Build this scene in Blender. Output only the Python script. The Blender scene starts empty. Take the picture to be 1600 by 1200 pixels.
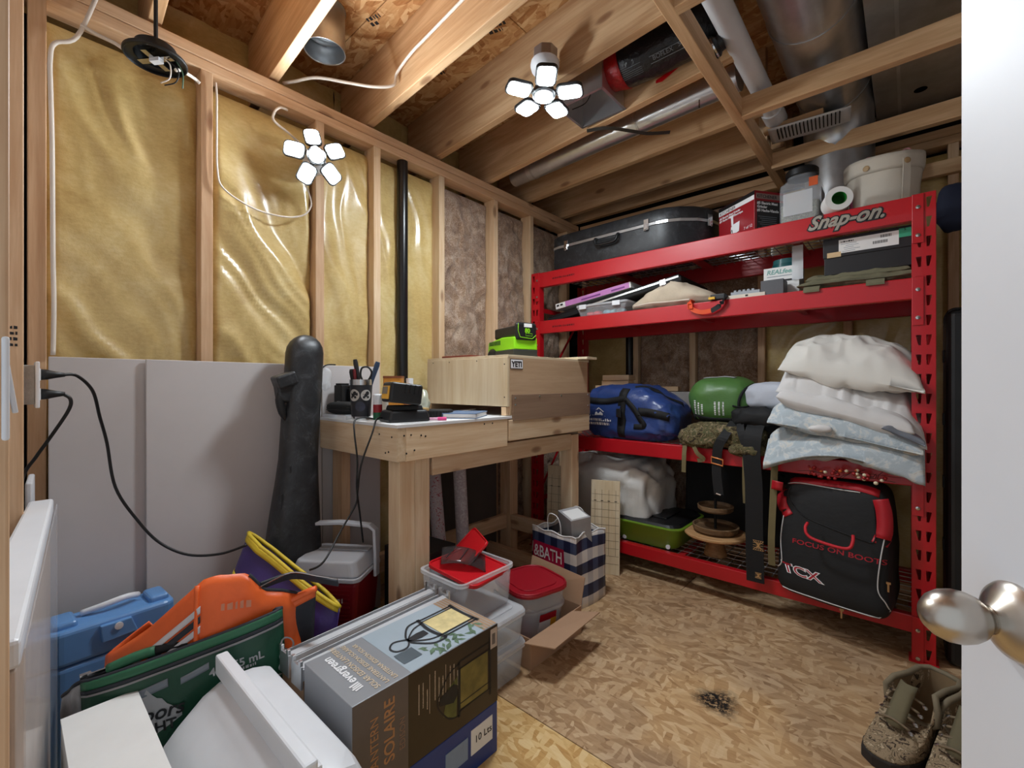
import bpy, math, random
from mathutils import Vector, Matrix, noise, Euler
from mathutils.bvhtree import BVHTree

# ---------------------------------------------------------------- camera, world, exposure
scene = bpy.context.scene
COL = scene.collection
PI = math.pi
CAM_H = 1.09
cam_d = bpy.data.cameras.new('camera')
cam_d.sensor_width = 36.0
cam_d.lens = 36.0 * 700.0 / 1600.0
cam_d.clip_start = 0.02
cam = bpy.data.objects.new('camera', cam_d)
COL.objects.link(cam)
cam.location = (0, 0, CAM_H)
cam.rotation_euler = (PI / 2, 0, math.radians(41.45))
scene.camera = cam

world = bpy.data.worlds.new('world')
scene.world = world
world.use_nodes = True
world.node_tree.nodes['Background'].inputs[0].default_value = (0.84, 0.92, 1.0, 1)
world.node_tree.nodes['Background'].inputs[1].default_value = 0.75   # hallway light reaching in through the open doorway

vs = scene.view_settings
vs.view_transform = 'Standard'
vs.look = 'None'
vs.gamma = 1.0
vs.use_curve_mapping = False
vs.exposure = 0.0
LED_PANEL = 200.0     # emission of the LED lamp lenses

# ---------------------------------------------------------------- helpers
def lin(c):
    return c / 12.92 if c <= 0.04045 else ((c + 0.055) / 1.055) ** 2.4

def rgb(r, g=None, b=None):
    if g is None:
        g = b = r
    return (lin(r / 255), lin(g / 255), lin(b / 255), 1.0)

def V(*a):
    return Vector(a)

class NT:
    def __init__(self, name):
        self.m = bpy.data.materials.new(name)
        self.m.use_nodes = True
        self.t = self.m.node_tree
        self.b = self.t.nodes['Principled BSDF']
        self.o = self.t.nodes['Material Output']
    def n(self, kind, **kw):
        x = self.t.nodes.new(kind)
        for k, v in kw.items():
            setattr(x, k, v)
        return x
    def l(self, a, b):
        self.t.links.new(a, b)
    def coord(self, rand=True, scale=(1, 1, 1), rot=(0, 0, 0)):
        tc = self.n('ShaderNodeTexCoord')
        mp = self.n('ShaderNodeMapping')
        mp.inputs['Scale'].default_value = scale
        mp.inputs['Rotation'].default_value = rot
        if rand:
            oi = self.n('ShaderNodeObjectInfo')
            mu = self.n('ShaderNodeMath', operation='MULTIPLY')
            mu.inputs[1].default_value = 37.0
            self.l(oi.outputs['Random'], mu.inputs[0])
            ad = self.n('ShaderNodeVectorMath', operation='ADD')
            self.l(tc.outputs['Object'], ad.inputs[0])
            self.l(mu.outputs[0], ad.inputs[1])
            self.l(ad.outputs[0], mp.inputs['Vector'])
        else:
            self.l(tc.outputs['Object'], mp.inputs['Vector'])
        return mp.outputs[0]
    def noise(self, vec, scale, detail=3, rough=0.55, dist=0):
        x = self.n('ShaderNodeTexNoise')
        x.inputs['Scale'].default_value = scale
        x.inputs['Detail'].default_value = detail
        x.inputs['Roughness'].default_value = rough
        x.inputs['Distortion'].default_value = dist
        if vec is not None:
            self.l(vec, x.inputs['Vector'])
        return x.outputs['Fac']
    def ramp(self, fac, stops):
        x = self.n('ShaderNodeValToRGB')
        e = x.color_ramp.elements
        while len(e) > len(stops):
            e.remove(e[-1])
        while len(e) < len(stops):
            e.new(0.5)
        for i, (p, c) in enumerate(stops):
            e[i].position = p
            e[i].color = c
        self.l(fac, x.inputs[0])
        return x.outputs[0]
    def mix(self, fac, a, b, blend='MIX'):
        x = self.n('ShaderNodeMix', data_type='RGBA', blend_type=blend)
        if isinstance(fac, (int, float)):
            x.inputs[0].default_value = fac
        else:
            self.l(fac, x.inputs[0])
        for i, s in ((6, a), (7, b)):
            if isinstance(s, tuple):
                x.inputs[i].default_value = s
            else:
                self.l(s, x.inputs[i])
        return x.outputs[2]
    def mth(self, op, a, b=0.0, clamp=False):
        x = self.n('ShaderNodeMath', operation=op, use_clamp=clamp)
        for i, s in ((0, a), (1, b)):
            if isinstance(s, (int, float)):
                x.inputs[i].default_value = s
            else:
                self.l(s, x.inputs[i])
        return x.outputs[0]
    def bump(self, h, strength=0.3, dist=0.01):
        x = self.n('ShaderNodeBump')
        x.inputs['Strength'].default_value = strength
        x.inputs['Distance'].default_value = dist
        self.l(h, x.inputs['Height'])
        self.l(x.outputs[0], self.b.inputs['Normal'])
    def set(self, **kw):
        for k, v in kw.items():
            self.b.inputs[k.replace('_', ' ')].default_value = v

def mat(name, c, rough=0.5, metal=0.0, var=0.12, vscale=9.0, bump=0.0, bscale=60.0, bdist=0.004, coat=0.0, sheen=0.0, spec=0.5, stretch=(1, 1, 1), rvar=0.0):
    t = NT(name)
    vec = t.coord(scale=stretch)
    f = t.noise(vec, vscale, 4, 0.6)
    d = tuple(max(0, x * (1 - var)) for x in c[:3]) + (1,)
    u = tuple(min(1, x * (1 + var)) for x in c[:3]) + (1,)
    t.l(t.ramp(f, [(0.3, d), (0.7, u)]), t.b.inputs['Base Color'])
    t.set(Roughness=rough, Metallic=metal, Specular_IOR_Level=spec, Coat_Weight=coat, Sheen_Weight=sheen)
    if rvar:
        t.l(t.mth('ADD', t.mth('MULTIPLY', f, rvar), rough - rvar / 2), t.b.inputs['Roughness'])
    if bump:
        t.bump(t.noise(vec, bscale, 3), bump, bdist)
    return t.m

def wood(name, light, dark, knots=True, contrast=1.0, rough=0.62):
    t = NT(name)
    v = t.coord(scale=(0.9, 9, 9))
    g1 = t.noise(v, 2.2, 4, 0.6, 0.6)
    v2 = t.coord(scale=(2.0, 60, 60))
    g2 = t.noise(v2, 2.0, 3, 0.6, 0.2)
    f = t.mth('ADD', t.mth('MULTIPLY', g1, 0.7), t.mth('MULTIPLY', g2, 0.3))
    c = t.ramp(f, [(0.33, dark), (0.5, tuple((a + b) / 2 for a, b in zip(light, dark))), (0.62, light)])
    oi = t.n('ShaderNodeObjectInfo')
    br = t.n('ShaderNodeHueSaturation')
    t.l(t.mth('ADD', t.mth('MULTIPLY', oi.outputs['Random'], 0.26), 0.86), br.inputs['Value'])
    t.l(c, br.inputs['Color'])
    c = br.outputs[0]
    if knots:
        v3 = t.coord(scale=(3.2, 8.5, 8.5))
        vo = t.n('ShaderNodeTexVoronoi')
        vo.inputs['Scale'].default_value = 1.0
        t.l(v3, vo.inputs['Vector'])
        k = t.ramp(vo.outputs['Distance'], [(0.0, (1, 1, 1, 1)), (0.09, (0.8, 0.8, 0.8, 1)), (0.16, (0, 0, 0, 1))])
        c = t.mix(t.mth('MULTIPLY', k, 0.75), c, rgb(112, 66, 38))
    t.l(c, t.b.inputs['Base Color'])
    t.set(Roughness=rough, Specular_IOR_Level=0.35)
    t.bump(g2, 0.15, 0.002)
    return t.m

def osb(name, cols, scale=1.0, dusty=0.0, spot=False):
    # flakes: three stretched cell layers turned different ways, shuffled by a fourth
    t = NT(name)
    tc = t.n('ShaderNodeTexCoord')
    layers = []
    hts = []
    for i, (a, sx, sy) in enumerate(((0.35, 20, 62), (1.45, 18, 70), (2.5, 22, 58))):
        mp = t.n('ShaderNodeMapping')
        mp.inputs['Rotation'].default_value = (0, 0, a)
        ds = t.n('ShaderNodeTexNoise')
        ds.inputs['Scale'].default_value = 9 * scale
        ds.inputs['Detail'].default_value = 2
        t.l(tc.outputs['Object'], ds.inputs['Vector'])
        vm = t.n('ShaderNodeVectorMath', operation='SCALE')
        vm.inputs['Scale'].default_value = 0.014 / scale
        t.l(ds.outputs['Color'], vm.inputs[0])
        va = t.n('ShaderNodeVectorMath', operation='ADD')
        t.l(tc.outputs['Object'], va.inputs[0])
        t.l(vm.outputs[0], va.inputs[1])
        t.l(va.outputs[0], mp.inputs['Vector'])
        sc = t.n('ShaderNodeVectorMath', operation='MULTIPLY')
        sc.inputs[1].default_value = (sx * scale, sy * scale, 6 * scale)
        t.l(mp.outputs[0], sc.inputs[0])
        vo = t.n('ShaderNodeTexVoronoi')
        vo.inputs['Scale'].default_value = 1.0
        t.l(sc.outputs[0], vo.inputs['Vector'])
        sp = t.n('ShaderNodeSeparateColor')
        t.l(vo.outputs['Color'], sp.inputs[0])
        layers.append(sp.outputs[0])
        hts.append(sp.outputs[1])
    def mask(rot, sx, sy, th):
        mp = t.n('ShaderNodeMapping')
        mp.inputs['Rotation'].default_value = (0, 0, rot)
        mp.inputs['Scale'].default_value = (sx * scale, sy * scale, 6 * scale)
        t.l(tc.outputs['Object'], mp.inputs['Vector'])
        vo = t.n('ShaderNodeTexVoronoi')
        vo.inputs['Scale'].default_value = 1.0
        t.l(mp.outputs[0], vo.inputs['Vector'])
        sp = t.n('ShaderNodeSeparateColor')
        t.l(vo.outputs['Color'], sp.inputs[0])
        return t.mth('GREATER_THAN', sp.outputs[2], th)
    s1 = mask(0.9, 15, 34, 0.5)
    s2 = mask(2.0, 14, 38, 0.6)
    def sel(l):
        a = t.n('ShaderNodeMix', data_type='FLOAT')
        t.l(s1, a.inputs[0]); t.l(l[0], a.inputs[2]); t.l(l[1], a.inputs[3])
        b = t.n('ShaderNodeMix', data_type='FLOAT')
        t.l(s2, b.inputs[0]); t.l(a.outputs[0], b.inputs[2]); t.l(l[2], b.inputs[3])
        return b.outputs[0]
    f = sel(layers)
    mp = t.n('ShaderNodeMapping')
    mp.inputs['Rotation'].default_value = (0, 0, 0.9)
    mp.inputs['Scale'].default_value = (25, 160, 30)
    t.l(tc.outputs['Object'], mp.inputs['Vector'])
    gr = t.noise(mp.outputs[0], scale, 3, 0.6)
    f2 = t.mth('ADD', t.mth('MULTIPLY', f, 0.62), t.mth('MULTIPLY', gr, 0.5))
    c = t.ramp(f2, [(0.10, cols[0]), (0.26, cols[1]), (0.60, cols[2]), (1.0, cols[3])])
    if dusty:
        d = t.noise(tc.outputs['Object'], 3.0, 4, 0.6)
        dm = t.mth('MULTIPLY', t.mth('SUBTRACT', d, 0.15, True), dusty * 1.6, True)
        if spot:
            # scrubbed, yellower patch with a scorched blot in it
            sx = t.n('ShaderNodeVectorMath', operation='DISTANCE')
            wob = t.n('ShaderNodeTexNoise'); wob.inputs['Scale'].default_value = 7
            t.l(tc.outputs['Object'], wob.inputs['Vector'])
            vm = t.n('ShaderNodeVectorMath', operation='SCALE'); vm.inputs['Scale'].default_value = 0.16
            t.l(wob.outputs['Color'], vm.inputs[0])
            va = t.n('ShaderNodeVectorMath', operation='ADD')
            t.l(tc.outputs['Object'], va.inputs[0]); t.l(vm.outputs[0], va.inputs[1])
            sq = t.n('ShaderNodeVectorMath', operation='MULTIPLY'); sq.inputs[1].default_value = (1, 1, 0)
            t.l(va.outputs[0], sq.inputs[0])
            sx.inputs[1].default_value = (-0.40, 1.60, 0)
            t.l(sq.outputs[0], sx.inputs[0])
            patch = t.ramp(sx.outputs['Value'], [(0.20, (0, 0, 0, 1)), (0.27, (1, 1, 1, 1))])
            dm = t.mth('MULTIPLY', dm, patch)
            bx = t.n('ShaderNodeVectorMath', operation='DISTANCE')
            bx.inputs[1].default_value = (-0.40, 1.695, 0)
            t.l(sq.outputs[0], bx.inputs[0])
            bl = t.ramp(bx.outputs['Value'], [(0.045, (1, 1, 1, 1)), (0.095, (0, 0, 0, 1))])
            bn = t.ramp(t.noise(tc.outputs['Object'], 75, 4, 0.75), [(0.42, (0, 0, 0, 1)), (0.5, (1, 1, 1, 1))])
            burn = t.mth('MULTIPLY', bl, t.mth('ADD', t.mth('MULTIPLY', bn, 0.7), 0.3))
        c = t.mix(dm, c, t.mix(f2, rgb(84, 62, 46), rgb(184, 156, 130)))
        if spot:
            c = t.mix(burn, c, rgb(18, 17, 18))
    t.l(c, t.b.inputs['Base Color'])
    t.set(Roughness=0.6, Specular_IOR_Level=0.3)
    t.bump(sel(hts), 0.25, 0.003)
    return t.m

def glass(name, c, alpha=0.3, rough=0.15):
    t = NT(name)
    t.set(Base_Color=c, Roughness=rough, Alpha=alpha, Specular_IOR_Level=0.6)
    return t.m

def emit(name, c, s):
    t = NT(name)
    t.b.inputs['Base Color'].default_value = c
    t.b.inputs['Emission Color'].default_value = c
    t.b.inputs['Emission Strength'].default_value = s
    return t.m

# ---- mesh collector
class G:
    def __init__(self):
        self.v = []; self.f = []; self.m = []
    def add(self, vs, fs, M=None, mi=0):
        o = len(self.v)
        self.v += [tuple(M @ Vector(p)) if M is not None else tuple(p) for p in vs]
        for f in fs:
            self.f.append(tuple(i + o for i in f)); self.m.append(mi)
        return self
    def box(self, c, s, rz=0, M=None, mi=0, rot=None):
        x, y, z = s[0] / 2, s[1] / 2, s[2] / 2
        vs = [(-x, -y, -z), (x, -y, -z), (x, y, -z), (-x, y, -z), (-x, -y, z), (x, -y, z), (x, y, z), (-x, y, z)]
        fs = [(0, 3, 2, 1), (4, 5, 6, 7), (0, 1, 5, 4), (1, 2, 6, 5), (2, 3, 7, 6), (3, 0, 4, 7)]
        T = Matrix.Translation(c) @ (Euler(rot).to_matrix().to_4x4() if rot else Matrix.Rotation(rz, 4, 'Z'))
        if M is not None:
            T = M @ T
        return self.add(vs, fs, T, mi)
    def frust(self, z0, z1, a, b, ca=(0, 0), cb=(0, 0), M=None, mi=0, open_top=False):
        vs = []
        for z, s, c in ((z0, a, ca), (z1, b, cb)):
            for sx, sy in ((-1, -1), (1, -1), (1, 1), (-1, 1)):
                vs.append((c[0] + sx * s[0] / 2, c[1] + sy * s[1] / 2, z))
        fs = [(0, 3, 2, 1), (0, 1, 5, 4), (1, 2, 6, 5), (2, 3, 7, 6), (3, 0, 4, 7)]
        if not open_top:
            fs.append((4, 5, 6, 7))
        return self.add(vs, fs, M, mi)
    def prism(self, poly, z0, z1, M=None, mi=0, scale_top=1.0):
        n = len(poly)
        cx = sum(p[0] for p in poly) / n; cy = sum(p[1] for p in poly) / n
        vs = [(p[0], p[1], z0) for p in poly] + [(cx + (p[0] - cx) * scale_top, cy + (p[1] - cy) * scale_top, z1) for p in poly]
        fs = [tuple(range(n - 1, -1, -1)), tuple(range(n, 2 * n))] + [(i, (i + 1) % n, n + (i + 1) % n, n + i) for i in range(n)]
        return self.add(vs, fs, M, mi)
    def lathe(self, prof, n=24, M=None, mi=0, sx=1, sy=1, cap=True):
        vs = []; fs = []
        for r, z in prof:
            for i in range(n):
                a = 2 * PI * i / n
                vs.append((r * math.cos(a) * sx, r * math.sin(a) * sy, z))
        k = len(prof)
        for j in range(k - 1):
            for i in range(n):
                i2 = (i + 1) % n
                fs.append((j * n + i, j * n + i2, (j + 1) * n + i2, (j + 1) * n + i))
        if cap:
            if prof[0][0] > 1e-5: fs.append(tuple(range(n - 1, -1, -1)))
            if prof[-1][0] > 1e-5: fs.append(tuple(range((k - 1) * n, k * n)))
        return self.add(vs, fs, M, mi)
    def tube(self, pts, r, n=8, M=None, mi=0, smooth=0, closed=False):
        pts = [Vector(p) for p in pts]
        if smooth:
            pts = spline(pts, smooth, closed)
        k = len(pts); vs = []; fs = []
        up = Vector((0, 0, 1)); prev = None
        for j in range(k):
            a = pts[(j - 1) % k] if (closed or j > 0) else pts[j]
            b = pts[(j + 1) % k] if (closed or j < k - 1) else pts[j]
            t = (b - a).normalized()
            if prev is None:
                s = t.cross(up)
                if s.length < 0.1: s = t.cross(Vector((1, 0, 0)))
            else:
                s = prev - t * prev.dot(t)
            s.normalize(); prev = s
            w = t.cross(s)
            rr = r if not isinstance(r, (list, tuple)) else (lambda q: r[int(q)] + (r[min(int(q) + 1, len(r) - 1)] - r[int(q)]) * (q - int(q)))(j / max(1, k - 1) * (len(r) - 1))
            for i in range(n):
                an = 2 * PI * i / n
                vs.append(pts[j] + (s * math.cos(an) + w * math.sin(an)) * rr)
        for j in range(k if closed else k - 1):
            j2 = (j + 1) % k
            for i in range(n):
                i2 = (i + 1) % n
                fs.append((j * n + i, j * n + i2, j2 * n + i2, j2 * n + i))
        if not closed:
            fs.append(tuple(range(n - 1, -1, -1))); fs.append(tuple(range((k - 1) * n, k * n)))
        return self.add(vs, fs, M, mi)
    def ribbon(self, pts, side, w, th=0.003, M=None, mi=0, smooth=0):
        # flat strap swept along pts; side = width direction (one vector or one per point)
        pts = [Vector(p) for p in pts]
        if smooth: pts = spline(pts, smooth)
        k = len(pts); vs = []; fs = []
        for j in range(k):
            t = (pts[min(j + 1, k - 1)] - pts[max(j - 1, 0)]).normalized()
            s = Vector(side); s = (s - t * s.dot(t)).normalized()
            nn = t.cross(s)
            for a, b in ((-1, -1), (1, -1), (1, 1), (-1, 1)):
                vs.append(pts[j] + s * a * w / 2 + nn * b * th / 2)
        for j in range(k - 1):
            for i in range(4):
                i2 = (i + 1) % 4
                fs.append((j * 4 + i, j * 4 + i2, (j + 1) * 4 + i2, (j + 1) * 4 + i))
        fs.append((3, 2, 1, 0)); fs.append(tuple(range((k - 1) * 4, k * 4)))
        return self.add(vs, fs, M, mi)
    def grid(self, fn, nu, nv, M=None, mi=0):
        vs = [fn(i / nu, j / nv) for j in range(nv + 1) for i in range(nu + 1)]
        fs = [(j * (nu + 1) + i, j * (nu + 1) + i + 1, (j + 1) * (nu + 1) + i + 1, (j + 1) * (nu + 1) + i) for j in range(nv) for i in range(nu)]
        return self.add(vs, fs, M, mi)
    def blob(self, size, e=0.6, n=28, amp=0.0, fs_=4.0, seed=0, fn=None, M=None, mi=0, e2=None, ridge=False):
        # superellipsoid with cloth-like unevenness, base at z=0
        e2 = e if e2 is None else e2
        sp = lambda x, p: math.copysign(abs(x) ** p, x)
        vs = []; fs = []
        for j in range(n + 1):
            ph = -PI / 2 + PI * j / n
            for i in range(2 * n):
                a = PI * i / n
                p = Vector((sp(math.cos(ph), e2) * sp(math.cos(a), e) * size[0] / 2, sp(math.cos(ph), e2) * sp(math.sin(a), e) * size[1] / 2, sp(math.sin(ph), e2) * size[2] / 2))
                if amp:
                    q = p * fs_ + Vector((seed * 7.1, seed * 3.3, seed))
                    h = noise.noise(q) + 0.5 * noise.noise(q * 2.1)
                    if ridge: h = 0.5 - abs(noise.noise(q * 1.3)) * 1.6 + 0.3 * noise.noise(q * 3)
                    d = p.normalized()
                    p = p + d * h * amp
                p.z += size[2] / 2
                if fn: p = Vector(fn(p))
                vs.append(p)
        m = 2 * n
        for j in range(n):
            for i in range(m):
                i2 = (i + 1) % m
                if j == 0: fs.append((i, m + i2, m + i))
                elif j == n - 1: fs.append((j * m + i, j * m + i2, (j + 1) * m + i))
                else: fs.append((j * m + i, j * m + i2, (j + 1) * m + i2, (j + 1) * m + i))
        return self.add(vs, fs, M, mi)
    def pillow(self, lx, ly, h, nu=64, nv=52, wr=0.006, seed=0, fn=None, M=None, mi=0, pinch=0.07, p=3.0, ws=(9, 9)):
        vs = []; fs = []
        for side in (1, -1):
            for j in range(nv + 1):
                for i in range(nu + 1):
                    u = -1 + 2 * i / nu; v = -1 + 2 * j / nv
                    t = max(0, (1 - abs(u) ** p)) * max(0, (1 - abs(v) ** p))
                    x = u * lx / 2 * (1 - pinch * (1 - v * v)); y = v * ly / 2 * (1 - pinch * (1 - u * u))
                    z = side * h / 2 * t ** 0.5
                    q = Vector((x * ws[0], y * ws[1], seed * 5.3 + side))
                    z += wr * (1 - 2.2 * abs(noise.noise(q))) * (0.25 + t ** 0.3) + wr * 1.5 * noise.noise(q * 0.4) + wr * 0.45 * (1 - 2.4 * abs(noise.noise(q * 2.3))) * t ** 0.2
                    pt = Vector((x, y, z + h / 2))
                    if fn: pt = Vector(fn(pt))
                    vs.append(pt)
        N = (nu + 1) * (nv + 1)
        for j in range(nv):
            for i in range(nu):
                a = j * (nu + 1) + i
                fs.append((a, a + 1, a + nu + 2, a + nu + 1))
                fs.append((N + a + nu + 1, N + a + nu + 2, N + a + 1, N + a))
        per = [i for i in range(nu + 1)] + [j * (nu + 1) + nu for j in range(1, nv + 1)] + [nv * (nu + 1) + i for i in range(nu - 1, -1, -1)] + [j * (nu + 1) for j in range(nv - 1, 0, -1)]
        for a in range(len(per)):
            b = (a + 1) % len(per)
            fs.append((per[b], per[a], N + per[a], N + per[b]))
        return self.add(vs, fs, M, mi)
    def build(self, name, mats, parent=None, smooth=False, bevel=0.0, seg=2, loc=None, rot=None, solid=0.0, sub=0, angle=35):
        me = bpy.data.meshes.new(name)
        me.from_pydata([tuple(p) for p in self.v], [], self.f)
        if not isinstance(mats, (list, tuple)): mats = [mats]
        for m in mats: me.materials.append(m)
        if any(self.m): me.polygons.foreach_set('material_index', self.m)
        o = bpy.data.objects.new(name, me)
        COL.objects.link(o)
        if parent is not None: o.parent = parent
        if loc is not None: o.location = loc
        if rot is not None: o.rotation_euler = rot
        if smooth:
            me.polygons.foreach_set('use_smooth', [True] * len(me.polygons))
            if smooth == 'auto':
                me.set_sharp_from_angle(angle=math.radians(angle))
        if solid:
            s = o.modifiers.new('solid', 'SOLIDIFY'); s.thickness = solid; s.offset = 0
        if bevel:
            b = o.modifiers.new('bevel', 'BEVEL'); b.width = bevel; b.segments = seg; b.limit_method = 'ANGLE'; b.angle_limit = math.radians(40)
        if sub:
            s = o.modifiers.new('sub', 'SUBSURF'); s.levels = sub; s.render_levels = sub
        return o

def spline(pts, k=6, closed=False):
    out = []; n = len(pts)
    rng = n if closed else n - 1
    for i in range(rng):
        p0 = pts[(i - 1) % n] if (closed or i > 0) else pts[0]
        p1 = pts[i]; p2 = pts[(i + 1) % n]
        p3 = pts[(i + 2) % n] if (closed or i + 2 < n) else pts[-1]
        for j in range(k):
            t = j / k
            out.append(0.5 * ((2 * p1) + (p2 - p0) * t + (2 * p0 - 5 * p1 + 4 * p2 - p3) * t * t + (3 * p1 - p0 - 3 * p2 + p3) * t ** 3))
    if not closed: out.append(pts[-1])
    return out

def rrect(w, h, r, n=5, cx=0, cy=0):
    out = []
    for sx, sy, a0 in ((1, 1, 0), (-1, 1, PI / 2), (-1, -1, PI), (1, -1, 1.5 * PI)):
        for i in range(n + 1):
            a = a0 + PI / 2 * i / n
            out.append((cx + sx * (w / 2 - r) + r * math.cos(a), cy + sy * (h / 2 - r) + r * math.sin(a)))
    return out

def tag(o, label=None, cat=None, group=None, kind=None):
    if label: o['label'] = label
    if cat: o['category'] = cat
    if group: o['group'] = group
    if kind: o['kind'] = kind
    return o

def thing(name, label, cat, loc=(0, 0, 0), rz=0, group=None, rot=None, kind=None):
    o = bpy.data.objects.new(name, None)
    COL.objects.link(o)
    o.empty_display_size = 0.05
    o.location = loc
    o.rotation_euler = rot if rot else (0, 0, rz)
    return tag(o, label, cat, group, kind)

_cache = {}
def board(name, parent, c, size, m, bevel=0.003, rot=None, axis=None):
    # one piece of lumber; local X is its length so the grain runs along it
    L = max(range(3), key=lambda i: size[i]) if axis is None else axis
    if L == 0: d = size; R = Euler((0, 0, 0))
    elif L == 1: d = (size[1], size[0], size[2]); R = Euler((0, 0, PI / 2))
    else: d = (size[2], size[1], size[0]); R = Euler((0, -PI / 2, 0))
    key = (tuple(round(x, 4) for x in d), m.name, L)
    if key not in _cache:
        o = G().box((0, 0, 0), d).build(name, m)
        _cache[key] = o.data
    else:
        o = bpy.data.objects.new(name, _cache[key]); COL.objects.link(o)
    if bevel:
        b = o.modifiers.new('bevel', 'BEVEL'); b.width = bevel; b.segments = 2
    o.parent = parent
    o.location = c
    o.rotation_euler = (rot.to_matrix() @ R.to_matrix()).to_euler() if rot else R
    return o

def lettering(name, s, parent, o, xd, yd, size, m, align='LEFT', depth=0.0004, bold=0.0, shear=0.0, sx=1.0, target=None, push=0.0012, space=1.0):
    # flat print: text in the plane (o, xd, yd); with target, laid onto that mesh along -n
    cu = bpy.data.curves.new(name, 'FONT')
    cu.body = s; cu.size = size; cu.align_x = align; cu.extrude = 0 if target is not None else depth
    cu.offset = bold; cu.shear = shear; cu.space_character = space
    cu.resolution_u = 3
    tmp = bpy.data.objects.new(name, cu)
    COL.objects.link(tmp)
    dg = bpy.context.evaluated_depsgraph_get()
    me = bpy.data.meshes.new_from_object(tmp.evaluated_get(dg))
    bpy.data.objects.remove(tmp)
    me.name = name
    xd = Vector(xd).normalized(); yd = Vector(yd).normalized(); n = xd.cross(yd)
    o = Vector(o)
    bv = None
    if target is not None:
        tm = target.data
        bv = BVHTree.FromPolygons([v.co.copy() for v in tm.vertices], [tuple(p.vertices) for p in tm.polygons])
    for v in me.vertices:
        p = o + xd * v.co.x * sx + yd * v.co.y + n * v.co.z
        if bv is not None:
            hit, nn, i, d = bv.ray_cast(p + n * 0.2, -n, 0.5)
            if hit is not None: p = hit + n * push
        v.co = p
    ob = bpy.data.objects.new(name, me)
    me.materials.clear(); me.materials.append(m)
    COL.objects.link(ob); ob.parent = parent
    return ob

def project(o, target, n, push=0.001):
    # lays a flat print mesh onto a curved one along -n
    n = Vector(n).normalized()
    tm = target.data
    bv = BVHTree.FromPolygons([v.co.copy() for v in tm.vertices], [tuple(p.vertices) for p in tm.polygons])
    for v in o.data.vertices:
        hit, nn, i, d = bv.ray_cast(v.co + n * 0.3, -n, 0.6)
        if hit is not None: v.co = hit + n * push
    return o

def frame(o, xd, yd):
    xd = Vector(xd).normalized(); yd = Vector(yd).normalized(); n = xd.cross(yd)
    M = Matrix((xd, yd, n)).transposed().to_4x4()
    M.translation = Vector(o)
    return M

def stroke(g, pts, w, M, mi=0, smooth=0, z=0.0, closed=False):
    pts = [Vector((p[0], p[1], 0)) for p in pts]
    if smooth: pts = spline(pts, smooth, closed)
    if closed: pts = pts + [pts[0]]
    vs = []; k = len(pts)
    for j in range(k):
        t = pts[min(j + 1, k - 1)] - pts[max(j - 1, 0)]
        t.normalize()
        s = Vector((-t.y, t.x, 0)) * w / 2
        vs += [tuple(pts[j] + s + Vector((0, 0, z))), tuple(pts[j] - s + Vector((0, 0, z)))]
    g.add(vs, [(2 * j, 2 * j + 1, 2 * j + 3, 2 * j + 2) for j in range(k - 1)], M, mi)

def flat(g, poly, M, mi=0, z=0.0):
    g.add([(p[0], p[1], z) for p in poly], [tuple(range(len(poly)))], M, mi)

def sweepbox(x0, x1, y0, y1, z0, z1):
    return ((x0 + x1) / 2, (y0 + y1) / 2, (z0 + z1) / 2), (x1 - x0, y1 - y0, z1 - z0)

# ---------------------------------------------------------------- materials
PINE = wood('pine_stud', rgb(222, 188, 152), rgb(194, 152, 114))
PINE2 = wood('pine_pale', rgb(230, 206, 172), rgb(208, 172, 132))
PINE3 = wood('pine_joist', rgb(220, 184, 142), rgb(186, 142, 100))
PLY = wood('plywood_pale', rgb(230, 214, 184), rgb(212, 188, 150), knots=False)
PLYD = wood('fibreboard', rgb(190, 160, 128), rgb(176, 146, 114), knots=False)
PLYDD = wood('dark_fibreboard', rgb(146, 120, 98), rgb(130, 104, 84), knots=False)
ACACIA = wood('acacia', rgb(184, 140, 92), rgb(118, 80, 46), knots=False)
BARK = wood('bark_slice', rgb(150, 120, 88), rgb(76, 56, 38), knots=False)
OSBF = osb('osb_floor', [rgb(116, 82, 54), rgb(174, 134, 90), rgb(202, 164, 118), rgb(222, 192, 150)], 0.82, 0.72, True)
OSBY = osb('osb_floor_yellow', [rgb(120, 82, 44), rgb(192, 146, 84), rgb(218, 180, 120), rgb(232, 204, 152)], 0.82)
OSBC = osb('osb_subfloor', [rgb(96, 60, 34), rgb(168, 112, 64), rgb(200, 152, 102), rgb(224, 188, 142)], 0.7)
DARKV = mat('dark_void', rgb(30, 26, 24), 0.9)

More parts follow.
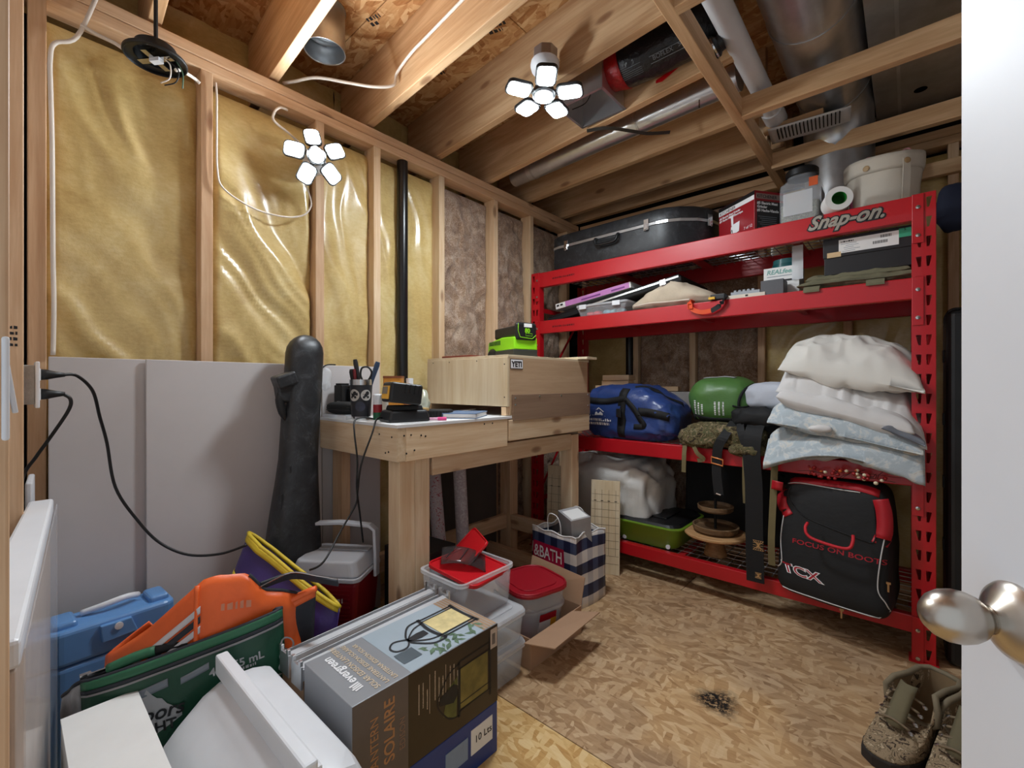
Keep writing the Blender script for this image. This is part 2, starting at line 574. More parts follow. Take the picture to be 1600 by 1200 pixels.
def insul_yellow():
    t = NT('faced_insulation')
    v = t.coord(rand=True)
    f = t.noise(v, 3.2, 5, 0.65, 0.6)
    fib = t.noise(t.coord(scale=(30, 30, 70)), 1.5, 4, 0.7)
    c = t.ramp(t.mth('ADD', t.mth('MULTIPLY', f, 0.75), t.mth('MULTIPLY', fib, 0.25)), [(0.3, rgb(172, 142, 82)), (0.5, rgb(202, 176, 114)), (0.7, rgb(222, 204, 152))])
    t.l(c, t.b.inputs['Base Color'])
    t.set(Roughness=0.55, Coat_Weight=0.75, Coat_Roughness=0.2, Specular_IOR_Level=0.4)
    t.bump(t.noise(v, 16, 4, 0.6), 0.25, 0.01)
    return t.m
INSY = insul_yellow()
def insul_brown():
    t = NT('brown_insulation')
    v = t.coord(rand=True)
    f = t.noise(v, 7, 6, 0.7, 1.2)
    fib = t.noise(t.coord(scale=(40, 40, 40)), 1.6, 5, 0.75, 2.5)
    c = t.ramp(t.mth('ADD', t.mth('MULTIPLY', f, 0.45), t.mth('MULTIPLY', fib, 0.55)), [(0.36, rgb(98, 68, 48)), (0.49, rgb(172, 138, 110)), (0.60, rgb(222, 200, 178))])
    t.l(c, t.b.inputs['Base Color'])
    t.set(Roughness=0.95, Specular_IOR_Level=0.1, Sheen_Weight=0.3)
    t.bump(fib, 0.7, 0.02)
    return t.m
INSB = insul_brown()

WHITE = mat('white_plastic', rgb(226, 228, 232), 0.38, var=0.03)
WHITEP = mat('white_paper', rgb(232, 231, 228), 0.7, var=0.03)
DRYW = mat('drywall_paper', rgb(198, 193, 192), 0.75, var=0.03, vscale=5)
DOORW = mat('door_paint', rgb(214, 213, 216), 0.42, var=0.015)
BLACK = mat('black_plastic', rgb(19, 20, 22), 0.42, var=0.2, vscale=20)
BLACKM = mat('black_matte', rgb(14, 14, 15), 0.75, var=0.2)
RUBBER = mat('black_cord', rgb(17, 17, 18), 0.5)
SCUFF = None
def scuffed():
    t = NT('scuffed_black_plastic')
    v = t.coord(rand=False)
    f = t.noise(v, 14, 5, 0.75, 0.8)
    s = t.noise(t.coord(rand=False, scale=(3, 3, 1)), 24, 5, 0.8, 2.0)
    c = t.ramp(f, [(0.3, rgb(20, 21, 23)), (0.55, rgb(40, 42, 45)), (0.75, rgb(74, 76, 80))])
    c = t.mix(t.ramp(s, [(0.62, (0, 0, 0, 1)), (0.74, (0.55, 0.55, 0.55, 1))]), c, rgb(120, 118, 112))
    t.l(c, t.b.inputs['Base Color'])
    t.set(Roughness=0.42)
    t.bump(f, 0.15, 0.004)
    return t.m
SCUFF = scuffed()
RED = mat('red_powder_coat', rgb(186, 18, 30), 0.36, var=0.05, vscale=300, bump=0.12, bscale=260, bdist=0.002, coat=0.2)
STEEL = mat('galvanised_steel', rgb(196, 198, 200), 0.33, 0.88, var=0.12, vscale=14, rvar=0.12)
STEELB = mat('galvanised_bright', rgb(214, 216, 218), 0.28, 0.85, var=0.08, vscale=10)
CHROME = mat('bright_metal', rgb(200, 200, 200), 0.22, 1.0, var=0.03)
NICKEL = mat('satin_nickel', rgb(186, 178, 168), 0.3, 1.0, var=0.02)
WIREM = mat('wire_zinc', rgb(196, 196, 198), 0.35, 0.9, var=0.05)
CABLEW = mat('white_cable', rgb(224, 214, 202), 0.5, var=0.04)
CARD = mat('cardboard', rgb(178, 142, 112), 0.8, var=0.05, vscale=6)
CARDD = mat('cardboard_inside', rgb(150, 114, 84), 0.85, var=0.05)
CLEAR = glass('clear_plastic', (0.88, 0.91, 0.94, 1), 0.24, 0.14)
CLEARF = glass('frosted_plastic', (0.88, 0.90, 0.93, 1), 0.42, 0.3)
CLEART = glass('thin_clear_film', (0.84, 0.87, 0.92, 1), 0.22, 0.12)
LED = emit('led_lens', (0.86, 0.94, 1.0, 1), LED_PANEL)
INK = mat('black_ink', rgb(24, 24, 28), 0.6, var=0)
INKW = mat('white_ink', rgb(236, 236, 238), 0.6, var=0)

def marks(name, parent, o, xd, yd, w, h, m, seed=0, target=None, rows=1, gap=1.7, push=0.0012, n=None):
    # print too small to read: rows of short bars
    r = random.Random(seed); g = G(); M = frame(o, xd, yd)
    for j in range(rows):
        x = 0.0
        lim = w * (1.0 if j % 2 == 0 else r.uniform(0.55, 0.95))
        while x < lim:
            b = h * r.uniform(0.25, 0.9)
            y0 = -j * h * gap
            flat(g, [(x, y0), (min(x + b, lim), y0), (min(x + b, lim), y0 + h * r.uniform(0.7, 1)), (x, y0 + h * r.uniform(0.7, 1))], M)
            x += b + h * 0.3
    ob = g.build(name, m, parent)
    if target is not None:
        project(ob, target, Vector(xd).normalized().cross(Vector(yd).normalized()), push)
    return ob
# ---------------------------------------------------------------- the room shell
def wrinkled(w, h, amp, seed, ang, ridge=True, dens=(7.0, 0.9)):
    ca, sa = math.cos(ang), math.sin(ang)
    def f(x, z):
        a = x * ca + z * sa; b = -x * sa + z * ca
        a += 0.10 * noise.noise(Vector((x * 2.2, z * 1.6, seed))) + 0.04 * noise.noise(Vector((x * 6, z * 5, seed + 4)))
        q = Vector((a * dens[0] * 0.75, b * dens[1] * 1.4, seed * 3.7))
        r = 1 - 2.3 * abs(noise.noise(q))
        e = min(1.0, min(x, w - x) / (0.08 * w), min(z, h - z) / 0.08)
        c2 = 1 - 2.6 * abs(noise.noise(Vector((a * dens[0] * 2.1 + 9, b * dens[1] * 1.7, seed * 1.9))))
        return amp * (0.62 * r + 0.28 * c2 + 0.5 * noise.noise(q * 0.35)) * max(0, e) + amp * 0.9 * max(0, e) ** 0.5
    return f

def fluffy(w, h, amp, seed):
    def f(x, z):
        q = Vector((x * 6, z * 5, seed * 2.9))
        e = min(1.0, min(x, w - x) / (0.10 * w), min(z, h - z) / 0.05)
        r = noise.noise(q) + 0.7 * noise.noise(q * 2.3) + 0.5 * (0.6 - abs(noise.noise(q * 3.7)) * 2) + 0.3 * noise.noise(q * 8)
        return amp * r * max(0, e) + amp * 1.5 * max(0, e) ** 0.6
    return f

def batt(parent, wall, a0, a1, z0, z1, depth, m, hf, nu=40, nv=130):
    # wall 'L': plane x=depth, runs along y.  wall 'B': plane y=depth, runs along x
    w, h = a1 - a0, z1 - z0
    g = G()
    if wall == 'L':
        g.grid(lambda u, v: (depth + hf(u * w, v * h), a0 + u * w, z0 + v * h), nu, nv)
    else:
        g.grid(lambda u, v: (a1 - u * w, depth - hf(u * w, v * h), z0 + v * h), nu, nv)
    o = g.build('insulation_batt', m, parent, smooth=True)
    return o

ZT = 2.38     # underside of the joists
# floor
floor = G().box((-0.6, 1.35, -0.05), (3.6, 3.9, 0.05)).build('floor', DARKV); tag(floor, kind='structure')
def sheet(parent, x0, x1, y0, y1, z0, z1, m):
    c, s = sweepbox(x0, x1, y0, y1, z0, z1)
    g = G().box(c, s)
    return g.build('osb_sheet', m, parent, bevel=0.0015)
sheet(floor, -2.3, 1.1, -0.55, 1.144, -0.02, 0, OSBY)
sheet(floor, -2.3, 0.55, 1.147, 2.364, -0.02, 0, OSBF)
sheet(floor, 0.553, 1.1, 1.147, 2.364, -0.02, 0, OSBF)
sheet(floor, -2.3, -0.9, 2.367, 3.2, -0.02, 0, OSBF)
sheet(floor, -0.897, 1.1, 2.367, 3.2, -0.02, 0, OSBF)

# wall_left: studs, double top plate, bottom plate, batts
wl = G().box((-2.24, 1.55, 1.16), (0.02, 3.4, 2.36)).box((-2.39, 1.4, 2.55), (0.03, 3.9, 0.5)).box((-2.31, 1.4, 2.33), (0.16, 3.9, 0.02)).build('wall_left', DARKV); tag(wl, kind='structure')
LS = [0.066, 0.51, 0.948, 1.241, 1.659, 2.108, 2.478, 2.93]
for i, y in enumerate(LS):
    board('stud', wl, (-2.045, y, 1.16), (0.09, 0.040, 2.244), PINE if i < 3 else PINE2)
board('top_plate', wl, (-2.045, 1.53, 2.302), (0.09, 3.1, 0.040), PINE)
board('top_plate', wl, (-2.044, 1.53, 2.345), (0.09, 3.1, 0.042), PINE)
board('bottom_plate', wl, (-2.045, 1.53, 0.02), (0.09, 3.1, 0.038), PINE)
edges = [(LS[i] + 0.02, LS[i + 1] - 0.02) for i in range(len(LS) - 1)]
for i, (a, b) in enumerate(edges):
    if i < 4:
        amp = (0.022, 0.030, 0.024, 0.018)[i]
        batt(wl, 'L', a - 0.01, b + 0.01, 0.03, 2.255, -2.075, INSY, wrinkled(b - a + 0.02, 2.22, amp, i + 1, (0.55, 0.7, 0.3, 0.15)[i]))
    else:
        batt(wl, 'L', a - 0.005, b + 0.005, 0.03, 2.262, -2.085, INSB, fluffy(b - a + 0.01, 2.23, 0.024, i + 1))
# rim bays above the plate, between the joists
for i, y in enumerate((0.15, 0.55, 0.96, 1.40, 1.83, 2.24, 2.66)):
    g = G().grid(lambda u, v, y=y, i=i: (-2.33 + 0.03 * noise.noise(Vector((u * 3 + i, v * 3, i))), y - 0.22 + u * 0.44, 2.36 + v * 0.33), 14, 10)
    g.build('insulation_batt', INSY, wl, smooth=True)

# wall_back
wb = G().box((-0.6, 3.26, 1.3), (3.7, 0.02, 2.9)).build('wall_back', DARKV); tag(wb, kind='structure')
BS = [-1.96, -1.515, -1.10, -0.68, -0.25, 0.17, 0.58]
for x in BS:
    board('stud', wb, (x, 3.145, 1.16), (0.040, 0.09, 2.244), PINE2 if x < -1 else PINE)
board('top_plate', wb, (-0.6, 3.145, 2.302), (2.8, 0.09, 0.040), PINE3)
board('top_plate', wb, (-0.6, 3.144, 2.345), (2.8, 0.09, 0.042), PINE3)
board('bottom_plate', wb, (-0.6, 3.145, 0.02), (2.8, 0.09, 0.038), PINE)
board('blocking', wb, (0.16, 3.08, 2.16), (1.36, 0.038, 0.07), PINE3)
for i in range(len(BS) - 1):
    a, b = BS[i] + 0.02, BS[i + 1] - 0.02
    if i in (1, 2):
        batt(wb, 'B', a - 0.005, b + 0.005, 0.03, 2.262, 3.16, INSB, fluffy(b - a + 0.01, 2.23, 0.026, i + 21))
    else:
        batt(wb, 'B', a - 0.01, b + 0.01, 0.03, 2.255, 3.15, INSY, wrinkled(b - a + 0.02, 2.22, 0.014, i + 31, 0.5))

# wall_front: the near wall the doorway is in
wf = G().box((-1.58, -0.12, 1.35), (1.66, 0.012, 2.7)).build('wall_front', DRYW); tag(wf, kind='structure')
board('stud', wf, (-0.765, -0.0445, 1.165), (0.04, 0.096, 2.25), PINE)
board('stud', wf, (-1.60, -0.015, 1.165), (0.04, 0.09, 2.25), PINE)
board('stud', wf, (-2.06, -0.01, 1.165), (0.06, 0.075, 2.25), PINE)
board('top_plate', wf, (-1.4, -0.055, 2.335), (1.2, 0.09, 0.08), PINE)
board('bottom_plate', wf, (-1.4, -0.06, 0.02), (1.28, 0.09, 0.038), PINE)
board('stud', wf, (0.47, -0.06, 1.165), (0.04, 0.09, 2.25), PINE)
board('header', wf, (-0.14, -0.06, 2.2), (1.18, 0.09, 0.24), PINE)
G().box((0.8, -0.12, 1.35), (0.6, 0.012, 2.7)).build('drywall_panel', DRYW, wf)
# wall_right
wr = G().box((1.06, 1.55, 1.35), (0.02, 3.4, 2.7)).build('wall_right', DRYW); tag(wr, kind='structure')

# ceiling: subfloor sheets above joists, bulkhead framing below the ducts
ce = G().box((-0.6, 1.35, 2.73), (3.7, 3.9, 0.05)).build('ceiling', DARKV); tag(ce, kind='structure')
for (x0, x1, y0, y1) in ((-2.35, -0.6, -0.5, 1.05), (-0.597, 1.1, -0.5, 1.05), (-2.35, -1.3, 1.053, 2.27), (-1.297, 1.1, 1.053, 2.27), (-2.35, -0.4, 2.273, 3.25), (-0.397, 1.1, 2.273, 3.25)):
    sheet(ce, x0, x1, y0, y1, 2.685, 2.703, OSBC)
def joist(y_at_wall, x0=-2.31, x1=1.02, dy=-0.06, m=PINE3):
    # runs away from the left wall; underside ZT
    L = x1 - x0
    ang = math.atan(dy / 1.0)
    c = ((x0 + x1) / 2, y_at_wall + dy * ((x0 + x1) / 2 + 2.0) + 0.019, ZT + 0.152)
    return board('joist', ce, c, (L, 0.040, 0.304), m, rot=Euler((0, 0, ang)))
joist(0.335)
joist(0.735)
joist(1.190)
joist(1.622, dy=-0.075, x1=-0.5)
joist(2.036, dy=-0.095, x1=-0.5)
joist(2.450, dy=-0.05, x1=-0.5)
joist(2.862, dy=-0.045, x1=-0.5)
joist(3.035, dy=-0.01, x1=-0.5)
# bulkhead
board('bulkhead_rail', ce, (-0.565, 2.18, 2.305), (0.040, 1.78, 0.085), PINE3)
board('bulkhead_joist', ce, (0.22, 2.16, 2.305), (1.54, 0.040, 0.085), PINE3)
board('bulkhead_joist', ce, (0.22, 2.75, 2.29), (1.54, 0.040, 0.085), PINE3)
board('bulkhead_joist', ce, (0.22, 1.40, 2.305), (1.54, 0.040, 0.085), PINE3)
board('bulkhead_stud', ce, (-0.565, 2.66, 2.47), (0.04, 0.085, 0.24), PINE2)
board('blocking', ce, (-0.92, 1.80, 2.60), (0.038, 0.34, 0.12), PINE3)

# door, swung into the room to the right of the camera
HX, HY = 0.42, -0.015
ta = math.atan2(0.873, -0.477)
dr = thing('door_1', None, None, (HX, HY, 0), ta, kind='structure')
W = 0.76
# local x along the leaf, local y+ is the face turned to the camera
g = G().box((W / 2, 0, 1.02), (W, 0.035, 2.03)).build('door_slab', DOORW, dr, bevel=0.002)
kx, kz = W - 0.066, 0.882
Mk = Matrix.Translation((kx, 0.0175, kz)) @ Matrix.Rotation(-PI / 2, 4, 'X')
G().lathe([(0.033, 0), (0.0335, 0.004), (0.031, 0.008), (0.024, 0.013), (0.016, 0.017), (0.012, 0.02)], 40, Mk).build('rose', NICKEL, dr, smooth='auto')
kn = G().lathe([(0.0115, 0.014), (0.0108, 0.020), (0.0115, 0.0235), (0.0140, 0.0255), (0.0182, 0.030), (0.0215, 0.037), (0.0228, 0.045), (0.0218, 0.054), (0.018, 0.062), (0.012, 0.068), (0.0055, 0.071), (0, 0.072)], 40, Mk).build('knob', NICKEL, dr, smooth=True)
G().lathe([(0.0022, 0.0), (0.0022, 0.004)], 12, Matrix.Translation((kx + 0.02, 0.0225, kz - 0.014)) @ Matrix.Rotation(-PI / 2, 4, 'X')).build('privacy_pin', BLACKM, dr)
G().box((W - 0.0, 0, kz), (0.002, 0.025, 0.057)).build('latch_plate', NICKEL, dr)
for z in (0.25, 1.02, 1.8):
    G().lathe([(0.006, -0.045), (0.006, 0.045)], 12, Matrix.Translation((0.0, -0.02, z))).build('hinge', NICKEL, dr)

# switch box and outlet on the near wall
sw = thing('light_switch', 'white light switch plate on the nearest bare stud at left edge', 'switch', (-0.66, -0.012, 1.086))
G().box((0.03, 0.0125, 0), (0.07, 0.005, 0.092)).build('plate', WHITE, sw, bevel=0.002)
G().box((0.03, 0.0155, 0.002), (0.03, 0.004, 0.05), rot=(0.12, 0, 0)).build('rocker', WHITE, sw, bevel=0.001)
G().box((0.03, -0.02, 0), (0.06, 0.055, 0.085)).build('box', STEEL, sw)
ou = thing('wall_outlet', 'grey metal outlet box with white cover plate on the near wall', 'outlet', (-1.66, 0.05, 1.088))
G().box((0, -0.035, 0), (0.058, 0.07, 0.098)).build('metal_box', mat('grey_plaster_box', rgb(176, 172, 168), 0.8, var=0.15, vscale=50, bump=0.3, bscale=120), ou, bevel=0.002)
G().box((0, 0.004, 0), (0.074, 0.008, 0.116)).build('cover_plate', WHITE, ou, bevel=0.002)
for z in (0.026, -0.024):
    G().box((0, 0.009, z), (0.032, 0.003, 0.03)).build('socket', WHITEP, ou)
# ---------------------------------------------------------------- lamps, ducts, cables
def axis_matrix(o, d, roll=0.0):
    q = Vector(d).normalized().to_track_quat('Z', 'Y')
    return Matrix.Translation(Vector(o)) @ q.to_matrix().to_4x4() @ Matrix.Rotation(roll, 4, 'Z')

def led_lamp(name, label, o, d, roll, tilts, box_back, sc=1.0, LED=LED):
    # o: hub front centre, d: the way the lamp faces; local +Z = d
    t = thing(name, label, 'lamp')
    t.matrix_world = axis_matrix(o, d, roll)
    t.matrix_basis = axis_matrix(o, d, roll) @ Matrix.Scale(sc, 4)
    b = box_back
    G().prism([(0.052 * math.cos(PI / 8 + k * PI / 4), 0.052 * math.sin(PI / 8 + k * PI / 4)) for k in range(8)], -b - 0.05, -b).build('junction_box', STEEL, t, bevel=0.003)
    G().lathe([(0.058, -b), (0.06, -b + 0.012), (0.055, -b + 0.03), (0.034, -b + 0.05), (0.026, -b + 0.062)], 28).build('holder', WHITE, t, smooth='auto')
    G().lathe([(0.024, -b + 0.06), (0.026, -b + 0.065), (0.045, -0.02), (0.048, -0.006), (0.042, 0.0)], 24).build('hub', BLACK, t, smooth='auto')
    G().lathe([(0.037, -0.002), (0.036, 0.004), (0.0, 0.006)], 24).build('centre_lens', LED, t)
    for k in range(5):
        a = 2 * PI * k / 5
        M = Matrix.Rotation(a, 4, 'Z') @ Matrix.Translation((0.050, 0, -0.004)) @ Matrix.Rotation(tilts[k], 4, 'Y')
        p = G()
        p.prism(rrect(0.105, 0.084, 0.022, cx=0.058), -0.014, 0.0, M)
        p.box((0.0, 0, -0.008), (0.03, 0.022, 0.012), M=M)
        ho = p.build('led_panel', BLACK, t, bevel=0.002)
        G().prism(rrect(0.090, 0.068, 0.02, cx=0.058), 0.0, 0.003, M).build('lens', LED, ho)
    return t

led_lamp('led_lamp', 'lit multi-panel LED lamp on the stud of the yellow insulated wall', (-1.85, 0.862, 2.045), (0.93, -0.35, -0.08), 0.5, [0.30, 0.45, 0.25, 0.25, 0.35], 0.13, 0.80, emit('wall_led_lens', (0.86, 0.94, 1.0, 1), LED_PANEL * 1.5))
led_lamp('led_lamp', 'lit multi-panel LED lamp hanging below the white holder on the joist', (-1.12, 1.465, 2.268), (0.0, -0.06, -1.0), 0.83, [0.04, -0.03, 0.04, 0.02, -0.03], 0.145)

def cable(name, label, pts, r, m, cat='cable', smooth=6, n=8):
    o = G().tube(pts, r, n, smooth=smooth).build(name, m, smooth=True)
    return tag(o, label, cat)

cable('electrical_cable', 'white cable stapled down the corner stud at far left', [(-1.99, 0.20, 2.36), (-1.985, 0.152, 2.196), (-1.985, 0.103, 2.148), (-1.985, 0.093, 2.094), (-1.985, 0.094, 1.998), (-1.985, 0.097, 1.842), (-1.985, 0.098, 1.685), (-1.985, 0.099, 1.487), (-1.985, 0.101, 1.329), (-1.985, 0.099, 1.179)], 0.006, CABLEW)
cable('electrical_cable', 'white cable running into the black round ceiling box', [(-1.985, 0.16, 2.24), (-1.985, 0.197, 2.232), (-1.975, 0.244, 2.222), (-1.955, 0.28, 2.195)], 0.006, CABLEW)
cable('electrical_cable', 'short white cable from the black round box to the second stud', [(-1.86, 0.385, 2.155), (-1.91, 0.41, 2.19), (-1.975, 0.46, 2.22), (-1.985, 0.483, 2.215)], 0.006, CABLEW)
cable('electrical_cable', 'thin white cable drooping across the bay below the wall lamp', [(-1.985, 0.535, 2.244), (-1.985, 0.538, 2.186), (-1.985, 0.538, 2.063), (-1.985, 0.540, 1.914), (-1.985, 0.562, 1.846), (-1.985, 0.664, 1.802), (-1.985, 0.775, 1.799), (-1.985, 0.861, 1.826), (-1.985, 0.9, 1.88), (-1.975, 0.883, 1.937), (-1.96, 0.85, 1.98)], 0.0035, CABLEW)
cable('electrical_cable', 'white cable looping from the top plate to the wall lamp', [(-1.99, 0.80, 2.262), (-1.97, 0.764, 2.248), (-1.965, 0.739, 2.215), (-1.96, 0.737, 2.175), (-1.95, 0.80, 2.14), (-1.97, 0.90, 2.1)], 0.005, CABLEW)
cable('electrical_cable', 'white cable crossing the joist bay and climbing the joist side', [(-2.03, 0.80, 2.395), (-1.99, 0.83, 2.40), (-1.93, 0.9, 2.425), (-1.85, 1.0, 2.418), (-1.77, 1.08, 2.405), (-1.715, 1.145, 2.42), (-1.70, 1.155, 2.475), (-1.59, 1.15, 2.505), (-1.48, 1.143, 2.51), (-1.35, 1.138, 2.52), (-1.1, 1.122, 2.53), (-0.7, 1.098, 2.54)], 0.0065, CABLEW)

# black round ceiling box with loose wires
t = thing('ceiling_box', 'open black round ceiling box with loose wires hanging from a rod', 'electrical box', (-1.888, 0.335, 2.172))
G().lathe([(0.083, 0.0), (0.087, 0.004), (0.087, 0.010), (0.060, 0.012), (0.056, 0.045), (0.0, 0.047)], 36, cap=False).build('pan', BLACK, t, smooth='auto', solid=0.002)
G().lathe([(0.006, 0.045), (0.006, 0.21)], 10).build('rod', BLACKM, t)
g = G()
g.box((0.0, 0, 0.004), (0.12, 0.022, 0.003), rz=0.6); g.box((0.0, 0, 0.002), (0.10, 0.018, 0.003), rz=-0.9)
g.build('mounting_bracket', CHROME, t)
G().box((0.01, 0.0, -0.004), (0.035, 0.02, 0.012), rz=0.6).build('clip', WHITE, t)
G().tube([(0.03, 0.02, 0.0), (0.045, 0.03, -0.02), (0.04, 0.03, -0.06), (0.015, 0.01, -0.075)], 0.002, 6, smooth=5).build('wire', CABLEW, t, smooth=True)
G().tube([(0.035, 0.025, 0.0), (0.055, 0.05, -0.03), (0.05, 0.045, -0.07), (0.02, 0.02, -0.08)], 0.002, 6, smooth=5).build('wire', BLACKM, t, smooth=True)
G().tube([(0.05, 0.045, 0.0), (0.065, 0.06, -0.04), (0.064, 0.06, -0.09)], 0.0018, 6, smooth=5).build('wire', mat('green_wire', rgb(70, 104, 84), 0.5), t, smooth=True)

# open metal collar between joists
t = thing('duct_collar', 'short open galvanised duct collar hanging between the joists at top', 'duct', (-1.855, 0.90, 2.5))
G().lathe([(0.083, 0.0), (0.080, 0.003), (0.080, 0.18)], 36, cap=False).build('sleeve', STEEL, t, smooth='auto', solid=0.002)
G().lathe([(0.0765, 0.08), (0.074, 0.085), (0.074, 0.1), (0.0765, 0.105)], 36, cap=False).build('inner_bead', STEEL, t, smooth=True)
G().lathe([(0.0, 0.178), (0.085, 0.178), (0.085, 0.182), (0, 0.182)], 30).build('top_cap', STEEL, t)

# register boot with black flex duct
t = thing('register_boot', 'open galvanised metal register boot between two joists', 'duct', (-1.115, 1.83, 2.385))
g = G()
g.box((-0.112, 0, 0.085), (0.003, 0.20, 0.17)); g.box((0.112, 0, 0.085), (0.003, 0.20, 0.17)); g.box((0, 0.10, 0.085), (0.226, 0.003, 0.17)); g.box((0, -0.10, 0.085), (0.226, 0.003, 0.17)); g.box((0, 0, 0.17), (0.226, 0.2, 0.003))
g.build('shell', STEELB, t)
g = G()
for sx, sy, s in ((0, -0.104, (0.24, 0.012, 0.003)), (0, 0.104, (0.24, 0.012, 0.003)), (-0.116, 0, (0.012, 0.21, 0.003)), (0.116, 0, (0.012, 0.21, 0.003))):
    g.box((sx, sy, 0.0), s)
g.build('flange', STEELB, t)
G().box((-0.02, 0.02, 0.166), (0.07, 0.045, 0.002)).build('sticker', WHITEP, t)
G().tube([(-0.09, -0.03, 0.02), (-0.04, 0.01, 0.05), (-0.02, 0.04, 0.12)], 0.002, 6, smooth=5).build('wire', BLACKM, t)

FLEXM = mat('black_foil_sleeve', rgb(24, 25, 30), 0.28, var=0.2, vscale=20, bump=0.5, bscale=45, bdist=0.012)
t = thing('flex_duct', 'black insulated flexible duct with red taped collar', 'duct', (0, 0, 0))
g = G()
pts = [V(-1.0, 1.82, 2.50), V(-0.93, 1.825, 2.508), V(-0.8, 1.83, 2.51), V(-0.66, 1.835, 2.515), V(-0.56, 1.838, 2.518)]
g.tube(pts, [0.075, 0.095, 0.1, 0.097, 0.1], 28)
fl = g.build('sleeve', FLEXM, t, smooth=True)
g = G().tube([(-1.01, 1.82, 2.50), (-0.985, 1.82, 2.501), (-0.96, 1.823, 2.504), (-0.945, 1.824, 2.506)], [0.079, 0.083, 0.092, 0.097], 28)
g.build('tape_band', mat('red_tape', rgb(170, 22, 26), 0.3, var=0.2, vscale=40, bump=0.5, bscale=70, bdist=0.01), t, smooth=True)
GREYINK = mat('grey_ink', rgb(128, 136, 146), 0.5, var=0.05)
# print on the sleeve
n = V(-0.45, -0.62, -0.65).normalized()
g = G(); M = frame((0, 0, 0), V(1, 0.03, 0.01), n.cross(V(1, 0.03, 0.01)))
def on_flex(u, a, rr=0.1025):
    return V(u, 1.832 - math.cos(a) * rr, 2.511 - math.sin(a) * rr)
g = G()
g.tube([on_flex(-0.80 + 0.19 * k / 10, 1.05) for k in range(11)], 0.0016, 4); g.tube([on_flex(-0.80 + 0.19 * k / 10, 0.78) for k in range(11)], 0.0016, 4)
g.build('print', GREYINK, t)
lettering('lettering', 'BOFLEX', t, (-0.785, 1.832 - math.cos(0.9) * 0.106, 2.511 - math.sin(0.9) * 0.106 - 0.006), (1, 0, 0), (0, -math.sin(0.9), math.cos(0.9)), 0.024, GREYINK)
for k in range(5):
    lettering('lettering', '>', t, (-0.68 + 0.02 * k, 1.832 - math.cos(0.9) * 0.106, 2.511 - math.sin(0.9) * 0.106 - 0.006), (1, 0, 0), (0, -math.sin(0.9), math.cos(0.9)), 0.028, GREYINK)
for k in range(7):
    a = 0.72 + 0.08 * k
    g = G().tube([on_flex(-0.93 + 0.006 * i, a, 0.101) for i in range(0, 16)], 0.0007, 4); g.build('print', GREYINK, t)

# long slim metal duct in the next bay
t = thing('slim_duct', 'long slim round metal duct lying in the joist bay', 'duct')
G().tube([(-1.95, 2.235, 2.452), (-1.80, 2.228, 2.452)], 0.054, 28).build('crimped_end', STEEL, t, smooth='auto')
G().tube([(-1.81, 2.228, 2.455), (-0.56, 2.161, 2.455)], 0.058, 32).build('pipe', STEELB, t, smooth='auto')
for x, y in ((-1.78, 2.227), (-1.05, 2.187)):
    G().tube([(x, y, 2.455), (x + 0.012, y, 2.455)], 0.0605, 32).build('bead', STEEL, t, smooth='auto')
G().tube([(-0.72, 2.12, 2.40), (-0.72, 2.12, 2.365)], 0.003, 6).build('screw', CHROME, t)

# red tag on the joist
g = G(); M = frame((-0.838, 1.915, 2.425), (1, -0.095, 0.0), (0, 0, 1))
g.prism([(0, 0), (0.03, -0.006), (0.145, 0.03), (0.145, 0.036), (0.0, 0.012)], 0.0, 0.0015, M)
tag(g.build('red_tag', mat('red_film', rgb(196, 12, 20), 0.35)), 'pointed red plastic tag stapled to the joist side', 'tag')
# dark strap under the joists
t = G().ribbon([(-1.22, 1.955, 2.374), (-1.12, 1.99, 2.366), (-1.04, 2.06, 2.352), (-0.98, 2.14, 2.35), (-0.90, 2.225, 2.362)], (0.35, -0.3, 0.4), 0.016, 0.0015, smooth=5).build('metal_strap', mat('dark_strap', rgb(62, 60, 56), 0.4, 0.6), smooth=False)
tag(t, 'dark twisted hanging strap below the slim metal duct', 'strap')
# black coupling at the bulkhead rail
t = thing('pipe_coupling', 'small black and silver coupling with wire on the bulkhead rail', 'coupling', (-0.555, 1.79, 2.37))
G().lathe([(0.036, -0.02), (0.04, -0.01), (0.04, 0.012), (0.03, 0.02), (0.03, 0.035)], 24, Matrix.Rotation(1.2, 4, 'Y')).build('body', BLACK, t, smooth='auto')
G().lathe([(0.041, 0.0), (0.041, 0.006)], 24, Matrix.Rotation(1.2, 4, 'Y')).build('ring', CHROME, t, smooth='auto')
G().tube([(0.0, -0.03, 0.0), (-0.03, 0.0, -0.035), (-0.04, 0.06, -0.055), (-0.02, 0.1, -0.04), (0.0, 0.11, 0)], 0.0015, 6, smooth=6).build('wire', BLACKM, t)

# white drain pipe, big round duct, rectangular duct
t = thing('drain_pipe', 'white plastic drain pipe beside the big round duct', 'pipe')
G().tube([(-0.492, 1.27, 2.41), (-0.492, 2.48, 2.41)], 0.041, 24).build('pipe', WHITE, t, smooth='auto')
G().tube([(-0.492, 2.43, 2.41), (-0.492, 2.56, 2.41)], 0.048, 24).build('coupling', WHITE, t, smooth='auto')
t = thing('round_duct', 'big shiny round galvanised duct above the bulkhead framing', 'duct')
G().tube([(-0.27, 1.26, 2.53), (-0.27, 2.62, 2.53)], 0.150, 40).build('straight_run', STEEL, t, smooth='auto')
pts = [V(-0.27, 2.62, 2.53)] + [V(-0.27, 2.62 + 0.26 * math.sin(a), 2.27 + 0.26 * math.cos(a)) for a in [PI / 2 * k / 8 for k in range(1, 9)]] + [V(-0.27, 2.88, 1.98)]
G().tube(pts, 0.149, 40).build('elbow', STEEL, t, smooth='auto')
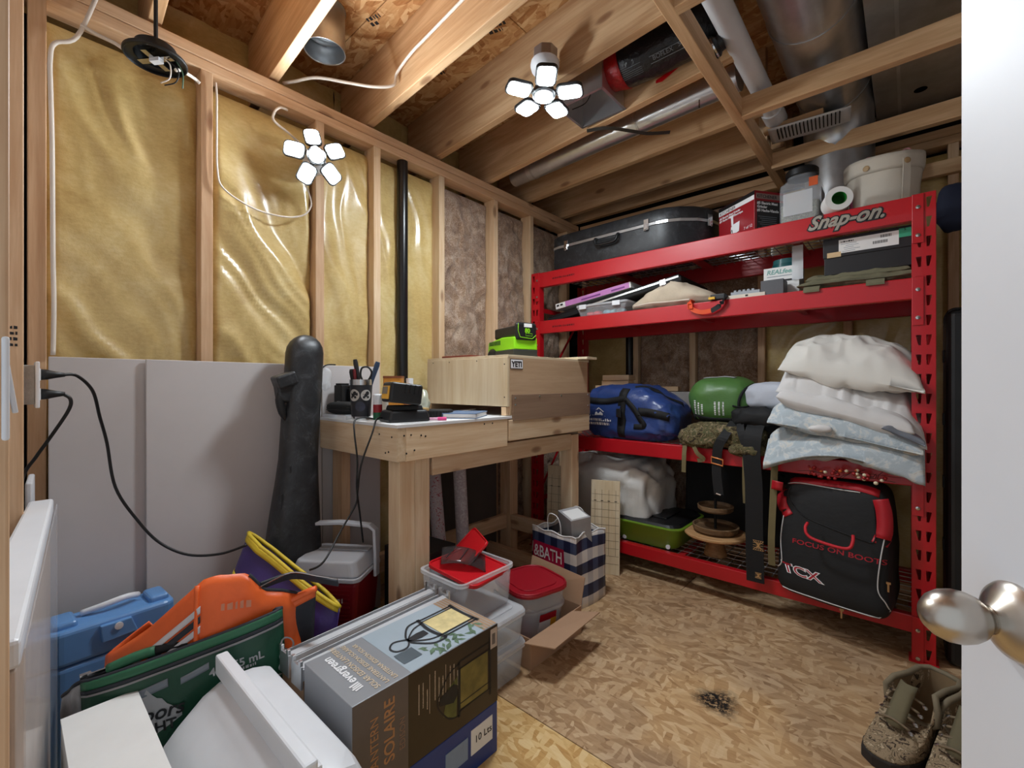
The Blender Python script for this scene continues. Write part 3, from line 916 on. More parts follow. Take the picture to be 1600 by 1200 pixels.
for y in (1.35, 2.0, 2.60):
    G().tube([(-0.27, y, 2.53), (-0.27, y + 0.015, 2.53)], 0.153, 40).build('bead', STEEL, t, smooth='auto')
t = thing('rectangular_duct', 'wide rectangular sheet metal duct with a round hole below the ceiling', 'duct')
g = G().box((0.43, 2.16, 2.555), (1.10, 1.74, 0.21)).build('trunk', STEEL, t, bevel=0.002)
for y in (2.2, 2.62):
    pass
for x in (-0.03, 0.30):
    G().box((x, 2.18, 2.448), (0.012, 1.70, 0.008)).build('drive_seam', STEELB, t)
G().lathe([(0.0, -0.0022), (0.024, -0.0022)], 24, Matrix.Translation((0.045, 2.80, 2.4515))).build('hole', BLACKM, t)  # no opening cut; a flat black disc paints its unlit inside
G().box((-0.145, 2.94, 2.44), (0.05, 0.02, 0.012)).build('tab', CHROME, t)

# white vent grille lying on the bulkhead framing
t = thing('vent_grille', 'white slotted vent grille lying on the bulkhead framing', 'vent', (-0.365, 2.615, 2.352), rot=(0.10, 0.0, 0.10))
g = G()
g.grid(lambda u, v: ((u - .5) * 0.33, (v - .5) * 0.21, -0.010 * (1 - (2 * u - 1) ** 4) * (1 - (2 * v - 1) ** 4) + 0.004), 16, 10)
g.build('face', WHITE, t, smooth=True, solid=0.004)
for k in range(17):
    G().box((-0.125 + 0.0155 * k, -0.035, -0.0065), (0.005, 0.12, 0.012)).build('slot', BLACKM, t)  # solid black bars; the shade inside each opening is painted
board('bulkhead_ledger', ce, (-0.42, 2.545, 2.365), (0.25, 0.04, 0.03), PINE3)

# black vent pipes in the walls
t = tag(G().tube([(-2.031, 1.412, 0.04), (-2.031, 1.412, 2.281)], 0.029, 24).build('drain_pipe', mat('black_abs', rgb(18, 18, 20), 0.28), smooth='auto'), 'black plastic vent pipe standing in the yellow insulated left wall', 'pipe')
t = tag(G().tube([(-1.565, 3.105, 0.03), (-1.565, 3.105, 2.29)], 0.027, 24).build('drain_pipe', bpy.data.materials['black_abs'], smooth='auto'), 'black plastic pipe in the back wall behind the red rack', 'pipe')
t = tag(G().tube([(0.285, 3.06, 0.6), (0.285, 3.06, 2.12)], 0.03, 24).build('drain_pipe', bpy.data.materials['black_abs'], smooth='auto'), 'black pipe on the back wall beside the open door edge', 'pipe')
t = tag(G().blob((0.11, 0.10, 0.20), 0.8, 14, 0.02, 12, 4, M=Matrix.Translation((0.14, 2.62, 1.72))).build('cloth_bundle', mat('navy_cloth', rgb(24, 30, 52), 0.85), smooth=True), 'dark navy cloth bundle hanging behind the top of the rack post', 'cloth')

# cords at the outlet
def cord(name, label, pts, plug_at, plug_dir):
    t = thing(name, label, 'cord')
    G().tube(pts, 0.0042, 8, smooth=7).build('wire', RUBBER, t, smooth=True)
    p = V(*plug_at); d = V(*plug_dir).normalized()
    G().tube([p, p + d * 0.012, p + d * 0.026, p + d * 0.045], [0.014, 0.013, 0.009, 0.005], 12).build('plug', RUBBER, t, smooth=True)
    return t
cord('extension_cord', 'long black cord sagging from the outlet across the white boards', [(-1.66, 0.10, 1.114), (-1.69, 0.13, 1.112), (-1.73, 0.165, 1.07), (-1.78, 0.185, 0.993), (-1.82, 0.205, 0.912), (-1.83, 0.226, 0.771), (-1.83, 0.278, 0.659), (-1.82, 0.333, 0.575), (-1.78, 0.40, 0.527), (-1.72, 0.475, 0.523), (-1.655, 0.535, 0.552)], (-1.66, 0.06, 1.114), (0, 1, 0))
cord('extension_cord', 'short black cord hanging from the lower socket of the outlet', [(-1.66, 0.10, 1.064), (-1.66, 0.115, 1.05), (-1.67, 0.112, 1.02), (-1.70, 0.083, 0.955), (-1.72, 0.055, 0.899), (-1.74, 0.03, 0.84), (-1.75, 0.02, 0.72)], (-1.66, 0.06, 1.064), (0, 1, 0))

# stencilled stamps on the subfloor and studs
for k, (x, y, w) in enumerate(((-1.78, 1.06, 0.07), (-1.86, 1.44, 0.12), (-1.42, 1.44, 0.10))):
    marks('stamp', ce, (x, y, 2.6845), (0.9, 0.3, 0), (0.3, -0.9, 0), w, 0.022, INK, k + 3, rows=2, gap=1.3)
marks('stamp', wf, (-0.7448, -0.012, 1.20), (0, -1, 0), (0, 0, 1), 0.03, 0.006, INK, 2, rows=5)
marks('stamp', wf, (-1.5795, 0.02, 1.22), (0, -1, 0), (0, 0, 1), 0.04, 0.008, INK, 6, rows=4)
# ---------------------------------------------------------------- red storage rack
RX0, RX1, RY0, RY1 = -1.915, 0.081, 2.37, 2.98
rack = thing('storage_rack', 'tall red steel storage rack with four wire shelves along the back wall', 'rack', (0, 0, 0))
PW = 0.068
def post(x0, y, face, inner):
    # x0: left edge; face -1 looks to the room, +1 to the wall; keyhole slots punched through
    g = G(); p = 0.0765; H = 1.835
    rows = int(H / p); s = 1 if face < 0 else -1
    z = 0.0
    while z < H - 0.01:
        z1 = min(z + p, H)
        for c in (0, 1):
            a = x0 + c * PW / 2; b = a + PW / 2
            cx = (a + b) / 2 + (0.002 if c == 0 else -0.002)
            zc = z + 0.018
            if z1 - z < 0.06:
                g.add([(a, y, z), (b, y, z), (b, y, z1), (a, y, z1)], [(0, 1, 2, 3)]); continue
            k = 1 if c == 0 else -1
            # wide at top, narrow at foot, leaning to the fold
            h = [(cx - 0.0035 + 0.003 * k, zc), (cx + 0.0035 + 0.003 * k, zc), (cx + 0.0085, zc + 0.04), (cx - 0.0085, zc + 0.04)]
            vs = [(a, y, z), (b, y, z), (b, y, z1), (a, y, z1)] + [(q[0], y, q[1]) for q in h]
            g.add(vs, [(0, 1, 5, 4), (1, 2, 6, 5), (2, 3, 7, 6), (3, 0, 4, 7)])
        z = z1
    d = 0.045 * (1 if face < 0 else -1)
    for xe in (x0, x0 + PW):
        g.add([(xe, y, 0), (xe, y + d, 0), (xe, y + d, H), (xe, y, H)], [(0, 1, 2, 3)])
    o = g.build('post', RED, rack, solid=0.003)
    G().box((x0 + PW / 2, y + d / 2, 0.003), (PW + 0.02, 0.07, 0.006)).build('foot_plate', RED, o)
    return o
posts = [post(RX0, RY0, -1, 1), post(RX1 - PW, RY0, -1, -1), post(RX0, RY1, 1, 1), post(RX1 - PW, RY1, 1, -1)]
BZ = [(1.735, 1.832), (1.425, 1.510), (0.686, 0.764), (0.108, 0.176)]
for (z0, z1) in BZ:
    for y, f in ((RY0, -1), (RY1, 1)):
        g = G()
        yc = y + (0.018 if f < 0 else -0.018)
        g.box(((RX0 + RX1) / 2, yc, (z0 + z1) / 2), (RX1 - RX0 - 2 * PW + 0.005, 0.036, z1 - z0))
        be = g.build('beam', RED, rack, bevel=0.004)
        for xe in (RX0 + PW * 0.75, RX1 - PW * 0.75):
            G().box((xe, y + 0.004 * f, z1 - 0.095), (PW / 2, 0.005, 0.19)).build('end_plate', RED, be, bevel=0.001)
            for zz in ((z1 - 0.05), (z1 - 0.16)):
                G().lathe([(0.008, 0), (0.007, 0.003), (0, 0.004)], 12, Matrix.Translation((xe, y + f * 0.0065, zz)) @ Matrix.Rotation(PI / 2 if f < 0 else -PI / 2, 4, 'X')).build('rivet', CHROME, be)
    # wire deck
    g = G(); zt = z1 - 0.008
    x = RX0 + PW + 0.01
    while x < RX1 - PW:
        g.box((x, (RY0 + RY1) / 2, zt), (0.0035, RY1 - RY0 - 0.05, 0.0035)); x += 0.05
    y = RY0 + 0.04
    while y < RY1 - 0.02:
        g.box(((RX0 + RX1) / 2, y, zt + 0.003), (RX1 - RX0 - 2 * PW, 0.0045, 0.0035)); y += 0.062
    tag(g.build('wire_deck', WIREM, rack), kind='stuff')
    for x in (-1.42, -0.92, -0.42):
        G().box((x, (RY0 + RY1) / 2, zt - 0.016), (0.03, RY1 - RY0 - 0.075, 0.024)).build('deck_support', RED, rack)
# side braces
for x in (RX0 + 0.01, RX1 - 0.01):
    for z in (0.3, 0.95, 1.6):
        G().box((x, (RY0 + RY1) / 2, z), (0.004, RY1 - RY0 - 0.1, 0.03)).build('side_brace', RED, rack)
    d = V(0, RY1 - RY0 - 0.1, 0.62)
    for z in (0.32, 0.97):
        G().tube([(x, RY0 + 0.05, z), (x, RY1 - 0.05, z + 0.6)], 0.008, 6).build('side_brace', RED, rack)
SILV = mat('badge_silver', rgb(176, 172, 162), 0.35, 0.7)
bb = G().box((0, 0, 0), (0.001, 0.001, 0.001))
lettering('lettering', 'Snap-on.', rack, (-0.335, RY0 - 0.0012, 1.772), (1, 0, 0), (0, 0, 1), 0.080, INK, bold=0.0075, shear=0.45, depth=0.0008, sx=0.95)
lettering('lettering', 'Snap-on.', rack, (-0.335, RY0 - 0.0026, 1.772), (1, 0, 0), (0, 0, 1), 0.080, SILV, bold=0.0022, shear=0.45, depth=0.0008, sx=0.95)
DRI = mat('dark_red_ink', rgb(90, 8, 16), 0.5, var=0)
for z in (1.775, 1.46):
    marks('stamp', rack, (-1.74, RY0 - 0.0008, z), (1, 0, 0), (0, 0, 1), 0.17, 0.012, DRI, 2)
# ---------------------------------------------------------------- things on the rack
S1, S2, S3, S4 = 1.832, 1.508, 0.762, 0.174

# --- top shelf: instrument case
t = thing('instrument_case', 'big black hard instrument case with silver rim on the top shelf', 'case', (0, 0, S1))
plan = [(-1.79, 2.46), (-1.77, 2.43), (-1.72, 2.415), (-1.05, 2.40), (-0.99, 2.41), (-0.93, 2.44), (-0.86, 2.50), (-0.81, 2.58), (-0.795, 2.67), (-0.82, 2.77), (-0.88, 2.84), (-1.0, 2.87), (-1.70, 2.83), (-1.77, 2.80), (-1.79, 2.75)]
def inset(p, k):
    cx, cy = -1.3, 2.63
    return [(cx + (x - cx) * k, cy + (y - cy) * k) for x, y in p]
def shell(z0, z1, ka, kb):
    g = G(); n = len(plan)
    for z, k in ((z0, ka), (z0 + (z1 - z0) * 0.2, 1.0 if ka < 1 else 1.0), (z0 + (z1 - z0) * 0.8, 1.0), (z1, kb)):
        g.v += [(x, y, z) for x, y in inset(plan, k)]
    for j in range(3):
        for i in range(n):
            i2 = (i + 1) % n
            g.f.append((j * n + i, j * n + i2, (j + 1) * n + i2, (j + 1) * n + i)); g.m.append(0)
    g.f.append(tuple(range(n - 1, -1, -1))); g.m.append(0)
    g.f.append(tuple(range(3 * n, 4 * n))); g.m.append(0)
    return g
shell(0.0, 0.150, 0.97, 1.0).build('lower_shell', SCUFF, t, smooth='auto', bevel=0.006)
shell(0.162, 0.235, 1.0, 0.965).build('upper_shell', SCUFF, t, smooth='auto', bevel=0.006)
G().prism(inset(plan, 1.008), 0.148, 0.164).build('rim', STEELB, t, bevel=0.001)
for x, y, a in ((-1.66, 2.412, 0), (-1.105, 2.398, 0), (-0.815, 2.56, 1.05)):
    l = G(); M = Matrix.Translation((x, y, 0.15)) @ Matrix.Rotation(a, 4, 'Z')
    l.box((0, -0.004, 0.005), (0.028, 0.008, 0.062), M=M); l.box((0, -0.010, -0.006), (0.018, 0.006, 0.03), M=M)
    l.tube([(-0.008, -0.012, -0.022), (0.0, -0.015, -0.032), (0.008, -0.012, -0.022)], 0.002, 6, M)
    l.build('latch', CHROME, t, bevel=0.001)
h = G()
h.tube([(-1.43, 2.405, 0.145), (-1.43, 2.385, 0.140), (-1.425, 2.38, 0.112), (-1.40, 2.378, 0.10), (-1.31, 2.376, 0.10), (-1.285, 2.378, 0.112), (-1.28, 2.385, 0.140), (-1.28, 2.405, 0.145)], 0.008, 10, smooth=4)
h.build('handle', BLACK, t, smooth=True)
G().box((-1.355, 2.402, 0.118), (0.10, 0.004, 0.03)).build('handle_pad', BLACKM, t, bevel=0.002)

# --- red meat grinder carton
cx = V(-0.562, 2.43, S1)
t = thing('grinder_carton', 'red and black appliance carton on the top shelf beside the black case', 'box', cx, math.atan2(0.15, -0.214) - PI / 2)
# local: +y runs along the red face (to the left), +x runs along the black face (right/back)
REDC = mat('carton_red', rgb(150, 22, 32), 0.4, var=0.06); BLKC = mat('carton_black', rgb(24, 22, 24), 0.4)
L, D_, Hh = 0.255, 0.19, 0.208
G().box((D_ / 2, L / 2, Hh / 2), (D_, L, Hh)).build('carton', REDC, t, bevel=0.0015)
G().box((D_ / 2 + 0.006, -0.0008, Hh / 2 - 0.022), (D_ - 0.014, 0.0012, Hh - 0.055)).build('black_panel', BLKC, t)
G().box((D_ / 2 + 0.004, -0.0009, Hh - 0.026), (D_ - 0.012, 0.0012, 0.026)).build('grey_band', mat('carton_grey', rgb(150, 128, 122), 0.5), t)
lettering('lettering', 'KITCHENER', t, (0.012, -0.002, Hh - 0.034), (1, 0, 0), (0, 0, 1), 0.022, BLKC)
lettering('lettering', '#5 Electric Meat\nGrinder\n#5 Hache-Viande', t, (0.014, -0.002, Hh - 0.066), (1, 0, 0), (0, 0, 1), 0.018, INKW, bold=0.0006)
for k in range(7):
    G().box((0.075 + 0.004 * (k % 3), -0.0018, 0.082 - 0.0095 * k), (0.11 - 0.012 * (k % 3), 0.0006, 0.0022)).build('print', GREYINK, t)
# red face, local x = 0 plane, read from +y end to 0
G().box((-0.0008, L / 2, Hh - 0.012), (0.0012, L, 0.02)).build('dark_band', BLKC, t)
G().box((-0.001, L / 2, Hh - 0.033), (0.0012, L - 0.004, 0.022)).build('white_band', INKW, t)
lettering('lettering', 'KITCHENER', t, (-0.0022, L - 0.01, Hh - 0.041), (0, -1, 0), (0, 0, 1), 0.022, BLKC)
lettering('lettering', '#5 Electric Meat Grinder\n#5 Hache-Viande Electrique', t, (-0.0012, L - 0.008, Hh - 0.064), (0, -1, 0), (0, 0, 1), 0.015, INKW, bold=0.0004)
lettering('lettering', '7 of 12', t, (-0.0012, 0.07, 0.035), (0, -1, 0), (0, 0, 1), 0.02, INKW)
g = G(); M = frame((-0.0012, L - 0.09, 0.028), (0, -1, 0), (0, 0, 1))
flat(g, [(0.0, 0.0), (0.062, 0.015), (0.066, 0.065), (0.02, 0.06), (0.004, 0.05)], M); flat(g, [(0.008, 0.055), (0.022, 0.055), (0.02, 0.1), (0.03, 0.112), (-0.012, 0.112), (0.004, 0.098)], M, z=0.0003)
g.build('grinder_print', INKW, t)
g = G(); stroke(g, [(0.0, 0.01), (0.01, 0.035), (0.016, 0.012), (0.004, 0.006)], 0.004, M, smooth=4, z=0.0006); g.build('print', INK, t)
G().box((-0.001, L - 0.025, 0.018), (0.0012, 0.04, 0.026)).build('barcode_sticker', WHITEP, t)

# --- square clear jar
t = thing('storage_jar', 'clear square plastic jar with black lid half full of pellets', 'jar', (-0.375, 2.50, S1))
body = G(); sec = []
prof = [(0.150, 0.0), (0.162, 0.012), (0.164, 0.16), (0.158, 0.19), (0.135, 0.212), (0.118, 0.222), (0.114, 0.238)]
n = len(rrect(1, 1, 0.1))
for w, z in prof:
    body.v += [(x, y, z) for x, y in rrect(w, w, w * (0.16 if z < 0.2 else 0.4))]
for j in range(len(prof) - 1):
    for i in range(n):
        i2 = (i + 1) % n
        body.f.append((j * n + i, j * n + i2, (j + 1) * n + i2, (j + 1) * n + i)); body.m.append(0)
body.f.append(tuple(range(n - 1, -1, -1))); body.m.append(0)
body.build('body', CLEART, t, smooth='auto')
def pel(p): return p
PEL = mat('grey_green_pellets', rgb(128, 132, 116), 0.7, var=0.5, vscale=160, bump=0.6, bscale=200)
G().prism(rrect(0.152, 0.152, 0.02), 0.006, 0.095).build('pellets', PEL, t)
G().lathe([(0.064, 0.232), (0.067, 0.236), (0.067, 0.262), (0.06, 0.270), (0.0, 0.271)], 32).build('lid', BLACK, t, smooth='auto')
G().box((-0.005, -0.0835, 0.092), (0.115, 0.0012, 0.105)).build('label_foil', glass('glossy_clear_label', (0.9, 0.92, 0.95, 1), 0.35, 0.08), t)
G().box((0.0835, -0.01, 0.10), (0.0012, 0.11, 0.10)).build('side_label', mat('grey_label', rgb(120, 118, 122), 0.6, var=0.3, vscale=60), t)
G().box((0.056, -0.0835, 0.176), (0.034, 0.0014, 0.04)).build('orange_sticker', mat('orange_sticker', rgb(206, 86, 30), 0.5), t)

# --- tape roll
t = thing('tape_roll', 'white paper roll with green core on the top shelf edge', 'roll', (-0.232, 2.395, S1 + 0.050), rot=(PI / 2, 0, 0.3))
G().lathe([(0.027, -0.045), (0.05, -0.045), (0.05, 0.045), (0.027, 0.045), (0.027, -0.045)], 36, cap=False).build('paper', WHITEP, t, smooth='auto')
G().lathe([(0.027, 0.046), (0.0255, 0.046), (0.0255, -0.046), (0.027, -0.046)], 30, cap=False).build('core', mat('green_core', rgb(28, 120, 40), 0.5), t, smooth='auto')
G().lathe([(0.0, 0.0), (0.0255, 0.0)], 24).build('core_web', bpy.data.materials['green_core'], t)

# --- cream fabric basket
CREAM = mat('cream_canvas', rgb(214, 204, 188), 0.85, var=0.05, bump=0.15, bscale=240)
t = thing('fabric_basket', 'cream canvas basket with rope handles on the top right of the rack', 'basket', (-0.085, 2.66, S1))
def bk(u, v):
    a = 2 * PI * u; z = 0.262 * v
    r = 0.118 + 0.018 * v + 0.004 * noise.noise(Vector((math.cos(a) * 2, math.sin(a) * 2, v * 3)))
    if v > 0.78: r += 0.004
    return (math.cos(a) * r * 1.0, math.sin(a) * r * 0.92, z + 0.006 * math.sin(2 * a + 1) * v)
g = G().grid(bk, 48, 22); g.build('shell', CREAM, t, smooth=True, solid=0.006)
G().lathe([(0.0, 0.004), (0.116, 0.004)], 40, sy=0.92).build('base', CREAM, t)
g = G().grid(lambda u, v: tuple(V(*bk(u, 0.74 + 0.26 * v)) * 1.0 + V(math.cos(2 * PI * u), math.sin(2 * PI * u), 0) * 0.004), 48, 4); g.build('folded_cuff', CREAM, t, smooth=True, solid=0.003)
for a in (-1.95, -0.95):
    p = V(math.cos(a) * 0.143, math.sin(a) * 0.132, 0.215)
    G().lathe([(0.012, 0), (0.013, 0.003), (0.009, 0.005), (0.006, 0.005)], 16, axis_matrix(p, (math.cos(a), math.sin(a), 0))).build('eyelet', mat('tan_eyelet', rgb(178, 146, 104), 0.5), t, smooth='auto')
a = -0.95
G().ribbon([V(math.cos(a) * 0.143, math.sin(a) * 0.133, 0.225), V(math.cos(a) * 0.141, math.sin(a) * 0.131, 0.15), V(math.cos(a) * 0.134, math.sin(a) * 0.124, 0.05), V(math.cos(a) * 0.128, math.sin(a) * 0.118, 0.0)], (-math.sin(a), math.cos(a), 0), 0.03, 0.003).build('strap', CREAM, t)
PINKR = mat('pink_rope', rgb(188, 130, 132), 0.8, var=0.2, vscale=80)
G().tube([(-0.10, 0.0, 0.25), (-0.08, 0.02, 0.30), (-0.05, 0.04, 0.325), (-0.03, 0.05, 0.29), (-0.06, 0.06, 0.26)], 0.004, 6, smooth=6).build('rope_handle', PINKR, t, smooth=True)
G().tube([(0.06, 0.06, 0.26), (0.05, 0.07, 0.31), (0.09, 0.05, 0.325), (0.11, 0.04, 0.25)], 0.004, 6, smooth=6).build('rope_handle', PINKR, t, smooth=True)
g = G()
for k in range(3):
    a0 = -2.62 + 0.05 * k
    g.tube([V(math.cos(a0) * (0.126 + 0.012 * v), math.sin(a0) * (0.118 + 0.012 * v), 0.03 + 0.1 * v + 0.003 * math.sin(v * 30)) for v in [i / 10 for i in range(11)]], 0.0025, 5)
g.build('pink_tassel', mat('pink_yarn', rgb(214, 132, 178), 0.8), t)

# --- second shelf: slanted black case, pink box, lidded tub, canvas bag
t = thing('flat_case', 'flat black case with silver edge tilted on the second shelf', 'case', (-1.40, 2.66, S2), rot=(0, 0, 0))
M = Matrix.Translation((0.02, 0, 0.085)) @ Matrix.Rotation(-0.165, 4, 'Y')
G().box((0, 0, 0), (0.92, 0.44, 0.032), M=M).build('body', BLACKM, t, bevel=0.006)
G().box((0, 0, 0.022), (0.90, 0.43, 0.012), M=M).build('lid', BLACK, t, bevel=0.004)
G().box((0.12, -0.222, 0.012), (0.66, 0.006, 0.010), M=M).build('silver_edge', STEELB, t)
g = G(); g.box((0.36, -0.226, 0.006), (0.035, 0.006, 0.03), M=M); g.tube([(0.348, -0.23, -0.01), (0.36, -0.233, -0.018), (0.372, -0.23, -0.01)], 0.002, 6, M); g.build('latch', CHROME, t)
t = thing('flat_box', 'thin pink and white box lying on the tilted black case', 'box', (-1.50, 2.58, S2 + 0.135), rot=(0, -0.13, 0))
PINKB = mat('pink_print', rgb(196, 128, 190), 0.45, var=0.1)
G().box((0, 0, 0), (0.55, 0.26, 0.036)).build('carton', WHITEP, t, bevel=0.001)
G().box((0.035, -0.1308, 0), (0.46, 0.0012, 0.034)).build('pink_band', PINKB, t)
for k, (x, w) in enumerate(((0.0, 0.14), (0.19, 0.09))):
    G().box((x, -0.1318, -0.004), (w, 0.0006, 0.010)).build('print', mat('violet_ink', rgb(120, 60, 130), 0.5), t)
G().box((-0.255, -0.1318, 0.003), (0.02, 0.0006, 0.012)).build('barcode', INK, t)
G().box((-0.225, -0.1318, 0.003), (0.02, 0.0006, 0.012)).build('barcode', INK, t)
t = tag(G().box((0, 0, 0), (0.16, 0.16, 0.02), rot=(0, -0.165, 0)).build('paper_stack', WHITEP, loc=(-1.10, 2.60, S2 + 0.172), bevel=0.001), 'small stack of white paper on the tilted black case', 'paper')

t = thing('lidded_tub', 'small clear lidded tub with coloured bits on the second shelf', 'tub', (-1.40, 2.475, S2))
g = G().frust(0.0, 0.062, (0.30, 0.13), (0.34, 0.155)); g.build('body', CLEAR, t, bevel=0.008)
g = G().prism(rrect(0.355, 0.17, 0.02), 0.062, 0.076); g.build('lid', CLEARF, t, bevel=0.002)
for x in (-0.12, 0.11):
    G().box((x, -0.088, 0.062), (0.05, 0.006, 0.028)).build('clip', WHITE, t, bevel=0.001)
for k, (x, c) in enumerate(((-0.10, rgb(206, 60, 66)), (-0.05, rgb(214, 74, 84)), (0.02, rgb(120, 170, 186)), (0.07, rgb(130, 186, 196)), (0.11, rgb(140, 180, 190)))):
    G().blob((0.06, 0.06, 0.035), 0.9, 8, 0.003, 20, k, M=Matrix.Translation((x, -0.02, 0.003))).build('content', mat('tub_bit_%d' % k, c, 0.6), t, smooth=True)

t = thing('canvas_bag', 'crumpled beige canvas bag slumped on the second shelf', 'bag', (-0.985, 2.50, S2))
CANV = mat('beige_canvas', rgb(196, 180, 158), 0.9, var=0.1, vscale=14, bump=0.3, bscale=120)
def slump(p):
    k = max(0.0, 1 - abs(p.x + 0.0) / 0.26)
    return (p.x, p.y, p.z * (0.45 + 0.75 * k))
G().blob((0.48, 0.20, 0.135), 0.8, 30, 0.022, 11, 3, fn=slump, ridge=True).build('body', CANV, t, smooth=True)
G().tube([(-0.2, -0.09, 0.03), (-0.1, -0.105, 0.035), (0.0, -0.108, 0.03), (0.12, -0.1, 0.03)], 0.004, 6, smooth=5).build('drawstring', CREAM, t)

t = thing('ratchet_strap', 'orange strap with black buckle hanging over the second shelf beam', 'strap', (-0.80, 2.36, S2))
ORS = mat('orange_web', rgb(222, 84, 44), 0.8)
G().ribbon([(-0.05, 0.06, 0.012), (-0.05, 0.0, 0.012), (-0.048, -0.008, 0.0), (-0.035, -0.012, -0.03), (0.01, -0.016, -0.052), (0.06, -0.014, -0.05)], (0.5, 0, 0.6), 0.022, 0.003, smooth=5).build('strap', ORS, t)
G().ribbon([(0.06, -0.014, -0.052), (0.10, -0.014, -0.03), (0.12, -0.01, 0.0), (0.125, 0.03, 0.012)], (0.4, 0, 0.5), 0.024, 0.003, smooth=5).build('black_strap', BLACKM, t)
g = G(); g.box((0.085, 0.03, 0.02), (0.07, 0.05, 0.028)); g.build('buckle', BLACK, t, bevel=0.004)
G().box((0.06, 0.0, 0.014), (0.03, 0.012, 0.012)).build('yellow_tag', mat('yellow_tag', rgb(222, 170, 40), 0.5), t)
G().tube([(-0.055, -0.014, -0.004), (-0.052, -0.018, -0.03), (-0.03, -0.018, -0.03), (-0.033, -0.014, -0.004)], 0.003, 6, closed=True).build('ring', ORS, t)

t = thing('parts_tray', 'grey plastic piece on a white tray on the second shelf', 'tray', (-0.605, 2.44, S2))
G().box((0, 0, 0.01), (0.20, 0.12, 0.02)).build('tray', CREAM, t, bevel=0.002)
g = G(); g.box((0.005, 0.0, 0.03), (0.13, 0.06, 0.02)); 
for k in range(5): g.box((-0.04 + 0.02 * k, -0.02, 0.043), (0.012, 0.02, 0.01))
g.build('grey_piece', mat('light_grey_plastic', rgb(150, 154, 160), 0.5), t, bevel=0.001)
G().box((0.02, -0.0606, 0.012), (0.012, 0.001, 0.008)).build('notch', INK, t)
t = tag(G().box((0, 0, 0.036), (0.095, 0.09, 0.072)).build('grey_box', mat('mid_grey_card', rgb(84, 84, 88), 0.6), loc=(-0.478, 2.43, S2), bevel=0.002), 'small plain dark grey box in front of the white carton', 'box')
t = thing('white_carton', 'small white printed carton behind the dark grey box', 'box', (-0.46, 2.56, S2), 0.0)
G().box((0, 0, 0.075), (0.15, 0.14, 0.15)).build('carton', WHITEP, t, bevel=0.001)
TEAL = mat('teal_ink', rgb(128, 178, 168), 0.6)
lettering('lettering', 'REALfeel', t, (-0.062, -0.0706, 0.118), (1, 0, 0), (0, 0, 1), 0.03, TEAL, bold=0.0008, shear=0.2)
for z, w in ((0.106, 0.12), (0.082, 0.05)):
    G().box((0, -0.0706, z), (w, 0.0006, 0.003)).build('print', GREYINK, t)
G().box((0.035, -0.0707, 0.083), (0.05, 0.0006, 0.009)).build('print', INK, t)
t = thing('tape_roll', 'teal tape rolls stacked on the small white carton', 'tape', (-0.45, 2.565, S2 + 0.151))
G().lathe([(0.04, 0), (0.062, 0), (0.062, 0.02), (0.04, 0.02), (0.04, 0)], 32, cap=False).build('roll', mat('teal_tape', rgb(40, 116, 124), 0.3), t, smooth='auto')
G().lathe([(0.038, 0.021), (0.058, 0.021), (0.058, 0.042), (0.038, 0.042), (0.038, 0.021)], 32, cap=False).build('roll', mat('teal_tape_light', rgb(70, 140, 146), 0.3), t, smooth='auto')
t = tag(G().box((0, 0, 0), (0.045, 0.003, 0.16)).build('plastic_tab', CLEARF, loc=(-0.39, 2.48, 1.665)), 'hanging clear plastic tab below the top shelf', 'tab')

OLIVE = mat('olive_canvas', rgb(112, 108, 84), 0.9, var=0.15, vscale=16, bump=0.25, bscale=160)
t = thing('folded_pouch', 'folded olive fabric pouch with hooks under the black shoe box', 'pouch', (-0.17, 2.53, S2))
G().pillow(0.42, 0.28, 0.05, wr=0.008, seed=5, p=6, pinch=0.02, ws=(10, 4)).build('fabric', OLIVE, t, smooth=True)
G().pillow(0.36, 0.24, 0.035, wr=0.008, seed=9, p=6, pinch=0.02, M=Matrix.Translation((0.0, 0.01, 0.032))).build('fabric', OLIVE, t, smooth=True)
for x in (-0.15, 0.07):
    G().ribbon([(x, -0.12, 0.02), (x, -0.155, 0.012), (x, -0.168, 0.0), (x, -0.168, -0.012)], (1, 0, 0), 0.06, 0.004, smooth=4).build('hook_strap', OLIVE, t)
t = thing('shoe_box', 'black shoe box with white label and green sticker on the second shelf', 'box', (-0.132, 2.56, S2 + 0.066), 0.0)
BXM = mat('shoe_box_card', rgb(28, 27, 30), 0.45, var=0.15)
G().box((0, 0, 0.072), (0.296, 0.26, 0.144)).build('base', BXM, t, bevel=0.0015)
G().box((0, 0, 0.118), (0.304, 0.268, 0.085)).build('lid', BXM, t, bevel=0.0015)
G().box((0.005, -0.1346, 0.118), (0.20, 0.0012, 0.058)).build('label', WHITEP, t)
marks('print', t, (-0.088, -0.1356, 0.134), (1, 0, 0), (0, 0, 1), 0.045, 0.007, INK, 4)
for k in range(5):
    G().box((-0.06 + 0.012 * (k % 2), -0.1354, 0.127 - 0.008 * k), (0.055 - 0.01 * (k % 3), 0.0006, 0.0018)).build('print', GREYINK, t)
for bx, bz, nb in ((0.045, 0.112, 16), (0.07, 0.134, 12)):
    g = G()
    for k in range(nb): g.box((bx - 0.022 + 0.003 * k, -0.1354, bz), (0.0012 + 0.0008 * (k % 3 == 0), 0.0006, 0.012))
    g.build('barcode', INK, t)
G().box((0.125, -0.1348, 0.134), (0.04, 0.0014, 0.036)).build('green_sticker', mat('green_sticker', rgb(58, 168, 128), 0.6), t)
lettering('lettering', '5', t, (0.12, -0.1362, 0.142), (1, 0, 0), (0, 0, 1), 0.014, INK)
G().box((-0.112, -0.1348, 0.086), (0.05, 0.0014, 0.022)).build('tan_sticker', mat('tan_sticker', rgb(214, 184, 140), 0.7), t)

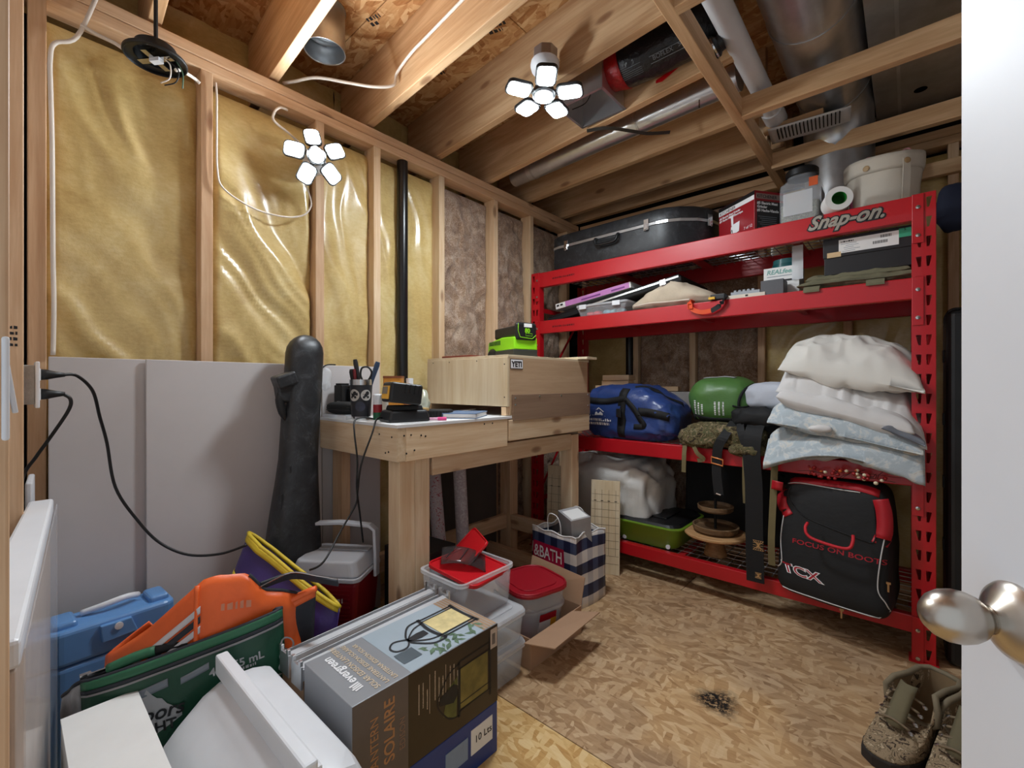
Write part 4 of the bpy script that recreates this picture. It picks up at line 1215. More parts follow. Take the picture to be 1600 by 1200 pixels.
# --- third shelf: duffel, lumber offcuts, sleeping bag, camo, pillows
NAVY = mat('navy_tarpaulin', rgb(44, 66, 122), 0.33, var=0.12, vscale=8, bump=0.25, bscale=14, bdist=0.03)
t = thing('duffel_bag', 'navy blue duffel bag with black straps on the third shelf', 'bag', (-1.235, 2.56, S3))
def duf(p):
    # slumps to the right, flat front
    k = 0.5 + p.x / 0.62
    z = p.z * (1.02 - 0.38 * max(0, k - 0.62) / 0.38) if p.z > 0.05 else p.z
    return (p.x, p.y + 0.05 * max(0, p.z - 0.1), z)
df = G().blob((0.56, 0.36, 0.31), 0.35, 44, 0.030, 8, 2, fn=duf, e2=0.45, ridge=True).build('body', NAVY, t, smooth=True)
def strap_on(t, target, pts, w, m, d, name='strap', push=0.004, smooth=6):
    # lays a strap over the surface by dropping its centre line along -d
    bv = BVHTree.FromPolygons([v.co.copy() for v in target.data.vertices], [tuple(p.vertices) for p in target.data.polygons])
    d = Vector(d).normalized(); out = []
    P = spline([Vector(p) for p in pts], smooth)
    for p in P:
        h, n_, i, dd = bv.ray_cast(p + d * 0.4, -d, 0.9)
        out.append((h + d * push) if h is not None else p)
    vs = []; fs = []
    for j in range(len(out)):
        tt = (out[min(j + 1, len(out) - 1)] - out[max(j - 1, 0)]).normalized()
        s = tt.cross(d).normalized() * w / 2
        for q in (out[j] - s, out[j] + s):
            h, n_, i, dd = bv.ray_cast(q + d * 0.4, -d, 0.9)
            vs.append((h + d * push) if h is not None and (h - q).length < 0.06 else q)
    fs = [(2 * j, 2 * j + 1, 2 * j + 3, 2 * j + 2) for j in range(len(out) - 1)]
    return G().add(vs, fs).build(name, m, t, smooth=True, solid=0.003)
WEB = mat('black_webbing', rgb(12, 12, 14), 0.75, var=0.1, bump=0.2, bscale=300)
FR = (0, -1, 0.25)
strap_on(t, df, [(-0.02, -0.18, 0.02), (-0.02, -0.18, 0.12), (-0.01, -0.16, 0.22), (0.0, -0.1, 0.29)], 0.05, WEB, FR)
strap_on(t, df, [(-0.26, -0.18, 0.235), (-0.15, -0.18, 0.225), (-0.05, -0.18, 0.235), (0.02, -0.18, 0.245)], 0.035, WEB, FR)
strap_on(t, df, [(0.01, -0.18, 0.24), (0.06, -0.18, 0.19), (0.10, -0.18, 0.13), (0.12, -0.18, 0.09), (0.06, -0.18, 0.085)], 0.03, WEB, FR)
strap_on(t, df, [(0.09, -0.18, 0.17), (0.17, -0.18, 0.165), (0.26, -0.18, 0.15)], 0.045, WEB, FR)
strap_on(t, df, [(0.04, -0.1, 0.28), (0.12, -0.05, 0.27), (0.2, 0.0, 0.24), (0.26, 0.05, 0.2)], 0.045, WEB, (0, -0.5, 1))
G().box((-0.02, -0.205, 0.16), (0.03, 0.012, 0.05)).build('buckle', BLACK, t, bevel=0.003)
g = G(); M = frame((-0.165, -0.2, 0.13), (1.0, 0, 0), (0, 0, 1)) @ Matrix.Scale(1.2, 4)
# diamond emblem: outline, peak and lines of lettering
for s in (1.0,):
    stroke(g, [(-0.062, -0.012), (-0.062, 0.0), (0.0, 0.045), (0.062, 0.0), (0.062, -0.012)], 0.006, M)
flat(g, [(-0.04, 0.006), (-0.015, 0.026), (-0.004, 0.016), (0.008, 0.028), (0.04, 0.004), (0.01, 0.010)], M)
project(g.build('emblem', INKW, t), df, (0, -1, 0), 0.002)
marks('emblem_lettering', t, (-0.24, -0.2, 0.105), (1, 0, 0), (0, 0, 1), 0.155, 0.017, INKW, 3, df, rows=2, gap=1.4, push=0.002)

for k, (c, s, a, lab) in enumerate((((-1.575, 2.80, S3 + 0.30), (0.10, 0.20, 0.035), 0.1, 'pale lumber offcut under the stack beside the blue duffel'), ((-1.50, 2.80, S3 + 0.335), (0.20, 0.09, 0.035), 0.05, 'middle lumber offcut of the stack behind the blue duffel'), ((-1.49, 2.80, S3 + 0.371), (0.19, 0.12, 0.036), 0.08, 'topmost pale lumber offcut behind the blue duffel'), ((-1.30, 2.80, S3 + 0.298), (0.44, 0.06, 0.03), 0.1, 'long thin wood strip lying behind the blue duffel'))):
    o = board('wood_offcut', None, c, s, PINE2, rot=Euler((0, 0, a))); tag(o, lab, 'wood', 'lumber offcuts on the third shelf')
t = tag(G().box((0, 0, 0.14), (0.62, 0.26, 0.28)).build('cardboard_box', mat('grey_carton', rgb(128, 122, 118), 0.8), loc=(-1.28, 2.835, S3), bevel=0.003), 'closed grey carton behind the navy duffel on the third shelf', 'box')

GREEN = mat('green_nylon', rgb(76, 116, 58), 0.42, var=0.1, vscale=8, bump=0.3, bscale=26, bdist=0.01)
t = thing('stuff_sack', 'round green nylon sleeping bag sack on the third shelf', 'sack', (-0.745, 2.60, S3 + 0.105), rot=(0, 0, 0.1))
sk = G().blob((0.36, 0.30, 0.265), 0.85, 34, 0.010, 9, 6, e2=0.8).build('body', GREEN, t, smooth=True)
strap_on(t, sk, [(0.13, -0.14, 0.02), (0.09, -0.14, 0.10), (0.10, -0.14, 0.17), (0.15, -0.06, 0.24)], 0.012, WEB, (0, -1, 0.3))
strap_on(t, sk, [(0.06, -0.14, 0.11), (0.10, -0.14, 0.105), (0.17, -0.1, 0.12)], 0.008, WEB, (0, -1, 0.2))
strap_on(t, sk, [(-0.10, -0.02, 0.25), (0.0, -0.04, 0.26), (0.06, -0.05, 0.255)], 0.035, mat('grey_nylon', rgb(170, 172, 174), 0.6), (0, -0.3, 1), name='grey_patch')
strap_on(t, sk, [(-0.15, -0.14, 0.045), (-0.05, -0.14, 0.03), (0.06, -0.14, 0.03)], 0.03, BLACKM, (0, -1, 0), name='black_panel')
for k in range(3):
    marks('print', t, (-0.125 + 0.02 * k, -0.16, 0.06), (0, 0, 1), (-1, 0, 0), 0.075 - 0.01 * k, 0.011, INKW, k, sk, push=0.002)
    marks('print', t, (-0.02 + 0.02 * k, -0.16, 0.06), (0, 0, 1), (-1, 0, 0), 0.07, 0.010, INKW, k + 9, sk, push=0.002)

def camo(name, cols, scale=26):
    t = NT(name)
    v = t.coord(rand=False)
    f = t.noise(v, scale, 4, 0.65, 1.5)
    x = t.n('ShaderNodeValToRGB'); x.color_ramp.interpolation = 'CONSTANT'
    e = x.color_ramp.elements
    while len(e) < len(cols): e.new(0.5)
    for i, (p, c) in enumerate(cols):
        e[i].position = p; e[i].color = c
    t.l(f, x.inputs[0]); t.l(x.outputs[0], t.b.inputs['Base Color'])
    t.set(Roughness=0.9, Specular_IOR_Level=0.15)
    t.bump(t.noise(v, 90, 3), 0.3, 0.004)
    return t.m
CAMO = camo('camouflage_cloth', [(0.0, rgb(52, 44, 34)), (0.42, rgb(104, 92, 64)), (0.5, rgb(76, 78, 54)), (0.56, rgb(142, 122, 96)), (0.64, rgb(60, 50, 40))])
t = thing('camo_clothing', 'crumpled camouflage garment with hanging olive straps on the third shelf', 'clothing', (-0.70, 2.50, S3))
G().blob((0.40, 0.30, 0.125), 0.6, 34, 0.02, 16, 8, ridge=True).build('bundle', CAMO, t, smooth=True)
G().blob((0.22, 0.14, 0.10), 0.7, 22, 0.016, 18, 3, ridge=True, M=Matrix.Translation((-0.10, -0.11, 0.0))).build('hood', CAMO, t, smooth=True)
G().blob((0.16, 0.12, 0.06), 0.7, 20, 0.014, 20, 5, ridge=True, M=Matrix.Translation((0.12, -0.12, -0.02))).build('sleeve', CAMO, t, smooth=True)
OLW = mat('olive_webbing', rgb(112, 100, 66), 0.8, var=0.1)
for pts, w in (([(-0.17, -0.15, 0.02), (-0.17, -0.165, -0.04), (-0.172, -0.165, -0.13)], 0.022), ([(0.115, -0.15, 0.0), (0.12, -0.17, -0.06), (0.12, -0.17, -0.16), (0.122, -0.165, -0.24)], 0.022), ([(0.235, -0.14, 0.05), (0.245, -0.175, -0.04), (0.24, -0.18, -0.2), (0.235, -0.19, -0.38), (0.235, -0.18, -0.50)], 0.028)):
    G().ribbon(pts, (1, 0, 0), w, 0.003, smooth=5).build('olive_strap', OLW, t)
G().ribbon([(-0.13, -0.16, 0.03), (-0.10, -0.18, -0.02), (-0.07, -0.17, -0.05), (-0.10, -0.172, -0.06)], (0.5, 0, 0.8), 0.02, 0.003, smooth=5).build('olive_strap', OLW, t)

t = thing('safety_harness', 'black webbing harness with orange buckle hanging from the third shelf', 'harness', (-0.70, 2.36, S3))
G().ribbon([(0.05, 0.06, 0.14), (0.03, -0.02, 0.08), (0.0, -0.03, 0.02), (-0.01, -0.022, -0.06), (-0.01, -0.02, -0.13), (0.0, -0.02, -0.22)], (1, 0, 0), 0.045, 0.004, smooth=5).build('strap', WEB, t)
G().tube([(-0.034, -0.026, -0.035), (0.02, -0.026, -0.045), (0.02, -0.026, -0.075), (-0.034, -0.026, -0.065)], 0.004, 8, closed=True).build('orange_buckle', mat('orange_metal', rgb(226, 140, 80), 0.35, 0.3), t, smooth=True)
G().ribbon([(0.16, 0.06, 0.16), (0.155, -0.02, 0.10), (0.15, -0.035, 0.0), (0.158, -0.03, -0.16), (0.16, -0.03, -0.36), (0.165, -0.03, -0.60)], (1, 0, 0), 0.075, 0.006, smooth=5).build('wide_strap', WEB, t)
G().ribbon([(0.08, 0.05, 0.16), (0.10, -0.02, 0.10), (0.13, -0.03, 0.02)], (1, 0, 0.4), 0.035, 0.004, smooth=5).build('strap', WEB, t)
G().blob((0.22, 0.16, 0.09), 0.7, 18, 0.02, 16, 9, M=Matrix.Translation((0.15, 0.08, 0.12)), ridge=True).build('bunched_webbing', WEB, t, smooth=True)
YST = mat('yellow_stitching', rgb(206, 160, 104), 0.7)
for z, w in ((-0.425, 0.045), (-0.565, 0.026)):
    g = G(); M = frame((0.178, -0.0355, z), (1, 0, 0), (0, 0, 1))
    for k in range(5):
        u = -w / 2 + w * k / 4
        stroke(g, [(u, -w * 0.5), (-u, w * 0.5)], 0.002, M); stroke(g, [(-w / 2, u), (w / 2, u)], 0.0012, M)
    g.build('stitching', YST, t)
G().tube([(-0.012, -0.024, -0.215), (0.01, -0.024, -0.22)], 0.004, 6).build('strap_end', CHROME, t)

# grey tote/garment beside the pillows
LGREY = mat('pale_grey_cloth', rgb(186, 190, 200), 0.85, var=0.05, bump=0.2, bscale=60)
t = thing('folded_cloth', 'pale grey folded cloth between the green sack and pillows', 'cloth', (-0.475, 2.53, S3 + 0.20))
G().blob((0.28, 0.22, 0.135), 0.6, 26, 0.012, 10, 2, ridge=True).build('cloth', LGREY, t, smooth=True)
G().blob((0.12, 0.07, 0.05), 0.8, 16, 0.008, 16, 4, M=Matrix.Translation((0.09, -0.11, 0.0)), ridge=True).build('tied_end', mat('grey_green_cloth', rgb(150, 160, 152), 0.85), t, smooth=True)
t2 = tag(G().blob((0.26, 0.24, 0.21), 0.5, 20, 0.01, 9, 12).build('dark_bag', BLACKM, loc=(-0.475, 2.55, S3), smooth=True), 'black bag under the pale grey folded cloth', 'bag')

PILW = mat('white_cotton', rgb(216, 213, 211), 0.85, var=0.03, vscale=6, bump=0.12, bscale=30, bdist=0.006)
PILC = mat('cream_cotton', rgb(222, 218, 210), 0.85, var=0.03, vscale=6, bump=0.12, bscale=30, bdist=0.006)
FLOR = camo('faded_floral_cloth', [(0.0, rgb(176, 186, 192)), (0.5, rgb(190, 198, 202)), (0.56, rgb(206, 206, 202)), (0.66, rgb(196, 188, 178))], 18)
def drape(amount, y0):
    def f(p):
        d = max(0, y0 - p.y)
        return (p.x, p.y + d * d * 0.9, p.z - amount * d)
    return f
t = thing('folded_comforter', 'folded pale blue patterned comforter under the white pillows', 'bedding', (-0.215, 2.53, S3))
G().pillow(0.54, 0.52, 0.12, wr=0.018, seed=2, p=7, pinch=0.01, fn=lambda p: (p.x + 0.02 * p.y, p.y, p.z - max(0, -p.y - 0.17) * (0.95 - 0.6 * math.cos(p.x * 7))), ws=(6, 9)).build('lower_fold', FLOR, t, smooth=True)
G().pillow(0.52, 0.52, 0.11, wr=0.018, seed=4, p=6, pinch=0.01, fn=lambda p: (p.x, p.y, p.z + 0.085 - p.x * 0.14 - max(0, -p.y - 0.19) * 0.45), ws=(5, 10)).build('upper_fold', FLOR, t, smooth=True)
G().blob((0.08, 0.03, 0.03), 0.8, 12, 0.006, 30, 4, M=Matrix.Translation((-0.06, -0.265, 0.125)), ridge=True).build('knot', PILW, t, smooth=True)
t = tag(G().pillow(0.46, 0.46, 0.12, wr=0.014, seed=6, p=5, pinch=0.01, fn=lambda p: (p.x, p.y, p.z - p.x * 0.26), ws=(5, 8)).build('folded_duvet', PILW, loc=(-0.21, 2.505, S3 + 0.150), smooth=True), 'folded white duvet under the lower white pillow', 'bedding')
t = tag(G().pillow(0.14, 0.12, 0.04, wr=0.01, seed=3, p=4).build('grey_pouch', mat('shiny_grey', rgb(120, 124, 132), 0.35), loc=(-0.02, 2.33, S3 + 0.11), rot=(0.1, 0.4, 0), smooth=True), 'small shiny grey pouch between the duvet and comforter', 'pouch')
t = tag(G().pillow(0.50, 0.44, 0.18, wr=0.016, seed=11, p=3.2, pinch=0.05, fn=lambda p: (p.x, p.y, p.z - p.x * 0.42 - max(0, -p.y - 0.05) * 0.62), ws=(16, 5)).build('pillow', PILW, loc=(-0.195, 2.515, S3 + 0.205), smooth=True), 'lower white pillow with piped seam in the stack', 'pillow', 'white pillows on the rack')
t = tag(G().pillow(0.49, 0.46, 0.20, wr=0.018, seed=17, p=2.8, pinch=0.06, fn=lambda p: (p.x, p.y, p.z - p.x * 0.16 - max(0, -p.y - 0.04) * 0.42), ws=(8, 9)).build('pillow', PILC, loc=(-0.195, 2.54, S3 + 0.318), smooth=True), 'topmost puffy white pillow of the stack on the third shelf', 'pillow', 'white pillows on the rack')

t = thing('dried_flowers', 'dark red dried berry flowers tucked under the comforter', 'flowers', (-0.20, 2.345, S3 - 0.045))
g = G()
rnd = random.Random(5)
for k in range(14):
    x = -0.12 + 0.25 * rnd.random(); z = 0.02 * rnd.random()
    g.tube([(x, 0.01, z), (x + 0.03 * rnd.uniform(-1, 1), -0.02, z - 0.01), (x + 0.06 * rnd.uniform(-1, 1), -0.035, z - 0.02 * rnd.random())], 0.0012, 4)
g.build('stems', mat('dark_stem', rgb(60, 36, 24), 0.8), t)
for nm, c, num in (('berry', rgb(150, 22, 24), 22), ('bud', rgb(222, 206, 176), 9), ('bloom', rgb(210, 96, 40), 5)):
    g = G().lathe([(0, -0.006), (0.005, -0.004), (0.0065, 0), (0.005, 0.004), (0, 0.006)], 8)
    src = g.build(nm, mat(nm + '_red' if nm == 'berry' else nm + '_colour', c, 0.5), t, smooth=True)
    for k in range(num):
        o = src if k == 0 else bpy.data.objects.new(nm, src.data)
        if k: COL.objects.link(o); o.parent = t
        o.location = (-0.13 + 0.27 * rnd.random(), -0.03 - 0.012 * rnd.random(), 0.02 - 0.045 * rnd.random())
        s = rnd.uniform(0.7, 1.3); o.scale = (s, s, s)

# --- bottom shelf: white canvas sack, green tote, wooden stand, motorcycle boot bag
t = thing('canvas_sack', 'white canvas sack with drawcords on the bottom shelf', 'sack', (-1.42, 2.66, S4 + 0.0))
SACK = mat('white_sack_canvas', rgb(206, 202, 196), 0.8, var=0.06, bump=0.3, bscale=20, bdist=0.01)
sk2 = G().blob((0.62, 0.46, 0.46), 0.4, 40, 0.05, 7, 14, e2=0.5, ridge=True).build('body', SACK, t, smooth=True)
G().tube([(0.06, -0.245, 0.30), (0.10, -0.25, 0.32), (0.14, -0.245, 0.28), (0.15, -0.25, 0.2), (0.14, -0.255, 0.12), (0.13, -0.25, 0.06)], 0.003, 6, smooth=6).build('drawcord', WHITEP, t)
G().tube([(-0.10, -0.21, 0.38), (0.0, -0.24, 0.34), (0.09, -0.25, 0.33)], 0.003, 6, smooth=6).build('drawcord', WHITEP, t)
G().box((-0.02, -0.15, 0.43), (0.03, 0.004, 0.03), rot=(-0.9, 0, 0.5)).build('tag', BLACKM, t)
t = thing('flat_panel_case', 'large black flat case standing at the back of the bottom shelf', 'case', (-0.60, 2.88, S4), rot=(-0.06, 0, 0))
G().box((0, 0, 0.235), (0.92, 0.06, 0.47)).build('shell', BLACKM, t, bevel=0.012, seg=3)
G().tube([(-0.08, -0.03, 0.40), (-0.07, -0.05, 0.42), (0.07, -0.05, 0.42), (0.08, -0.03, 0.40)], 0.008, 8).build('handle', BLACK, t, smooth=True)

LIME = mat('lime_plastic', rgb(112, 148, 40), 0.35, var=0.05)
LIME.node_tree.nodes['Principled BSDF'].inputs['Subsurface Weight'].default_value = 0.0
t = thing('storage_tote', 'lime green plastic tote with black lid on the bottom shelf', 'tote', (-1.13, 2.60, S4))
g = G()
for (w, d, z) in ((0.34, 0.34, 0.0), (0.36, 0.36, 0.01), (0.41, 0.41, 0.115), (0.43, 0.43, 0.125)):
    g.v += [(x, y, z) for x, y in rrect(w, d, 0.07)]
n = len(rrect(1, 1, 0.1))
for j in range(3):
    for i in range(n):
        i2 = (i + 1) % n
        g.f.append((j * n + i, j * n + i2, (j + 1) * n + i2, (j + 1) * n + i)); g.m.append(0)
g.f.append(tuple(range(n - 1, -1, -1))); g.m.append(0)
g.build('tub', LIME, t, smooth='auto')
G().prism(rrect(0.44, 0.44, 0.07), 0.118, 0.128).build('rim', LIME, t, bevel=0.003)
G().prism(rrect(0.415, 0.415, 0.065), 0.126, 0.142, scale_top=0.92).build('lid', BLACK, t, bevel=0.004)
g = G(); g.box((0.0, 0.0, 0.146), (0.2, 0.2, 0.008)); g.build('lid_rib', BLACK, t, bevel=0.004)
for x in (-0.12, 0.14):
    G().lathe([(0.011, 0), (0.013, 0.004), (0.012, 0.012), (0.007, 0.012)], 16, Matrix.Translation((x, -0.172, 0.018)) @ Matrix.Rotation(PI / 2, 4, 'X')).build('wheel', WHITE, t, smooth='auto')

t = thing('tiered_stand', 'two-tier round wooden serving stand on the bottom shelf', 'stand', (-0.775, 2.53, S4))
G().lathe([(0.058, 0.0), (0.056, 0.01), (0.044, 0.06), (0.05, 0.095), (0.06, 0.105)], 32).build('pedestal', ACACIA, t, smooth='auto')
G().lathe([(0.0, 0.105), (0.150, 0.105), (0.157, 0.111), (0.157, 0.119), (0.152, 0.123), (0.0, 0.121)], 40).build('cake_plate', wood('pale_acacia', rgb(208, 164, 116), rgb(176, 130, 84), knots=False), t, smooth='auto')
G().lathe([(0.0, 0.122), (0.095, 0.122), (0.112, 0.136), (0.116, 0.160), (0.108, 0.162), (0.10, 0.145), (0.0, 0.140)], 40).build('lower_tray', BARK, t, smooth='auto')
G().lathe([(0.007, 0.14), (0.007, 0.30)], 12).build('post', BLACKM, t)
G().lathe([(0.0, 0.235), (0.075, 0.235), (0.088, 0.245), (0.09, 0.265), (0.084, 0.266), (0.078, 0.25), (0.0, 0.247)], 36).build('upper_tray', BARK, t, smooth='auto')

t = thing('gear_bag', 'black and red motocross boot bag standing on the bottom shelf', 'bag', (-0.235, 2.42, S4 - 0.02), rz=-0.12)
BAGB = mat('black_polyester', rgb(17, 18, 20), 0.7, var=0.12, vscale=6, bump=0.25, bscale=24, bdist=0.008)
BAGR = mat('red_polyester', rgb(176, 20, 34), 0.5, var=0.1)
def gb(p):
    # flat front with a flared foot, rounded leaning shoulders
    k = p.z / 0.50
    fl = 1.0 + 0.08 * max(0, 0.25 - k) / 0.25
    return (p.x * fl * (1.0 - 0.04 * k) + 0.0, p.y * (1.0 - 0.25 * k) + 0.03 * k, p.z)
gbag = G().blob((0.40, 0.32, 0.52), 0.28, 40, 0.008, 6, 3, fn=gb, e2=0.32).build('body', BAGB, t, smooth=True)
FRT = (0, -1, 0)
for pts, w in (([(-0.185, -0.15, 0.50), (-0.19, -0.15, 0.44), (-0.185, -0.15, 0.39), (-0.155, -0.15, 0.345)], 0.045), ([(0.165, -0.15, 0.475), (0.178, -0.15, 0.42), (0.18, -0.15, 0.35), (0.165, -0.15, 0.30)], 0.05)):
    strap_on(t, gbag, pts, w, BAGR, FRT, name='red_panel', push=0.003)
strap_on(t, gbag, [(-0.16, -0.08, 0.53), (0.0, -0.08, 0.535), (0.16, -0.08, 0.52)], 0.03, BAGR, (0, -0.4, 1), name='red_panel', push=0.003)
PIPE_W = mat('white_piping', rgb(206, 204, 202), 0.6)
def piping(t, target, pts, d, r=0.0025, m=PIPE_W, nm='piping'):
    bv = BVHTree.FromPolygons([v.co.copy() for v in target.data.vertices], [tuple(p.vertices) for p in target.data.polygons])
    d = Vector(d).normalized(); out = []
    for p in spline([Vector(q) for q in pts], 6):
        h, n_, i, dd = bv.ray_cast(p + d * 0.4, -d, 0.8)
        if h is not None: out.append(h + d * 0.003)
    if len(out) < 2: return None
    return G().tube(out, r, 6).build(nm, m, t, smooth=True)
piping(t, gbag, [(-0.175, -0.15, 0.34), (-0.185, -0.15, 0.24), (-0.175, -0.15, 0.14), (-0.20, -0.15, 0.10), (-0.205, -0.15, 0.06), (-0.19, -0.15, 0.03), (0.0, -0.15, 0.022), (0.19, -0.15, 0.018), (0.205, -0.15, 0.03), (0.19, -0.15, 0.08), (0.165, -0.15, 0.13), (0.17, -0.15, 0.24), (0.185, -0.15, 0.38), (0.175, -0.15, 0.46)], FRT)
piping(t, gbag, [(-0.19, -0.15, 0.485), (-0.205, -0.15, 0.43), (-0.195, -0.15, 0.385)], FRT)
piping(t, gbag, [(-0.165, -0.10, 0.51), (-0.10, -0.10, 0.515), (0.02, -0.10, 0.505), (0.1, -0.10, 0.505)], (0, -0.6, 0.6))
piping(t, gbag, [(-0.15, -0.15, 0.47), (-0.16, -0.15, 0.43), (-0.10, -0.15, 0.36), (0.0, -0.15, 0.33), (0.10, -0.15, 0.31), (0.15, -0.15, 0.31), (0.15, -0.15, 0.40), (0.14, -0.15, 0.47)], FRT, 0.002, BLACK, 'zipper')
h = G().tube([(-0.065, -0.165, 0.345), (-0.068, -0.185, 0.33), (-0.06, -0.195, 0.305), (-0.03, -0.20, 0.29), (0.05, -0.20, 0.28), (0.085, -0.195, 0.285), (0.095, -0.185, 0.31), (0.092, -0.165, 0.33)], 0.006, 8, smooth=4).build('handle', mat('red_webbing', rgb(204, 30, 44), 0.6), t, smooth=True)
RINK = mat('red_ink', rgb(170, 22, 40), 0.55, var=0)
lettering('lettering', 'FOCUS ON BOOTS', t, (-0.135, -0.17, 0.235), (1, 0, -0.03), (0.03, 0, 1), 0.028, RINK, target=gbag, sx=1.35, bold=0.0004)
lettering('lettering', 'TCX', t, (-0.165, -0.17, 0.105), (1, 0, -0.06), (0.06, 0, 1), 0.052, INKW, target=gbag, sx=1.4, bold=0.003, shear=-0.3)
lettering('lettering', 'TCX', t, (-0.165, -0.17, 0.105), (1, 0, -0.06), (0.06, 0, 1), 0.052, RINK, target=gbag, sx=1.4, bold=0.0, shear=-0.3, push=0.0024)
for x, z in ((0.055, 0.02), (0.195, 0.16)):
    g = G(); g.box((x, -0.168 if x < 0.1 else -0.12, z), (0.014, 0.005, 0.008)); g.box((x, -0.172 if x < 0.1 else -0.124, z - 0.018), (0.006, 0.003, 0.03)); g.build('zip_pull', mat('brass_pull', rgb(176, 140, 100), 0.4, 0.8), t)

# long black hard case standing right of the rack
t = thing('long_case', 'long black hard plastic case standing upright between rack and door', 'case', (0.245, 2.50, 0.0))
G().box((0, 0.05, 0.69), (0.27, 0.10, 1.37)).build('back_shell', BLACK, t, bevel=0.025, seg=4)
G().box((0, -0.05, 0.69), (0.27, 0.095, 1.37)).build('front_shell', BLACK, t, bevel=0.025, seg=4)
for z in (0.35, 0.75, 1.10):
    g = G(); g.box((0.06, -0.102, z), (0.05, 0.012, 0.10)); g.box((0.06, -0.108, z), (0.03, 0.008, 0.06)); g.build('latch', BLACK, t, bevel=0.003)
G().lathe([(0.03, 0), (0.032, 0.01), (0.02, 0.012)], 20, Matrix.Translation((0.07, -0.098, 0.30)) @ Matrix.Rotation(PI / 2, 4, 'X')).build('pressure_valve', BLACK, t, smooth='auto')
for z in (0.45, 0.7, 0.95, 1.2):
    G().box((-0.137, -0.01, z), (0.006, 0.03, 0.05)).build('hinge', BLACK, t, bevel=0.002)
G().tube([(-0.125, -0.04, 1.30), (-0.135, -0.06, 1.34), (-0.12, -0.07, 1.375), (-0.09, -0.06, 1.38)], 0.006, 8, smooth=5).build('carry_loop', BLACK, t, smooth=True)
G().box((0.06, -0.101, 0.98), (0.05, 0.003, 0.012), rot=(0, 0.15, 0)).build('sticker', mat('grey_sticker', rgb(150, 148, 142), 0.6), t)
# ---------------------------------------------------------------- drywall offcuts, work bench and what stands on it
for lab, y0, y1, x, a in (('narrow white drywall sheet leaning at the far left', 0.088, 0.40, -1.968, 0.010), ('wide white drywall sheet leaning beside the black gun boot', 0.318, 0.925, -1.945, 0.012), ('white drywall sheet standing behind the work bench', 0.935, 1.225, -1.962, 0.008)):
    o = G().box((0, 0, 0.587), (0.0125, y1 - y0, 1.174)).build('drywall_sheet', DRYW, loc=(x + 0.012, (y0 + y1) / 2, 0.0), rot=(0, -a, 0), bevel=0.002)
    tag(o, lab, 'drywall', 'drywall offcuts on the left wall')

BT = 0.945
bench = thing('work_bench', 'rough pine work bench with white top along the left wall', 'bench', (0, 0, 0))
G().box((-1.64, 1.547, BT - 0.006), (0.585, 1.265, 0.012)).build('bench_top', mat('white_melamine', rgb(222, 222, 222), 0.35, var=0.04), bench, bevel=0.001)
board('apron_board', bench, (-1.641, 0.934, 0.873), (0.582, 0.038, 0.122), PINE2)
board('apron_board', bench, (-1.369, 1.226, 0.872), (0.038, 0.546, 0.125), PINE2)
board('apron_board', bench, (-1.362, 1.842, 0.880), (0.038, 0.676, 0.095), PINE2)
board('apron_board', bench, (-1.641, 2.16, 0.872), (0.50, 0.038, 0.122), PINE2)
for y in (0.987, 1.057):
    board('leg', bench, (-1.425, y, 0.405), (0.072, 0.069, 0.81), PINE2)
board('leg', bench, (-1.425, 2.105, 0.405), (0.072, 0.072, 0.81), PINE2)
board('leg', bench, (-1.885, 0.99, 0.405), (0.085, 0.040, 0.81), PINE)
board('leg', bench, (-1.885, 2.105, 0.405), (0.085, 0.072, 0.81), PINE)
board('rail', bench, (-1.408, 1.585, 0.775), (0.038, 0.96, 0.085), PINE2)
board('rail', bench, (-1.885, 1.55, 0.24), (0.038, 1.03, 0.085), PINE)
board('rail', bench, (-1.655, 2.09, 0.24), (0.37, 0.038, 0.085), PINE)
board('rail', bench, (-1.655, 1.93, 0.10), (0.52, 0.038, 0.085), PINE)
for x, z in ((-1.38, 0.90), (-1.40, 0.845), (-1.42, 0.84), (-1.46, 0.905)):
    G().lathe([(0.0035, 0), (0.0035, 0.001)], 10, Matrix.Translation((x, 0.9145, z)) @ Matrix.Rotation(PI / 2, 4, 'X')).build('screw', BLACKM, bench)
for y, z in ((0.945, 0.905), (0.955, 0.84), (0.99, 0.848), (1.02, 0.90), (1.04, 0.895), (0.975, 0.905), (1.35, 0.92), (1.40, 0.92)):
    G().lathe([(0.0035, 0), (0.0035, 0.001)], 10, Matrix.Translation((-1.3495, y, z)) @ Matrix.Rotation(PI / 2, 4, 'Y')).build('screw', BLACKM, bench)

tb = thing('plywood_box', 'plywood box with brown fibreboard side on the far half of the bench', 'box', (0, 0, 0))
board('front_panel', tb, (-1.641, 1.506, 1.10), (0.580, 0.012, 0.225), PLY, bevel=0.001, axis=2)
board('side_panel', tb, (-1.356, 1.842, 1.079), (0.012, 0.66, 0.265), PLYD, bevel=0.001)
board('side_panel', tb, (-1.92, 1.842, 1.079), (0.012, 0.66, 0.265), PLYD, bevel=0.001)
board('top_panel', tb, (-1.641, 1.842, 1.2175), (0.582, 0.68, 0.012), PLY, bevel=0.001)
board('fibreboard_strip', tb, (-1.344, 1.853, 0.982), (0.008, 0.655, 0.12), PLYDD, bevel=0.001)
board('corner_block', tb, (-1.375, 1.515, 0.966), (0.03, 0.03, 0.038), PINE2, bevel=0.001)
for y, z in ((1.54, 1.025), (1.54, 0.995), (1.72, 1.03), (1.90, 1.03), (2.16, 1.03), (2.16, 0.97)):
    G().lathe([(0.0045, 0), (0.004, 0.002), (0, 0.0022)], 10, Matrix.Translation((-1.34, y, z)) @ Matrix.Rotation(PI / 2, 4, 'Y')).build('screw', CHROME, tb)
